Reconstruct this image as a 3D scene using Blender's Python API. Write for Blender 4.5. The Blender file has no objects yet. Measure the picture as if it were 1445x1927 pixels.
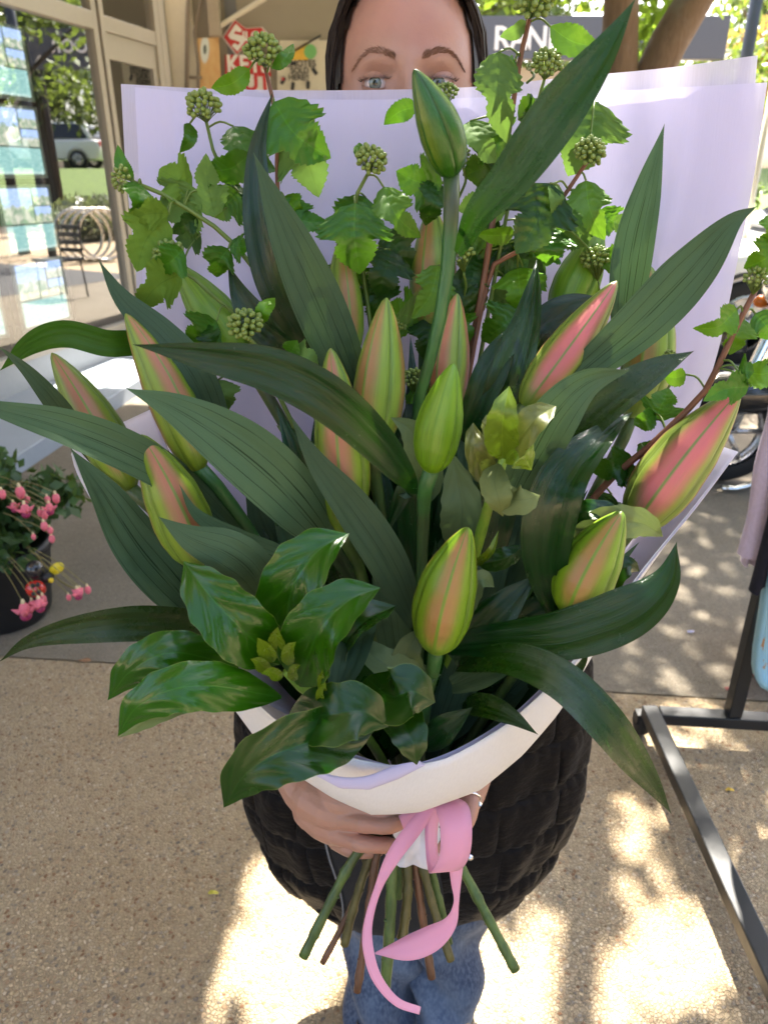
import bpy, bmesh, math, random
import numpy as np
from mathutils import Vector, Matrix, noise

# ------------------------------------------------------------------ camera, sky, sun, exposure
SC = bpy.context.scene
COL = SC.collection
CAM_H, PITCH, FPX = 1.42, math.radians(24.5), 1392.0
CXP, CYP = 722.5, 963.5
cd = bpy.data.cameras.new('camera')
cam = bpy.data.objects.new('camera', cd)
COL.objects.link(cam)
cam.location = (0, 0, CAM_H)
cam.rotation_euler = (math.radians(90) - PITCH, 0, 0)
cd.sensor_fit = 'VERTICAL'
cd.sensor_height = 36.0
cd.sensor_width = 27.0
cd.lens = 36.0 * FPX / 1927.0
cd.clip_start, cd.clip_end = 0.02, 400
cd.dof.use_dof = True
cd.dof.focus_distance = 0.66
cd.dof.aperture_fstop = 9.0
SC.camera = cam

SUNV = Vector((0.15, 0.65, 1.0)).normalized()
world = bpy.data.worlds.new('World')
SC.world = world
world.use_nodes = True
_nt = world.node_tree
_bg = _nt.nodes['Background']
_sky = _nt.nodes.new('ShaderNodeTexSky')
_sky.sky_type = 'NISHITA'
_sky.sun_disc = False
_sky.sun_elevation = math.asin(SUNV.z)
_sky.sun_rotation = math.atan2(SUNV.x, SUNV.y)
_sky.air_density = 0.8
_sky.dust_density = 5.0
_sky.ozone_density = 0.3
_nt.links.new(_sky.outputs[0], _bg.inputs[0])
_bg.inputs[1].default_value = 0.15
sun = bpy.data.lights.new('sun', 'SUN')
sun.energy = 5.0
sun.angle = math.radians(0.53)
sun.color = (1.0, 0.93, 0.80)
suno = bpy.data.objects.new('sun', sun)
COL.objects.link(suno)
suno.rotation_euler = SUNV.to_track_quat('Z', 'Y').to_euler()
suno.location = (3, 6, 10)

SC.view_settings.view_transform = 'Standard'
SC.view_settings.look = 'None'
SC.view_settings.gamma = 1.0
SC.view_settings.exposure = 2.65
SC.view_settings.use_curve_mapping = False
SC.render.engine = 'CYCLES'
SC.cycles.use_denoising = True
SC.cycles.max_bounces = 8
SC.cycles.transparent_max_bounces = 12
SC.cycles.caustics_reflective = False
SC.cycles.caustics_refractive = False

random.seed(7)
RNG = np.random.default_rng(7)

# ------------------------------------------------------------------ helpers
CP, SP = math.cos(PITCH), math.sin(PITCH)
CAMV = Vector((0, 0, CAM_H))

def ray(x, y):
    u = (x - CXP) / FPX
    v = (CYP - y) / FPX
    return Vector((u, CP + v * SP, -SP + v * CP))

def P(x, y, z):
    return CAMV + ray(x, y) * z

def G(x, y, h=0.0):
    r = ray(x, y)
    return CAMV + r * ((h - CAM_H) / r.z)

def zp(y):
    return 0.665 + (y - 130) * (0.135 / 1400.0)

def B(x, y, dz):            # a point of the bouquet: dz metres in front of the back paper
    return P(x, y, zp(y) - dz)

def link(o, parent=None, label=None, cat=None, group=None, kind=None):
    COL.objects.link(o)
    if parent is not None:
        o.parent = parent
    if label: o['label'] = label
    if cat: o['category'] = cat
    if group: o['group'] = group
    if kind: o['kind'] = kind
    return o

def mesh(name, verts, faces, mat, parent=None, uvs=None, smooth=True, mats=None, fmat=None, **kw):
    me = bpy.data.meshes.new(name)
    me.from_pydata([tuple(v) for v in verts], [], [tuple(f) for f in faces])
    if smooth:
        me.polygons.foreach_set('use_smooth', [True] * len(me.polygons))
    if uvs is not None:
        ul = me.uv_layers.new(name='UVMap')
        li = np.zeros(len(me.loops), dtype=np.int32)
        me.loops.foreach_get('vertex_index', li)
        ul.data.foreach_set('uv', np.asarray(uvs, dtype=np.float32)[li].ravel())
    for m in (mats or [mat]):
        me.materials.append(m)
    if fmat is not None:
        me.polygons.foreach_set('material_index', list(fmat))
    me.update()
    o = bpy.data.objects.new(name, me)
    return link(o, parent, **kw)

def empty(name, loc, label, cat, group=None, rz=0.0):
    o = bpy.data.objects.new(name, None)
    o.empty_display_size = 0.05
    o.location = loc
    o.rotation_euler.z = rz
    return link(o, None, label, cat, group)

class MB:
    """collects shapes of one part"""
    def __init__(s):
        s.v, s.f, s.uv = [], [], []
    def add(s, v, f, uv=None):
        n = len(s.v)
        s.v += [Vector(q) for q in v]
        s.f += [tuple(i + n for i in q) for q in f]
        s.uv += list(uv) if uv is not None else [(0.5, 0.5)] * len(v)
        return s
    def box(s, c, size, rot=None):
        hx, hy, hz = size[0] / 2, size[1] / 2, size[2] / 2
        v = [Vector((a * hx, b * hy, d * hz)) for a in (-1, 1) for b in (-1, 1) for d in (-1, 1)]
        if rot is not None:
            v = [rot @ q for q in v]
        v = [q + Vector(c) for q in v]
        f = [(0, 1, 3, 2), (4, 6, 7, 5), (0, 4, 5, 1), (2, 3, 7, 6), (0, 2, 6, 4), (1, 5, 7, 3)]
        return s.add(v, f, [(0, 0)] * 8)
    def tube(s, pts, rad, seg=8, cap=True):
        v, f, uv = tube_geo(pts, rad, seg, cap)
        return s.add(v, f, uv)
    def lathe(s, prof, c=(0, 0, 0), seg=24, rot=None):
        v, f = [], []
        for (r, h) in prof:
            for k in range(seg):
                a = 2 * math.pi * k / seg
                q = Vector((r * math.cos(a), r * math.sin(a), h))
                if rot is not None: q = rot @ q
                v.append(q + Vector(c))
        for i in range(len(prof) - 1):
            for k in range(seg):
                k2 = (k + 1) % seg
                f.append((i * seg + k, i * seg + k2, (i + 1) * seg + k2, (i + 1) * seg + k))
        return s.add(v, f)
    def sphere(s, c, r, nu=10, nv=7, sc=(1, 1, 1), rot=None):
        v, f = [], []
        for i in range(nv + 1):
            a = math.pi * i / nv
            for k in range(nu):
                b = 2 * math.pi * k / nu
                q = Vector((r * sc[0] * math.sin(a) * math.cos(b), r * sc[1] * math.sin(a) * math.sin(b), r * sc[2] * math.cos(a)))
                if rot is not None: q = rot @ q
                v.append(q + Vector(c))
        for i in range(nv):
            for k in range(nu):
                k2 = (k + 1) % nu
                f.append((i * nu + k, (i + 1) * nu + k, (i + 1) * nu + k2, i * nu + k2))
        return s.add(v, f)
    def build(s, name, mat, parent=None, smooth=False, bevel=0, **kw):
        inv = None
        v = s.v
        if parent is not None and kw.pop('local', False) is False:
            inv = world_inv(parent)
            v = [inv @ q for q in v]
        o = mesh(name, v, s.f, mat, parent, s.uv, smooth, **kw)
        if bevel:
            m = o.modifiers.new('bevel', 'BEVEL'); m.width = bevel; m.segments = 2; m.limit_method = 'ANGLE'
        return o

def world_inv(o):
    M = Matrix.Identity(4)
    chain = []
    while o is not None:
        chain.append(o); o = o.parent
    for q in reversed(chain):
        M = M @ (Matrix.Translation(q.location) @ q.rotation_euler.to_matrix().to_4x4() @ Matrix.Diagonal(q.scale).to_4x4())
    return M.inverted()

def to_local(parent, v):
    inv = world_inv(parent)
    return [inv @ Vector(q) for q in v]

def crom(pts, n):
    """Catmull-Rom through pts, n+1 samples evenly in arc length"""
    p = [np.array(q, float) for q in pts]
    if len(p) == 2:
        return [p[0] + (p[1] - p[0]) * i / n for i in range(n + 1)]
    p = [2 * p[0] - p[1]] + p + [2 * p[-1] - p[-2]]
    out = []
    for i in range(1, len(p) - 2):
        for k in range(16):
            t = k / 16.0
            a, b, c, d = p[i - 1], p[i], p[i + 1], p[i + 2]
            out.append(0.5 * (2 * b + (c - a) * t + (2 * a - 5 * b + 4 * c - d) * t * t + (3 * b - a - 3 * c + d) * t ** 3))
    out.append(p[-2])
    out = np.array(out)
    L = np.concatenate([[0], np.cumsum(np.linalg.norm(np.diff(out[:, :3], axis=0), axis=1))])
    s = np.linspace(0, L[-1], n + 1)
    return [np.array([np.interp(q, L, out[:, j]) for j in range(out.shape[1])]) for q in s]

def tube_geo(pts, rad, seg=8, cap=True):
    pts = [Vector(q) for q in pts]
    n = len(pts)
    if not hasattr(rad, '__len__'):
        rad = [rad] * n
    v, f, uv = [], [], []
    ref = None
    L = 0
    for i, c in enumerate(pts):
        t = (pts[min(i + 1, n - 1)] - pts[max(i - 1, 0)])
        if t.length < 1e-9: t = Vector((0, 0, 1))
        t.normalize()
        if ref is None:
            ref = t.orthogonal().normalized()
        ref = (ref - t * ref.dot(t))
        if ref.length < 1e-6: ref = t.orthogonal()
        ref.normalize()
        b = t.cross(ref)
        if i: L += (c - pts[i - 1]).length
        for k in range(seg):
            a = 2 * math.pi * k / seg
            v.append(c + (ref * math.cos(a) + b * math.sin(a)) * rad[i])
            uv.append((k / seg, L))
    for i in range(n - 1):
        for k in range(seg):
            k2 = (k + 1) % seg
            f.append((i * seg + k, i * seg + k2, (i + 1) * seg + k2, (i + 1) * seg + k))
    if cap:
        f.append(tuple(reversed(range(seg))))
        f.append(tuple(range((n - 1) * seg, n * seg)))
    return v, f, uv

def sstep(a, b, x):
    t = np.clip((x - a) / (b - a), 0, 1)
    return t * t * (3 - 2 * t)

# ------------------------------------------------------------------ materials
class NT:
    def __init__(s, name):
        s.m = bpy.data.materials.new(name)
        s.m.use_nodes = True
        s.t = s.m.node_tree
        s.b = s.t.nodes['Principled BSDF']
        s.out = s.t.nodes['Material Output']
    def n(s, typ, **kw):
        q = s.t.nodes.new('ShaderNode' + typ)
        for k, val in kw.items():
            if k.startswith('i_'):
                q.inputs[k[2:].replace('_', ' ')].default_value = val
            else:
                setattr(q, k, val)
        return q
    def l(s, a, b):
        s.t.links.new(a, b)
    def val(s, x):
        if isinstance(x, (int, float)):
            q = s.n('Value'); q.outputs[0].default_value = x
            return q.outputs[0]
        return x
    def math(s, op, a, b=None, c=None, clamp=False):
        q = s.n('Math', operation=op, use_clamp=clamp)
        for i, x in enumerate((a, b, c)):
            if x is None: continue
            if isinstance(x, (int, float)): q.inputs[i].default_value = x
            else: s.l(x, q.inputs[i])
        return q.outputs[0]
    def mix(s, fac, a, b, typ='MIX'):
        q = s.n('Mix', data_type='RGBA', blend_type=typ)
        for sock, x in ((q.inputs[0], fac), (q.inputs[6], a), (q.inputs[7], b)):
            if isinstance(x, (int, float)): sock.default_value = x
            elif isinstance(x, (tuple, list)): sock.default_value = (*x[:3], 1)
            else: s.l(x, sock)
        return q.outputs[2]
    def ramp(s, fac, stops, interp='LINEAR'):
        q = s.n('ValToRGB')
        cr = q.color_ramp
        cr.interpolation = interp
        while len(cr.elements) < len(stops): cr.elements.new(0.5)
        for e, (p, c) in zip(cr.elements, stops):
            e.position = p
            e.color = (*(c if hasattr(c, '__len__') else (c, c, c)), 1)
        s.l(fac, q.inputs[0])
        return q.outputs[0]
    def maprange(s, x, a, b, c=0.0, d=1.0):
        q = s.n('MapRange', interpolation_type='SMOOTHSTEP')
        s.l(x, q.inputs[0])
        for i, y in enumerate((a, b, c, d)): q.inputs[i + 1].default_value = y
        return q.outputs[0]
    def noise(s, vec=None, scale=5, detail=3, rough=0.5, dim='3D'):
        q = s.n('TexNoise', noise_dimensions=dim)
        q.inputs['Scale'].default_value = scale
        q.inputs['Detail'].default_value = detail
        q.inputs['Roughness'].default_value = rough
        if vec is not None: s.l(vec, q.inputs['Vector'])
        return q.outputs[0]
    def voro(s, vec=None, scale=5, feature='F1', out=0, rnd=1.0):
        q = s.n('TexVoronoi', feature=feature)
        q.inputs['Scale'].default_value = scale
        q.inputs['Randomness'].default_value = rnd
        if vec is not None: s.l(vec, q.inputs['Vector'])
        return q.outputs[out]
    def mapping(s, vec, scale=(1, 1, 1), loc=(0, 0, 0), rot=(0, 0, 0)):
        q = s.n('Mapping')
        s.l(vec, q.inputs[0])
        q.inputs['Scale'].default_value = scale
        q.inputs['Location'].default_value = loc
        q.inputs['Rotation'].default_value = rot
        return q.outputs[0]
    def coord(s, which='Object'):
        return s.n('TexCoord').outputs[which]
    def rnd(s):
        return s.n('ObjectInfo').outputs['Random']
    def bump(s, h, strength=0.3, dist=0.01):
        q = s.n('Bump')
        q.inputs['Strength'].default_value = strength
        q.inputs['Distance'].default_value = dist
        s.l(h, q.inputs['Height'])
        s.l(q.outputs[0], s.b.inputs['Normal'])
        return q.outputs[0]
    def set(s, **kw):
        for k, v in kw.items():
            sock = s.b.inputs[k.replace('_', ' ')]
            if isinstance(v, (int, float)): sock.default_value = v
            elif isinstance(v, (tuple, list)): sock.default_value = (*v[:3], 1)
            else: s.l(v, sock)
        return s
    def translucent(s, col, fac):
        tr = s.n('BsdfTranslucent')
        if isinstance(col, (tuple, list)): tr.inputs[0].default_value = (*col, 1)
        else: s.l(col, tr.inputs[0])
        mx = s.n('MixShader')
        if isinstance(fac, (int, float)): mx.inputs[0].default_value = fac
        else: s.l(fac, mx.inputs[0])
        s.l(s.b.outputs[0], mx.inputs[1]); s.l(tr.outputs[0], mx.inputs[2])
        s.l(mx.outputs[0], s.out.inputs[0])
        return mx

def flat(name, col, rough=0.6, metal=0.0, var=0.08, scale=30, bump=0.0, coat=0.0, spec=0.5):
    t = NT(name)
    c = t.coord()
    nz = t.noise(c, scale, 4, 0.6)
    dark = tuple(max(0, q * (1 - var * 2)) for q in col)
    lite = tuple(min(1, q * (1 + var * 2)) for q in col)
    t.set(Base_Color=t.mix(nz, dark, lite), Metallic=metal, Coat_Weight=coat)
    t.b.inputs['Specular IOR Level'].default_value = spec
    t.set(Roughness=t.maprange(nz, 0.2, 0.8, max(0.02, rough - 0.07), min(1, rough + 0.07)))
    if bump: t.bump(nz, bump, 0.004)
    return t.m
# ------------------------------------------------------------------ plant, paper and cloth materials
def lily_leaf_mat(name, top, under, vein, gloss=0.25):
    t = NT(name)
    uv = t.coord('UV')
    sep = t.n('SeparateXYZ'); t.l(uv, sep.inputs[0])
    u, v = sep.outputs[0], sep.outputs[1]
    back = t.n('NewGeometry').outputs['Backfacing']
    rnd = t.rnd()
    long = t.mapping(uv, (26, 1.2, 1))
    streak = t.noise(long, 3.0, 3, 0.6)
    blot = t.noise(t.coord(), 22, 3, 0.6)
    # parallel veins bend with the blade
    w = t.math('ADD', t.math('MULTIPLY', u, 5.0), t.math('MULTIPLY', t.noise(t.mapping(uv, (2.5, 1.2, 1)), 1.6, 2), 0.55))
    fr = t.math('ABSOLUTE', t.math('SUBTRACT', t.math('FRACT', w), 0.5))
    line = t.maprange(fr, 0.008, 0.04, 1.0, 0.0)
    mid = t.maprange(t.math('ABSOLUTE', t.math('SUBTRACT', u, 0.5)), 0.0, 0.02, 1.0, 0.0)
    vv = t.math('MULTIPLY', t.math('ADD', line, mid, clamp=True), t.maprange(v, 0.02, 0.3))
    brk = t.maprange(t.noise(t.mapping(uv, (7, 2.5, 1)), 2.0, 2), 0.30, 0.52, 0.15, 1)
    tcol = t.mix(streak, tuple(q * 0.65 for q in top), tuple(min(1, q * 1.4) for q in top))
    tcol = t.mix(t.math('MULTIPLY', line, 0.35), tcol, tuple(q * 1.7 for q in top))
    ucol = t.mix(streak, tuple(q * 0.87 for q in under), tuple(q * 1.13 for q in under))
    ucol = t.mix(t.math('MULTIPLY', t.math('MULTIPLY', vv, brk), t.maprange(rnd, 0, 1, 0.6, 1.0)), ucol, vein)
    ucol = t.mix(t.maprange(blot, 0.62, 0.72, 0, 0.35), ucol, tuple(q * 0.6 for q in under))
    col = t.mix(back, tcol, ucol)
    hs = t.n('HueSaturation'); t.l(col, hs.inputs['Color'])
    t.l(t.math('ADD', 0.75, t.math('MULTIPLY', rnd, 0.5)), hs.inputs['Value'])
    t.l(t.math('ADD', 0.487, t.math('MULTIPLY', rnd, 0.02)), hs.inputs['Hue'])
    ro = t.math('ADD', t.math('MULTIPLY', back, 0.22), t.maprange(t.noise(t.coord(), 60, 4, 0.7), 0.3, 0.75, gloss - 0.07, gloss + 0.16))
    t.set(Base_Color=hs.outputs[0], Roughness=ro, Specular_IOR_Level=t.maprange(back, 0, 1, 0.46, 0.12))
    h = t.math('ADD', t.math('MULTIPLY', line, -0.7), t.math('MULTIPLY', streak, 0.9))
    h = t.math('ADD', h, t.math('MULTIPLY', t.noise(t.coord(), 220, 2), 0.25))
    t.bump(h, 0.35, 0.0015)
    t.translucent(t.mix(0.25, hs.outputs[0], (0.20, 0.42, 0.03)), 0.10)
    return t.m

M_LILY = lily_leaf_mat('lily_leaf', (0.0045, 0.038, 0.0012), (0.060, 0.108, 0.054), (0.006, 0.018, 0.005))
M_LILYB = lily_leaf_mat('lily_leaf_blue', (0.003, 0.030, 0.004), (0.056, 0.104, 0.062), (0.006, 0.016, 0.006), 0.14)
M_LILYG = lily_leaf_mat('lily_leaf_green', (0.022, 0.100, 0.004), (0.06, 0.14, 0.03), (0.03, 0.07, 0.02), 0.38)
M_LILYG.node_tree.nodes['Mix Shader'].inputs[0].default_value = 0.42

def bud_mat(name, green, tipg, pinkc, pink, gloss=0.36, wide=0.37):
    t = NT(name)
    uv = t.coord('UV')
    sep = t.n('SeparateXYZ'); t.l(uv, sep.inputs[0])
    u, v = sep.outputs[0], sep.outputs[1]
    s = t.math('ABSOLUTE', t.math('SUBTRACT', t.math('FRACT', u), 0.5))      # 0 on a tepal's rib, 0.5 at the seam
    streak = t.noise(t.mapping(uv, (42, 1.6, 1)), 2.2, 4, 0.65)
    fine = t.noise(t.mapping(uv, (150, 5, 1)), 2.0, 3, 0.6)
    big = t.noise(t.coord(), 30, 2)
    sj = t.math('ADD', s, t.math('MULTIPLY', t.math('SUBTRACT', streak, 0.5), 0.22))
    band = t.math('MULTIPLY', t.maprange(s, 0.0, 0.05), t.maprange(sj, 0.03, wide, 1, 0))
    along = t.math('MULTIPLY', t.maprange(v, 0.02, 0.32), t.maprange(v, 0.93, 1.0, 1.0, 0.25))
    pk = t.math('MULTIPLY', t.math('MULTIPLY', band, along), t.maprange(t.math('ADD', streak, t.math('MULTIPLY', big, 0.6)), 0.45, 0.95, 0.4, 1.15))
    pk = t.math('MULTIPLY', pk, pink, clamp=True)
    g = t.mix(t.maprange(streak, .3, .7), tuple(q * 0.6 for q in green), tuple(min(1, q * 1.3) for q in green))
    g = t.mix(t.maprange(v, 0.75, 1.0), g, tipg)
    g = t.mix(t.math('MULTIPLY', t.maprange(s, 0.44, 0.5), 0.45), g, tuple(q * 0.5 for q in green))
    yel = t.mix(t.math('MULTIPLY', t.maprange(s, 0.2, 0.33, 0, 1), t.maprange(s, 0.33, 0.45, 1, 0)), g, tuple(min(1, q * k) for q, k in zip(green, (1.2, 1.1, 0.9))))
    tan = tuple(g_ * .55 + p_ * .40 for g_, p_ in zip(green, pinkc))
    yel = t.mix(t.maprange(pk, 0.0, 0.5), yel, tan)
    col = t.mix(t.math('MULTIPLY', t.maprange(pk, 0.1, 1.15), 0.85), yel, t.mix(fine, tuple(q * 0.82 for q in pinkc), tuple(min(1, q * 1.15) for q in pinkc)))
    rib = t.maprange(s, 0.004, 0.034, 1, 0)
    col = t.mix(t.math('MULTIPLY', rib, 0.65), col, tuple(q * k for q, k in zip(green, (0.85, 0.8, 1.3))))
    t.set(Base_Color=col, Roughness=t.maprange(fine, 0.3, 0.7, gloss - 0.05, gloss + 0.12), Subsurface_Weight=0.08)
    t.b.inputs['Subsurface Radius'].default_value = (0.3, 0.4, 0.1)
    t.b.inputs['Subsurface Scale'].default_value = 0.006
    t.bump(t.math('ADD', t.math('MULTIPLY', streak, 1.0), t.math('MULTIPLY', t.noise(t.coord(), 500, 2), 0.35)), 0.22, 0.0012)
    return t.m

YG = (0.235, 0.360, 0.055)
BM = dict(
    dark=bud_mat('bud_dark_green', (0.020, 0.098, 0.004), (0.014, 0.06, 0.006), (0.17, 0.23, 0.02), 0.5, 0.24),
    green=bud_mat('bud_green', (0.125, 0.270, 0.007), (0.12, 0.26, 0.02), (0.34, 0.42, 0.06), 0.25),
    lime=bud_mat('bud_lime', (0.170, 0.285, 0.034), (0.09, 0.17, 0.02), (0.38, 0.150, 0.075), 0.8),
    orange=bud_mat('bud_blush', (0.150, 0.245, 0.022), (0.11, 0.19, 0.03), (0.38, 0.125, 0.080), 0.95),
    pink=bud_mat('bud_pink', (0.165, 0.235, 0.035), (0.15, 0.25, 0.06), (0.58, 0.125, 0.150), 1.25, wide=0.44),
    rust=bud_mat('bud_rust', (0.20, 0.30, 0.05), (0.08, 0.17, 0.05), (0.50, 0.16, 0.11), 1.2),
    blush=bud_mat('bud_faint_blush', (0.130, 0.245, 0.009), (0.09, 0.18, 0.012), (0.36, 0.135, 0.055), 0.78),
)

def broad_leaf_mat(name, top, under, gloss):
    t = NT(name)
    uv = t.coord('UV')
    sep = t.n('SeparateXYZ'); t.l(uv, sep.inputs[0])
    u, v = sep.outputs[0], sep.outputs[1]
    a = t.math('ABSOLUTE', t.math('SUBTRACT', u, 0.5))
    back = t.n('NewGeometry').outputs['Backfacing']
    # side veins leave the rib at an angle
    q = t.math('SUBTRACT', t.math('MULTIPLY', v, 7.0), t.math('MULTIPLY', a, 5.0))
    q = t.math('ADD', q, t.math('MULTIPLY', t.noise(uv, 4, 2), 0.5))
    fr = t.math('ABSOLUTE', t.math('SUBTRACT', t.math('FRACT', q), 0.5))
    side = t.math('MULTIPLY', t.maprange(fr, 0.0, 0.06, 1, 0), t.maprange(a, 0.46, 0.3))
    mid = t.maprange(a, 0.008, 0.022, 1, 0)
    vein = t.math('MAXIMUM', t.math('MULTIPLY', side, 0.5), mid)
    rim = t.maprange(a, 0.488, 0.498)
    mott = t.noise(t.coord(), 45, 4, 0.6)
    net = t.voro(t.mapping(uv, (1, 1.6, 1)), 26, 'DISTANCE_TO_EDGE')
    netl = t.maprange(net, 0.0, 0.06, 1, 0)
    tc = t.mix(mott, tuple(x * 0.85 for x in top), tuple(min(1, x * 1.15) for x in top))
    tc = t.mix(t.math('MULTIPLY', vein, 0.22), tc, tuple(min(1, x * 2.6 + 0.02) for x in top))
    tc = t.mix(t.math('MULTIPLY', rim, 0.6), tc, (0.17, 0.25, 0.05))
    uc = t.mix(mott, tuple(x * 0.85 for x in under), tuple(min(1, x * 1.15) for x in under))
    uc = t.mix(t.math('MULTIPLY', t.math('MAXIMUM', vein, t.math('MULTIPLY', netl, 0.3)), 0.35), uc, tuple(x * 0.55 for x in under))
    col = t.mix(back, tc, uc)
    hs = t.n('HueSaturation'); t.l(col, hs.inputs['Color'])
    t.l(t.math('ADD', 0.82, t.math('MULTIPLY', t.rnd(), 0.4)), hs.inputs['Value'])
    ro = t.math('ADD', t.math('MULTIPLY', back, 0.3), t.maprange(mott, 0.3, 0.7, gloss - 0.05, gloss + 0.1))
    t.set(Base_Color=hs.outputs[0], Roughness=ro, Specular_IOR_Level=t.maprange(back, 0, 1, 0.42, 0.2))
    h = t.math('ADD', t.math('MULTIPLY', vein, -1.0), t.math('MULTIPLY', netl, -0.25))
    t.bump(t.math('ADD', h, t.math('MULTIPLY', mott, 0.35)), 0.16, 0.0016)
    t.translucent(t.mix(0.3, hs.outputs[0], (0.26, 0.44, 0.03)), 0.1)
    return t.m

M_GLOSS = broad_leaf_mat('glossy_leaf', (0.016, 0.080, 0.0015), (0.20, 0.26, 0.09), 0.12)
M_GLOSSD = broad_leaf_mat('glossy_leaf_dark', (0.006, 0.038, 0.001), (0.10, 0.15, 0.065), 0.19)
M_YOUNG = broad_leaf_mat('young_leaf', (0.105, 0.175, 0.008), (0.12, 0.17, 0.03), 0.24)
M_BRONZE = broad_leaf_mat('bronze_leaf', (0.090, 0.105, 0.020), (0.105, 0.130, 0.042), 0.30)
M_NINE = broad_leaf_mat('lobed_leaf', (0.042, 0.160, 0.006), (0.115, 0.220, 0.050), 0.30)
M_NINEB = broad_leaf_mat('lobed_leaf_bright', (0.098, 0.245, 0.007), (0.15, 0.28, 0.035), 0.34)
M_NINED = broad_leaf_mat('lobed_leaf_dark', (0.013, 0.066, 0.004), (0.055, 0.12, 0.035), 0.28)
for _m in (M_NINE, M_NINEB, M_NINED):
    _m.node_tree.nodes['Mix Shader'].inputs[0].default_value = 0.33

M_CLUST = flat('flower_bud', (0.17, 0.235, 0.045), 0.45, var=0.16, scale=180)
M_TWIGG = flat('green_twig', (0.11, 0.175, 0.025), 0.45, var=0.12)
M_TWIGR = flat('red_twig', (0.17, 0.070, 0.038), 0.5, var=0.15, scale=60, bump=0.2)

def stem_mat(name, a, b):
    t = NT(name)
    c = t.coord()
    m1 = t.noise(t.mapping(c, (1, 1, 0.3)), 55, 4, 0.65)
    m2 = t.noise(c, 14, 2)
    col = t.mix(t.maprange(m1, 0.35, 0.7), a, b)
    col = t.mix(t.maprange(m2, 0.5, 0.75, 0, 0.7), col, (0.055, 0.035, 0.02))
    t.set(Base_Color=col, Roughness=0.42)
    t.bump(m1, 0.6, 0.003)
    return t.m
M_STEMG = stem_mat('lily_stem', (0.035, 0.075, 0.014), (0.085, 0.145, 0.030))
M_STEMGB = stem_mat('bright_stem', (0.130, 0.250, 0.020), (0.20, 0.33, 0.035))
M_STEMD = stem_mat('deep_green_stem', (0.030, 0.110, 0.025), (0.055, 0.16, 0.035))
M_STEMB = stem_mat('woody_stem', (0.085, 0.038, 0.020), (0.16, 0.078, 0.042))
M_STEMO = stem_mat('olive_stem', (0.055, 0.055, 0.014), (0.11, 0.10, 0.03))

def paper_mat(name, col, trans, clear=0.0, fibre=0.0, tcol=None):
    t = NT(name)
    uv = t.coord('UV')
    fb = t.noise(t.mapping(uv, (260, 14, 1)), 1.5, 4, 0.7)
    cl = t.noise(t.coord(), 9, 3)
    c2 = tuple(q * 0.93 for q in col)
    t.set(Base_Color=t.mix(t.maprange(fb, 0.3, 0.7), c2, col), Roughness=0.75)
    t.b.inputs['Specular IOR Level'].default_value = 0.2
    t.bump(t.math('ADD', fb, t.math('MULTIPLY', cl, 5)), 0.16, 0.003)
    mx = t.translucent(tcol or col, trans)
    if clear:
        tp = t.n('BsdfTransparent'); m2 = t.n('MixShader')
        t.l(t.maprange(fb, 0.35, 0.75, clear * 0.4, clear), m2.inputs[0])
        t.l(mx.outputs[0], m2.inputs[1]); t.l(tp.outputs[0], m2.inputs[2])
        t.l(m2.outputs[0], t.out.inputs[0])
    return t.m
M_LILAC = paper_mat('lilac_paper', (0.755, 0.725, 0.91), 0.45, 0.18)
M_LILAC2 = paper_mat('lilac_paper_front', (0.755, 0.725, 0.92), 0.45, 0.05)
M_WHITE = paper_mat('white_wrap', (0.87, 0.87, 0.88), 0.25, 0.0)
M_TISSUE = paper_mat('white_tissue', (0.85, 0.84, 0.86), 0.3, 0.0)

def ribbon_mat():
    t = NT('pink_ribbon')
    uv = t.coord('UV')
    w = t.n('TexWave', wave_type='BANDS', bands_direction='Y')
    w.inputs['Scale'].default_value = 240
    t.l(uv, w.inputs['Vector'])
    t.set(Base_Color=t.mix(w.outputs[1], (0.84, 0.36, 0.53), (0.93, 0.47, 0.63)), Roughness=0.32, Sheen_Weight=0.3)
    t.bump(w.outputs[1], 0.3, 0.0006)
    t.translucent((0.85, 0.33, 0.50), 0.25)
    return t.m
M_RIBBON = ribbon_mat()
M_METAL = flat('silver', (0.80, 0.80, 0.82), 0.16, metal=1.0, var=0.02)
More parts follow.
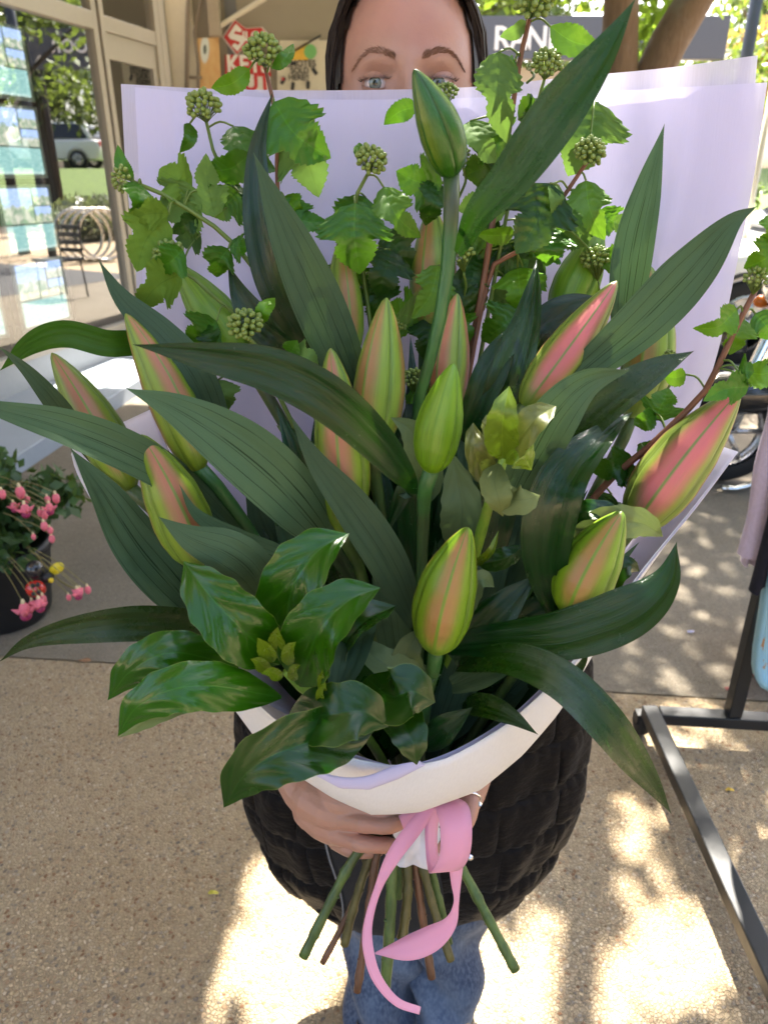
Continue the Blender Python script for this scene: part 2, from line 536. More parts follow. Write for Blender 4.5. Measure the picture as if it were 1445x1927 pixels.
# ------------------------------------------------------------------ ground and shopfront
def concrete_mat(name, tones, scale, bump=0.6, dirt=(0.12, 0.10, 0.08)):
    t = NT(name)
    c = t.coord()
    w = t.n('VectorMath', operation='ADD')
    nv = t.n('TexNoise'); nv.inputs['Scale'].default_value = 60
    t.l(c, nv.inputs['Vector'])
    sc = t.n('VectorMath', operation='SCALE'); t.l(nv.outputs[1], sc.inputs[0]); sc.inputs['Scale'].default_value = 0.004
    t.l(c, w.inputs[0]); t.l(sc.outputs[0], w.inputs[1])
    vec = w.outputs[0]
    cell = t.voro(vec, scale, out=1)
    sep = t.n('SeparateColor'); t.l(cell, sep.inputs[0])
    col = t.ramp(sep.outputs[0], [(i / (len(tones) - 1), q) for i, q in enumerate(tones)])
    d = t.voro(vec, scale, 'DISTANCE_TO_EDGE')
    gap = t.maprange(d, 0.02, 0.16, 1.0, 0.0)
    big = t.noise(c, 2.2, 5, 0.65)
    mid = t.noise(c, 45, 3, 0.6)
    matrix = t.mix(mid, tuple(q * .8 for q in tones[2]), tuple(min(1, q * 1.12) for q in tones[2]))
    peb = t.maprange(sep.outputs[1], 0.40, 0.55)
    col = t.mix(t.math('MULTIPLY', peb, t.maprange(d, 0.05, 0.2)), matrix, col)
    spk = t.maprange(t.voro(c, scale * .33, out=0), 0.0, 0.16, 0.85, 0)
    col = t.mix(t.math('MULTIPLY', spk, 0.8), col, (0.07, 0.065, 0.065))
    col = t.mix(t.maprange(big, 0.35, 0.72, 0, 0.45), col, dirt, 'MULTIPLY')
    col = t.mix(t.math('MULTIPLY', gap, 0.2), col, tuple(q * .35 for q in tones[1]))
    fine = t.noise(c, 700, 2)
    t.set(Base_Color=t.mix(t.math('MULTIPLY', fine, .35), col, tuple(q * .6 for q in tones[1])), Roughness=0.85)
    t.b.inputs['Specular IOR Level'].default_value = 0.25
    h = t.math('ADD', t.math('MULTIPLY', gap, -1), t.math('MULTIPLY', mid, .8))
    t.bump(t.math('ADD', h, t.math('MULTIPLY', sep.outputs[2], .6)), bump, 0.004)
    return t.m
M_AGG = concrete_mat('aggregate_concrete', [(.20, .09, .045), (.42, .30, .19), (.54, .425, .275), (.62, .52, .39), (.15, .135, .125), (.52, .40, .24)], 128, 0.9, (.80, .70, .58))
M_GREY = concrete_mat('grey_concrete', [(.16, .12, .085), (.23, .195, .15), (.29, .25, .195), (.37, .335, .28), (.16, .145, .125), (.30, .255, .19)], 190, .7, (.70, .66, .60))
M_ROAD = flat('asphalt', (.060, .058, .058), .9, var=.2, scale=90, bump=.3)
M_SAND = flat('sunlit_path', (.36, .27, .17), .9, var=.12, scale=14, bump=.2)
M_GRASS = flat('grass', (.10, .15, .035), .95, var=.3, scale=6, bump=.5)

def quad(name, pts, mat, kind='structure', parent=None):
    return mesh(name, pts, [tuple(range(len(pts)))], mat, parent, None, False, kind=kind)
quad('ground', [(-60, -30, -.012), (120, -30, -.012), (120, 200, -.012), (-60, 200, -.012)], M_SAND)
# slabs of the footpath: joint at a slight angle across the view
def jy(x): return 1.87 - .095 * x
quad('pavement', [(-4.5, -6, 0), (2.35, -6, 0), (2.35, jy(2.35) - .004, 0), (-4.5, jy(-4.5) - .004, 0)], M_AGG)
quad('pavement', [(-4.5, jy(-4.5) + .004, -.001), (2.35, jy(2.35) + .004, -.001), (3.1, 22, -.001), (-4.5, 22, -.001)], M_GREY)
quad('road', [(2.0, 5.0, .003), (70, 3.5, .003), (70, 10.5, .003), (2.2, 10.4, .003)], M_ROAD)
b = MB()
b.add([(2.35, -6, .0), (2.5, -6, .0), (2.95, 6.1, .0), (2.8, 6.1, .0), (2.35, -6, .012), (2.5, -6, .012), (2.95, 6.1, .012), (2.8, 6.1, .012)], [(4, 5, 6, 7), (0, 1, 5, 4), (1, 2, 6, 5), (2, 3, 7, 6), (3, 0, 4, 7)])
b.build('kerb', flat('kerb_stone', (.30, .28, .25), .85, bump=.2), kind='structure')
# litter on the path
def litter(name, px, size, mat, lab, rz):
    c = G(*px)
    b = MB()
    vv = []
    for k in range(7):
        a = 2 * math.pi * k / 7
        vv.append(c + Vector((math.cos(a + rz) * size, math.sin(a + rz) * size * .45, .004 + .003 * math.sin(k * 2))))
    b.add(vv + [c + Vector((0, 0, .009))], [(k, (k + 1) % 7, 7) for k in range(7)])
    b.build(name, mat, label=lab, cat='leaf' if 'leaf' in name else 'litter')
litter('fallen_leaf', (160, 1244), .022, flat('dry_leaf', (.26, .13, .06), .7), 'dry brown fallen leaf on the joint between the two slabs', .3)
litter('fallen_leaf', (402, 1682), .012, flat('yellow_leaf', (.55, .48, .06), .6), 'thin yellow fallen leaf on the beige path by the coat', 1.2)
litter('fallen_leaf', (1372, 1488), .012, flat('amber_leaf', (.70, .45, .06), .6), 'small amber fallen leaf inside the rack\'s base', .9)
litter('fallen_petal', (1372, 1297), .018, flat('red_petal', (.40, .12, .10), .6), 'faded red petal near the rack\'s upright post', -.5)
litter('paper_scrap', (1298, 1190), .014, flat('paper_scrap', (.62, .60, .78), .7), 'pale lilac paper scrap on the grey slab', -.6)

# shopfront: plane along S_DIR, s in metres along it, h height
S_A = Vector((-2.478, 4.646, 0))
S_DIR = Vector((.2541, .9672, 0))
S_N = Vector((.9672, -.2541, 0))
def FS(s, h, o=0.0): return S_A + S_DIR * s + S_N * o + Vector((0, 0, h))
SROT = Matrix((S_DIR, -S_N, Vector((0, 0, 1)))).transposed()
def fbox(b, s0, s1, h0, h1, o0, o1):
    b.box(FS((s0 + s1) / 2, (h0 + h1) / 2, (o0 + o1) / 2), (abs(s1 - s0), abs(o1 - o0), abs(h1 - h0)), SROT)
    return b
M_ALU = flat('champagne_aluminium', (.42, .37, .30), .42, metal=.25, var=.04)
M_ALUD = flat('dark_rubber', (.05, .045, .04), .6)
M_PLINTH = flat('grey_plinth', (.42, .42, .42), .55, var=.05)
M_STEP = flat('blue_grey_step', (.30, .34, .40), .65, var=.06, scale=12, bump=.1)
M_INT = flat('shop_interior', (.055, .05, .045), .8)

shop = empty('shopfront', FS(1, 0), 'angled shop window front with champagne metal frames and a low grey plinth', 'shopfront')
fbox(MB(), -4.5, 1.60, .0, .285, -.10, .01).build('plinth', M_PLINTH, shop, bevel=.004)
fbox(MB(), -4.5, 1.60, .287, .335, -.06, .025).build('sill', M_ALU, shop, bevel=.004)
fbox(MB(), -4.5, 1.60, 2.36, 2.47, -.06, .02).build('transom', M_ALU, shop, bevel=.004)
fbox(MB(), 1.745, 2.46, 2.37, 2.47, -.06, .015).build('transom', M_ALU, shop, bevel=.004)
fbox(MB(), 1.76, 2.46, 2.20, 2.368, -.05, -.002).build('door_head', M_ALU, shop, bevel=.004)
fbox(MB(), 1.60, 1.66, .0, 3.2, -.06, .018).build('mullion', M_ALU, shop, bevel=.004)
fbox(MB(), 1.663, 1.687, .0, 3.2, -.05, -.012).build('gasket', M_ALUD, shop)
fbox(MB(), 1.69, 1.745, .0, 3.2, -.06, .022).build('mullion', M_ALU, shop, bevel=.004)
fbox(MB(), 2.46, 2.53, .0, 3.2, -.06, .02).build('door_jamb', M_ALU, shop, bevel=.004)
fbox(MB(), 2.532, 2.55, .0, 3.2, -.05, -.005).build('gasket', M_ALUD, shop)
fbox(MB(), 2.552, 2.64, .0, 3.2, -.06, .012).build('door_jamb', M_ALU, shop, bevel=.004)
fbox(MB(), 2.40, 2.46, .02, 2.2, -.045, -.004).build('door_stile', M_ALU, shop, bevel=.003)
fbox(MB(), 1.70, 2.5, .0, .10, -.05, -.006).build('door_rail', M_ALU, shop)

def glass_mat():
    t = NT('window_glass')
    fr = t.n('Fresnel'); fr.inputs[0].default_value = 1.52
    gl = t.n('BsdfGlossy'); gl.inputs['Roughness'].default_value = 0.0
    gl.inputs[0].default_value = (.95, .97, 1, 1)
    tr = t.n('BsdfTransparent'); tr.inputs[0].default_value = (.78, .82, .80, 1)
    mx = t.n('MixShader')
    t.l(t.math('ADD', t.math('MULTIPLY', fr.outputs[0], 1.3), .22, clamp=True), mx.inputs[0])
    t.l(tr.outputs[0], mx.inputs[1]); t.l(gl.outputs[0], mx.inputs[2])
    t.l(mx.outputs[0], t.out.inputs[0])
    return t.m
M_GLASS = glass_mat()
def pane(name, s0, s1, h0, h1, o):
    mesh(name, to_local(shop, [FS(s0, h0, o), FS(s1, h0, o), FS(s1, h1, o), FS(s0, h1, o)]), [(0, 1, 2, 3)], M_GLASS, shop, None, False)
pane('pane', -4.5, 1.60, .335, 2.36, -.02)
pane('pane', -4.5, 1.60, 2.47, 3.2, -.02)
pane('door_pane', 1.745, 2.40, .10, 2.2, -.026)
pane('pane', 1.745, 2.46, 2.47, 3.2, -.02)
fbox(MB(), -4.6, 2.6, 3.2, 4.2, -3, .05).build('header', M_ALU, shop)
fbox(MB(), -4.6, 4.0, -.01, .02, -3.0, -.1).build('interior_floor', M_INT, shop)
fbox(MB(), -4.6, 4.0, 0, 3.2, -3.1, -3.0).build('interior_wall', M_INT, shop)
fbox(MB(), 2.55, 2.64, 0, 3.2, -3.0, -.07).build('interior_wall', M_INT, shop)

# entry step: edge follows the footpath, back follows the angled shopfront
p0, p1 = Vector((-2.25, .2, 0)), Vector((-1.62, 6.3, 0))
b = MB()
q = [p0, p1, FS(2.3, 0, .012), FS(-4.4, 0, .012)]
b.add([Vector((a.x, a.y, z)) for z in (-.02, .10) for a in q], [(4, 5, 6, 7), (0, 1, 5, 4), (1, 2, 6, 5), (3, 0, 4, 7)])
b.build('step', M_STEP, kind='structure', bevel=.008)

# posters hung in the window: sky-blue photographs over teal text panels
def poster_mat(name, kind, seed):
    t = NT(name)
    uv = t.coord('UV')
    n1 = t.noise(t.mapping(uv, (1.4, 1, 1), (seed, seed * 2, 0)), 3.2, 4, .6)
    n2 = t.noise(t.mapping(uv, (3, 8, 1), (seed * 3, 0, 0)), 3, 2)
    sep = t.n('SeparateXYZ'); t.l(uv, sep.inputs[0])
    if kind == 'photo':
        sky = t.maprange(t.math('ADD', sep.outputs[1], t.math('MULTIPLY', t.math('SUBTRACT', n1, .5), .7)), .45, .6)
        land = t.mix(t.maprange(n1, .35, .65), (.20, .30, .20), (.62, .58, .50))
        col = t.mix(sky, land, t.mix(n2, (.18, .32, .80), (.62, .72, .92)))
    else:
        col = t.mix(t.maprange(n2, .45, .6), (.22, .42, .42), (.34, .55, .54))
        col = t.mix(t.maprange(sep.outputs[1], .0, .15, .5, 0), col, (.7, .8, .78))
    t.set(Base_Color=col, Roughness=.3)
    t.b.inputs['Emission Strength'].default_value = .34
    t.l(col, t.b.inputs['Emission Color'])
    return t.m
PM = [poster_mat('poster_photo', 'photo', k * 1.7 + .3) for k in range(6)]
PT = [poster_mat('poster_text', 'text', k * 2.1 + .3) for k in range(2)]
M_PBORD = flat('poster_border', (.62, .74, .70), .3, var=.02)
PLAB = ['top window poster with pale photographs over a teal panel', 'window poster with a deep blue sky photograph and tower', 'window poster with small house photographs above teal text', 'lowest window poster with a blue and pink beach photograph',
        'poster behind the sill corner, beside the lowest beach poster', 'poster with white text at the window\'s near column', 'near-column poster with an orange photograph', 'near-column poster under the transom']
pi = 0
for ci, (s0, s1) in enumerate(((.45, .98), (-.22, .31))):
    for ri, (h0, h1) in enumerate(((1.86, 2.28), (1.40, 1.83), (.93, 1.36), (.44, .89))):
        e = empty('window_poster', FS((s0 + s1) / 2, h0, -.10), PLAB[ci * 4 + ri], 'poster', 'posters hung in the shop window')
        fbox(MB(), s0, s1, h0, h1, -.105, -.095).build('border', M_PBORD, e)
        def rect(nm, a0, a1, b0, b1, m, o=-.093):
            vv = [FS(s0 + (s1 - s0) * a0, h0 + (h1 - h0) * b0, o), FS(s0 + (s1 - s0) * a1, h0 + (h1 - h0) * b0, o), FS(s0 + (s1 - s0) * a1, h0 + (h1 - h0) * b1, o), FS(s0 + (s1 - s0) * a0, h0 + (h1 - h0) * b1, o)]
            mesh(nm, to_local(e, vv), [(0, 1, 2, 3)], m, e, [(0, 0), (1, 0), (1, 1), (0, 1)], False)
        rect('photograph', .06, .60, .45, .95, PM[(pi) % 6])
        rect('photograph', .63, .94, .70, .95, PM[(pi + 2) % 6])
        rect('photograph', .63, .94, .45, .68, PM[(pi + 4) % 6])
        rect('text_panel', .06, .94, .06, .42, PT[pi % 2])
        pi += 1
for k, s in enumerate((.385, 1.03)):
    e = empty('poster_cable', FS(s, .36, -.11), 'dark vertical poster rail inside the window, ' + ('near column side' if k == 0 else 'far column side'), 'rail', 'poster rails')
    MB().tube([FS(s, .34, -.11), FS(s, 2.36, -.11)], .010, 8).build('rail', M_ALUD, e, smooth=True)
    MB().box(FS(s, .37, -.11), (.06, .06, .04)).build('clamp', M_ALUD, e)

# verandah roof over the footpath (above the frame): its edge draws the shade line
b = MB()
_out = [(-7, -2.6), (-.25, -2.6), (.66, 7.6), (-7, 7.6)]
b.add([(x, y, z) for z in (4.2, 4.36) for x, y in _out], [(3, 2, 1, 0), (4, 5, 6, 7), (0, 1, 5, 4), (1, 2, 6, 5), (2, 3, 7, 6), (3, 0, 4, 7)])
b.build('verandah_roof', flat('white_soffit', (.74, .77, .80), .7, var=.03), label='flat white verandah roof over the footpath', cat='verandah')
# ------------------------------------------------------------------ wall with signs beyond the shop door
def text(txt, size, loc, rot, mat, parent=None, name='lettering', ext=.002, sx=1.0, align='CENTER', bold=.0):
    cu = bpy.data.curves.new('t', 'FONT')
    cu.body = txt; cu.size = size; cu.extrude = ext; cu.align_x = align; cu.align_y = 'CENTER'; cu.offset = bold
    o = bpy.data.objects.new('t', cu)
    COL.objects.link(o)
    dg = bpy.context.evaluated_depsgraph_get()
    me = bpy.data.meshes.new_from_object(o.evaluated_get(dg))
    bpy.data.objects.remove(o)
    M = Matrix.Translation(loc) @ rot.to_4x4() @ Matrix.Diagonal((sx, 1, 1, 1))
    if parent is not None: M = world_inv(parent) @ M
    me.transform(M)
    me.materials.clear(); me.materials.append(mat)
    return link(bpy.data.objects.new(name, me), parent)
ROT_S = Matrix.Rotation(math.radians(90), 3, 'X')            # text facing -Y
WY = 8.0
def W(x, y, o=0.0):
    r = ray(x, y)
    t = (WY - o) / r.y
    q = CAMV + r * t
    return q
def wbox(b, x0, y0, x1, y1, o0, o1):
    a, c = W(x0, y0, o1), W(x1, y1, o1)
    a2 = W((x0 + x1) / 2, (y0 + y1) / 2, o1)
    lo, hi = Vector((min(a.x, c.x), WY - o1, min(a.z, c.z))), Vector((max(a.x, c.x), WY - o0, max(a.z, c.z)))
    b.box((lo + hi) / 2, hi - lo)
    return b
M_WALL = flat('taupe_wall', (.30, .26, .20), .85, var=.05, scale=4)
M_WALLG = flat('grey_panel', (.15, .15, .155), .7, var=.05)
M_CREAM = flat('cream_board', (.62, .56, .44), .7, var=.04)
M_RED = flat('sign_red', (.52, .025, .022), .45, var=.05)
M_WHT = flat('sign_white', (.74, .71, .66), .5, var=.04)
M_BLK = flat('sign_black', (.02, .02, .022), .5)
M_YEL = flat('sign_yellow', (.75, .45, .05), .5)
M_GRN = flat('sign_green', (.16, .42, .13), .5)

wall = empty('end_wall', (-1.0, WY, 0), 'taupe wall behind the woman\'s head carrying the key-cutting signs', 'wall')
b = MB(); b.box((-1.03, WY + .1, 1.75), (1.76, .2, 3.5)); b.build('wall', M_WALL, wall)
wbox(MB(), 300, -60, 352, 900, 0, .10).build('pilaster', flat('grey_pilaster', (.24, .23, .22), .7), wall, bevel=.01)
wbox(MB(), 354, -60, 366, 900, 0, .05).build('trim', M_CREAM, wall)
wbox(MB(), 417, -60, 506, 900, 0, .012).build('grey_panel', M_WALLG, wall)
wbox(MB(), 526, 76, 640, 900, 0, .02).build('cream_panel', M_CREAM, wall)
b = MB(); b.tube([W(415, 48, .05), W(500, -4, .05)], .022, 6); b.build('brace', M_CREAM, wall)
M_PIPE = flat('brown_conduit', (.20, .16, .12), .6)
pipes = empty('conduit', W(375, 160, .08), 'brown conduits and cables running up the wall beside the orange poster', 'pipe')
b = MB(); b.tube([W(375, 300, .07), W(374, 120, .07), W(366, 60, .07), W(380, 0, .07), W(382, -40, .07)], .014, 8); b.build('cable', M_PIPE, pipes, smooth=True)
b = MB(); b.tube([W(352, 170, .09), W(354, 20, .09), W(356, -40, .09)], .02, 8); b.build('cable', M_PIPE, pipes, smooth=True)
wbox(MB(), 385, -40, 416, 68, .02, .12).build('meter_box', flat('meter_box', (.34, .28, .21), .6), pipes, bevel=.01)
b = MB(); b.tube([W(352, 145, .08), W(380, 146, .08)], .012, 8); b.build('bracket', M_PIPE, pipes, smooth=True)

op = empty('hanging_poster', W(394, 170, .05), 'orange and white poster hanging beside the red key sign', 'poster')
def poster_orange():
    t = NT('orange_poster')
    c = t.coord('UV'); s = t.n('SeparateXYZ'); t.l(c, s.inputs[0])
    n = t.noise(c, 5, 3)
    col = t.mix(n, (.55, .25, .07), (.66, .48, .22))
    d = t.math('ADD', t.math('MULTIPLY', t.math('SUBTRACT', s.outputs[0], .35), t.math('SUBTRACT', s.outputs[0], .35)), t.math('MULTIPLY', t.math('SUBTRACT', s.outputs[1], .82), t.math('SUBTRACT', s.outputs[1], .82)))
    col = t.mix(t.maprange(d, .03, .06, 1, 0), col, (.62, .66, .62))
    col = t.mix(t.maprange(d, .004, .008, 1, 0), col, (.10, .12, .10))
    t.set(Base_Color=col, Roughness=.5)
    return t.m
vv = [W(372, 190, .06), W(418, 190, .06), W(412, 70, .06), W(372, 72, .06)]
o = mesh('sheet', to_local(op, vv), [(0, 1, 2, 3)], poster_orange(), op, [(0, 0), (1, 0), (1, 1), (0, 1)], False)
s_ = o.modifiers.new('thickness', 'SOLIDIFY'); s_.thickness = .004

def plate(name, pts, o0, th, mat, parent):
    f = [W(x, y, o0 + th) for x, y in pts]; bk = [q + Vector((0, th, 0)) for q in f]
    n = len(f)
    fs = [tuple(range(n)), tuple(reversed(range(n, 2 * n)))] + [(i, i + n, (i + 1) % n + n, (i + 1) % n) for i in range(n)]
    return mesh(name, to_local(parent, f + bk), fs, mat, parent, None, False)
ks = empty('key_sign', W(465, 105, .03), 'red key-shaped sign with a big white S', 'sign')
K = [(421, 70), (443, 38), (462, 54), (492, 52), (505, 68), (488, 84), (466, 80), (446, 102)]
plate('border', [((x - 460) * 1.07 + 460, (y - 69) * 1.09 + 69) for x, y in K], .014, .012, M_WHT, ks)
plate('board', K, .028, .008, M_RED, ks)
plate('letter_s', [(444, 44), (456, 56), (452, 61), (443, 58), (440, 63), (460, 68), (464, 74), (447, 97), (436, 86), (442, 81), (449, 85), (452, 79), (434, 73), (429, 67)], .038, .003, M_WHT, ks)
text('ILCA', .105, W(479, 69, .042), ROT_S, M_WHT, ks, bold=.003)
kc = empty('keys_cut_sign', W(466, 172, .03), 'red and white KEYS CUT sign below the key-shaped one', 'sign')
plate('red_half', [(424, 103), (508, 103), (508, 139), (424, 139)], .014, .016, M_RED, kc)
plate('white_half', [(424, 140), (508, 140), (508, 176), (424, 176)], .014, .016, M_WHT, kc)
text('KEYS', .195, W(467, 122, .034), ROT_S, M_WHT, kc, bold=.006, sx=.92)
text('CUT', .20, W(470, 156, .034), ROT_S, M_RED, kc, bold=.006)
rm = empty('remotes_sign', W(560, 172, .03), 'cream and yellow sign reading REMOTES SOLD HERE with a green disc', 'sign')
plate('board', [(522, 112), (600, 72), (600, 176), (522, 176)], .022, .012, M_CREAM, rm)
plate('yellow_band', [(522, 110), (580, 78), (580, 113), (522, 113)], .036, .003, M_YEL, rm)
plate('dark_edge', [(520, 114), (604, 64), (604, 68), (520, 118)], .040, .006, M_BLK, rm)
plate('green_disc', [(584 + 12 * math.cos(a * .449), 97 + 14 * math.sin(a * .449)) for a in range(14)], .042, .003, M_GRN, rm)
text('REMOTES', .075, W(562, 120, .04), ROT_S, M_BLK, rm, bold=.001)
text('SOLD', .068, W(564, 133, .04), ROT_S, M_BLK, rm, bold=.001)
text('HERE!!', .068, W(562, 146, .04), ROT_S, M_BLK, rm, bold=.001)
for (x, y, a) in ((533, 152, .6), (592, 134, -.6), (551, 162, .2), (580, 160, .1)):
    MB().box(W(x, y, .045), (.032, .012, .066), Matrix.Rotation(a, 3, 'Y')).build('remote_picture', M_BLK, rm, bevel=.008)
plate('red_button', [(530, 146), (535, 146), (535, 151), (530, 151)], .052, .003, M_RED, rm)

# ------------------------------------------------------------------ far shop with dark sign
FY = 19.0
def FB(x, y, o=0.0):
    r = ray(x, y); return CAMV + r * ((FY - o) / r.y)
far = empty('far_shop', FB(1050, 400), 'beige far shop with a dark grey fascia sign reading RANE', 'building')
a, c = FB(700, 45), FB(1340, 112)
b = MB(); b.box(((a.x + c.x) / 2, FY + 2, (a.z + 0) / 2 - .4), (c.x - a.x, 3.6, a.z - .8)); b.build('wall', flat('beige_render', (.42, .34, .24), .8), far)
b = MB(); b.box(((a.x + c.x) / 2, FY, (FB(1000, 32).z + FB(1000, 113).z) / 2), (c.x - a.x + .4, .3, FB(1000, 32).z - FB(1000, 113).z)); b.build('fascia', flat('dark_fascia', (.085, .09, .105), .6), far)
for k, ch in enumerate('RANE'):
    text(ch, .62, FB(944 + 33 * k, 74, .17), ROT_S, M_WHT, far, bold=.012)
for k in range(4):
    x = a.x + .9 + k * 2.2
    b = MB(); b.box((x, FY + .17, 1.3), (1.6, .06, 1.9)); w_ = b.build('window', M_ALUD, far)
    b = MB(); b.box((x, FY + .13, 1.3), (1.45, .04, 1.75)); b.build('pane', flat('dark_glass', (.03, .035, .04), .08), w_)

# ------------------------------------------------------------------ trees
def leaf_mat(name, col, tr=.35, var=.25):
    t = NT(name)
    n = t.noise(t.coord(), 3.0, 2)
    g = t.n('NewGeometry').outputs['Random Per Island']
    c = t.mix(g, tuple(q * (1 - var) for q in col), tuple(min(1, q * (1 + var)) for q in col))
    t.set(Base_Color=c, Roughness=.45)
    t.translucent(t.mix(.5, c, (.35, .5, .04)), tr)
    return t.m
M_TLEAF = leaf_mat('tree_leaf', (.085, .150, .022))
M_TLEAF2 = leaf_mat('far_leaf', (.075, .110, .030))
M_TLEAF3 = leaf_mat('dark_far_leaf', (.030, .050, .018), .2)
M_OLEAF = leaf_mat('orange_leaf', (.42, .22, .09), .3, .4)
M_GLEAF = leaf_mat('grey_leaf', (.20, .21, .16), .2)
def bark_mat():
    t = NT('bark')
    c = t.coord()
    n = t.noise(t.mapping(c, (1, 1, .25)), 22, 5, .65)
    n2 = t.noise(c, 5, 3)
    col = t.mix(n, (.085, .055, .035), (.24, .165, .11))
    col = t.mix(t.maprange(n2, .5, .7, 0, .6), col, (.22, .20, .17))
    t.set(Base_Color=col, Roughness=.9)
    t.bump(n, .8, .02)
    return t.m
M_BARK = bark_mat()
M_BARKD = flat('dark_bark', (.035, .028, .022), .95, var=.2, scale=8, bump=.3)

def leaves_geo(pos, size, rng, droop=.3):
    n = len(pos)
    d = rng.normal(size=(n, 3)); d[:, 2] -= droop
    d /= np.linalg.norm(d, axis=1)[:, None]
    r = rng.normal(size=(n, 3))
    s = np.cross(d, r); s /= np.linalg.norm(s, axis=1)[:, None]
    L = size * rng.uniform(.7, 1.3, n)[:, None]
    p = np.asarray(pos)
    nrm = np.cross(d, s)
    v = np.stack([p, p + d * L * .45 + s * L * .27 + nrm * L * .06, p + d * L, p + d * L * .45 - s * L * .27 + nrm * L * .06], 1).reshape(-1, 3)
    f = np.arange(4 * n).reshape(-1, 4)
    return v, f
def fast_mesh(name, v, f, mat, parent=None, **kw):
    me = bpy.data.meshes.new(name)
    if parent is not None:
        v = np.asarray(v) + np.array(world_inv(parent).translation)
    me.vertices.add(len(v)); me.vertices.foreach_set('co', np.asarray(v, np.float32).ravel())
    me.loops.add(f.size); me.loops.foreach_set('vertex_index', f.ravel().astype(np.int32))
    me.polygons.add(len(f)); me.polygons.foreach_set('loop_start', np.arange(0, f.size, f.shape[1], dtype=np.int32))
    me.update(calc_edges=True); me.validate()
    me.materials.append(mat)
    return link(bpy.data.objects.new(name, me), parent, **kw)

def blobs(rng, centres, n):
    """leaf positions in clumps"""
    out = []
    for (c, r, k) in centres:
        q = rng.normal(size=(int(n * k), 3))
        q /= np.maximum(1e-6, np.linalg.norm(q, axis=1))[:, None]
        q *= (rng.uniform(0, 1, len(q)) ** .45)[:, None] * np.asarray(r)
        out.append(q + np.asarray(c))
    return np.concatenate(out)

# the street tree: forked trunk, crown over the footpath
tree = empty('street_tree', (1.62, 5.75, 0), 'forked brown-barked street tree behind the paper\'s top edge', 'tree')
tv = MB()
tv.tube(crom([(1.66, 5.75, -.05), (1.66, 5.75, .6), (1.64, 5.75, 1.5), (1.56, 5.75, 2.2), (1.52, 5.72, 2.9), (1.55, 5.5, 3.8), (1.4, 5.0, 4.8)], 24), list(np.linspace(.21, .13, 9)) + list(np.linspace(.128, .05, 16)), 16)
tv.tube(crom([(1.66, 5.75, 1.2), (1.80, 5.75, 2.0), (2.05, 5.80, 2.5), (2.42, 5.90, 3.1), (2.9, 6.0, 4.0), (3.3, 6.0, 5.0)], 20), list(np.linspace(.15, .05, 21)), 14)
tv.build('trunk', M_BARK, tree, smooth=True)
tb = MB()
for p0_, p1_, p2_ in (((1.55, 5.5, 3.8), (1.0, 4.4, 4.4), (.2, 3.4, 4.9)), ((1.5, 5.2, 4.4), (2.0, 4.0, 4.9), (2.2, 2.8, 5.2)), ((2.9, 6.0, 4.0), (3.6, 5.0, 4.4), (4.2, 4.0, 4.8)), ((1.53, 5.6, 3.4), (.8, 5.6, 4.0), (-.2, 5.6, 4.6)), ((1.4, 5, 4.8), (1.0, 3.8, 5.6), (.8, 2.4, 6.0))):
    tb.tube(crom([p0_, p1_, p2_], 10), list(np.linspace(.06, .015, 11)), 8)
tb.build('limbs', M_BARK, tree, smooth=True)
S3 = np.array(SUNV) / SUNV.z
rng = np.random.default_rng(5)
N = 60000
pos = np.stack([rng.uniform(-2.6, 5.2, N), rng.uniform(.9, 8.4, N), rng.uniform(3.6, 6.4, N)], 1)
g = pos - S3[None, :] * pos[:, 2:3]           # where each leaf's shade falls on the path
def ell(g, cx, cy, rx, ry): return ((g[:, 0] - cx) / rx) ** 2 + ((g[:, 1] - cy) / ry) ** 2
def vn(g, s, o): return np.array([noise.noise(Vector((a * s + o, b_ * s, o))) for a, b_ in g[:, :2]])
nz = vn(g, 5.5, 3.1); nz2 = vn(g, 14., 9.4)
keep = np.ones(N, bool)
front = g[:, 1] > .72
gapz = np.minimum.reduce([ell(g, .20, .94, .62, .15), ell(g, -.10, 1.12, .24, .14), ell(g, .66, 1.36, .07, .09), ell(g, .72, .96, .06, .10), ell(g, .55, 1.98, .10, .04), ell(g, .45, 1.42, .06, .04), ell(g, .78, 1.58, .2, .07)]) + nz * .9 + nz2 * .35
keep &= ~(front & (gapz < 1.0))  # crown shaped open where pools of sun should land on the path
keep &= ~(front & (g[:, 1] > 1.05) & (nz + .6 * nz2 > np.where(g[:, 1] > 1.7, .80, .46)))
keep &= ~((g[:, 1] > 4.6) & (nz > -.05))
keep &= ~((g[:, 0] > 2.2) & (nz > .05))
# gaps cut in the crown so that sun patches reach the bouquet
keep &= ~((ell(g, .12, .07, .035, .03) < 1) | (ell(g, -.02, -.02, .025, .03) < 1) | (ell(g, .22, .30, .03, .04) < 1) | (ell(g, .02, .27, .03, .03) < 1))
for (x_, y_, dz_, r_) in ((1160, 812, .16, .055), (1050, 1200, .21, .045), (1310, 190, -.02, .06), (875, 1455, .16, .06), (1120, 880, .18, .03), (1000, 300, .19, .035), (255, 1172, .222, .032), (290, 1165, .215, .028), (150, 1186, .222, .022)):
    q_ = B(x_, y_, dz_); q_ = q_ - Vector(S3) * q_.z
    keep &= ~(ell(g, q_.x, q_.y, r_, r_) < 1)
edge_ = ((pos[:, 0] - 1.3) / 3.9) ** 2 + ((pos[:, 1] - 4.6) / 3.9) ** 2
keep &= edge_ < 1 + .2 * rng.normal(size=N)
pos = pos[keep]
v, f = leaves_geo(pos, .125, rng)
fast_mesh('crown', v, f, M_TLEAF, tree, kind='stuff')
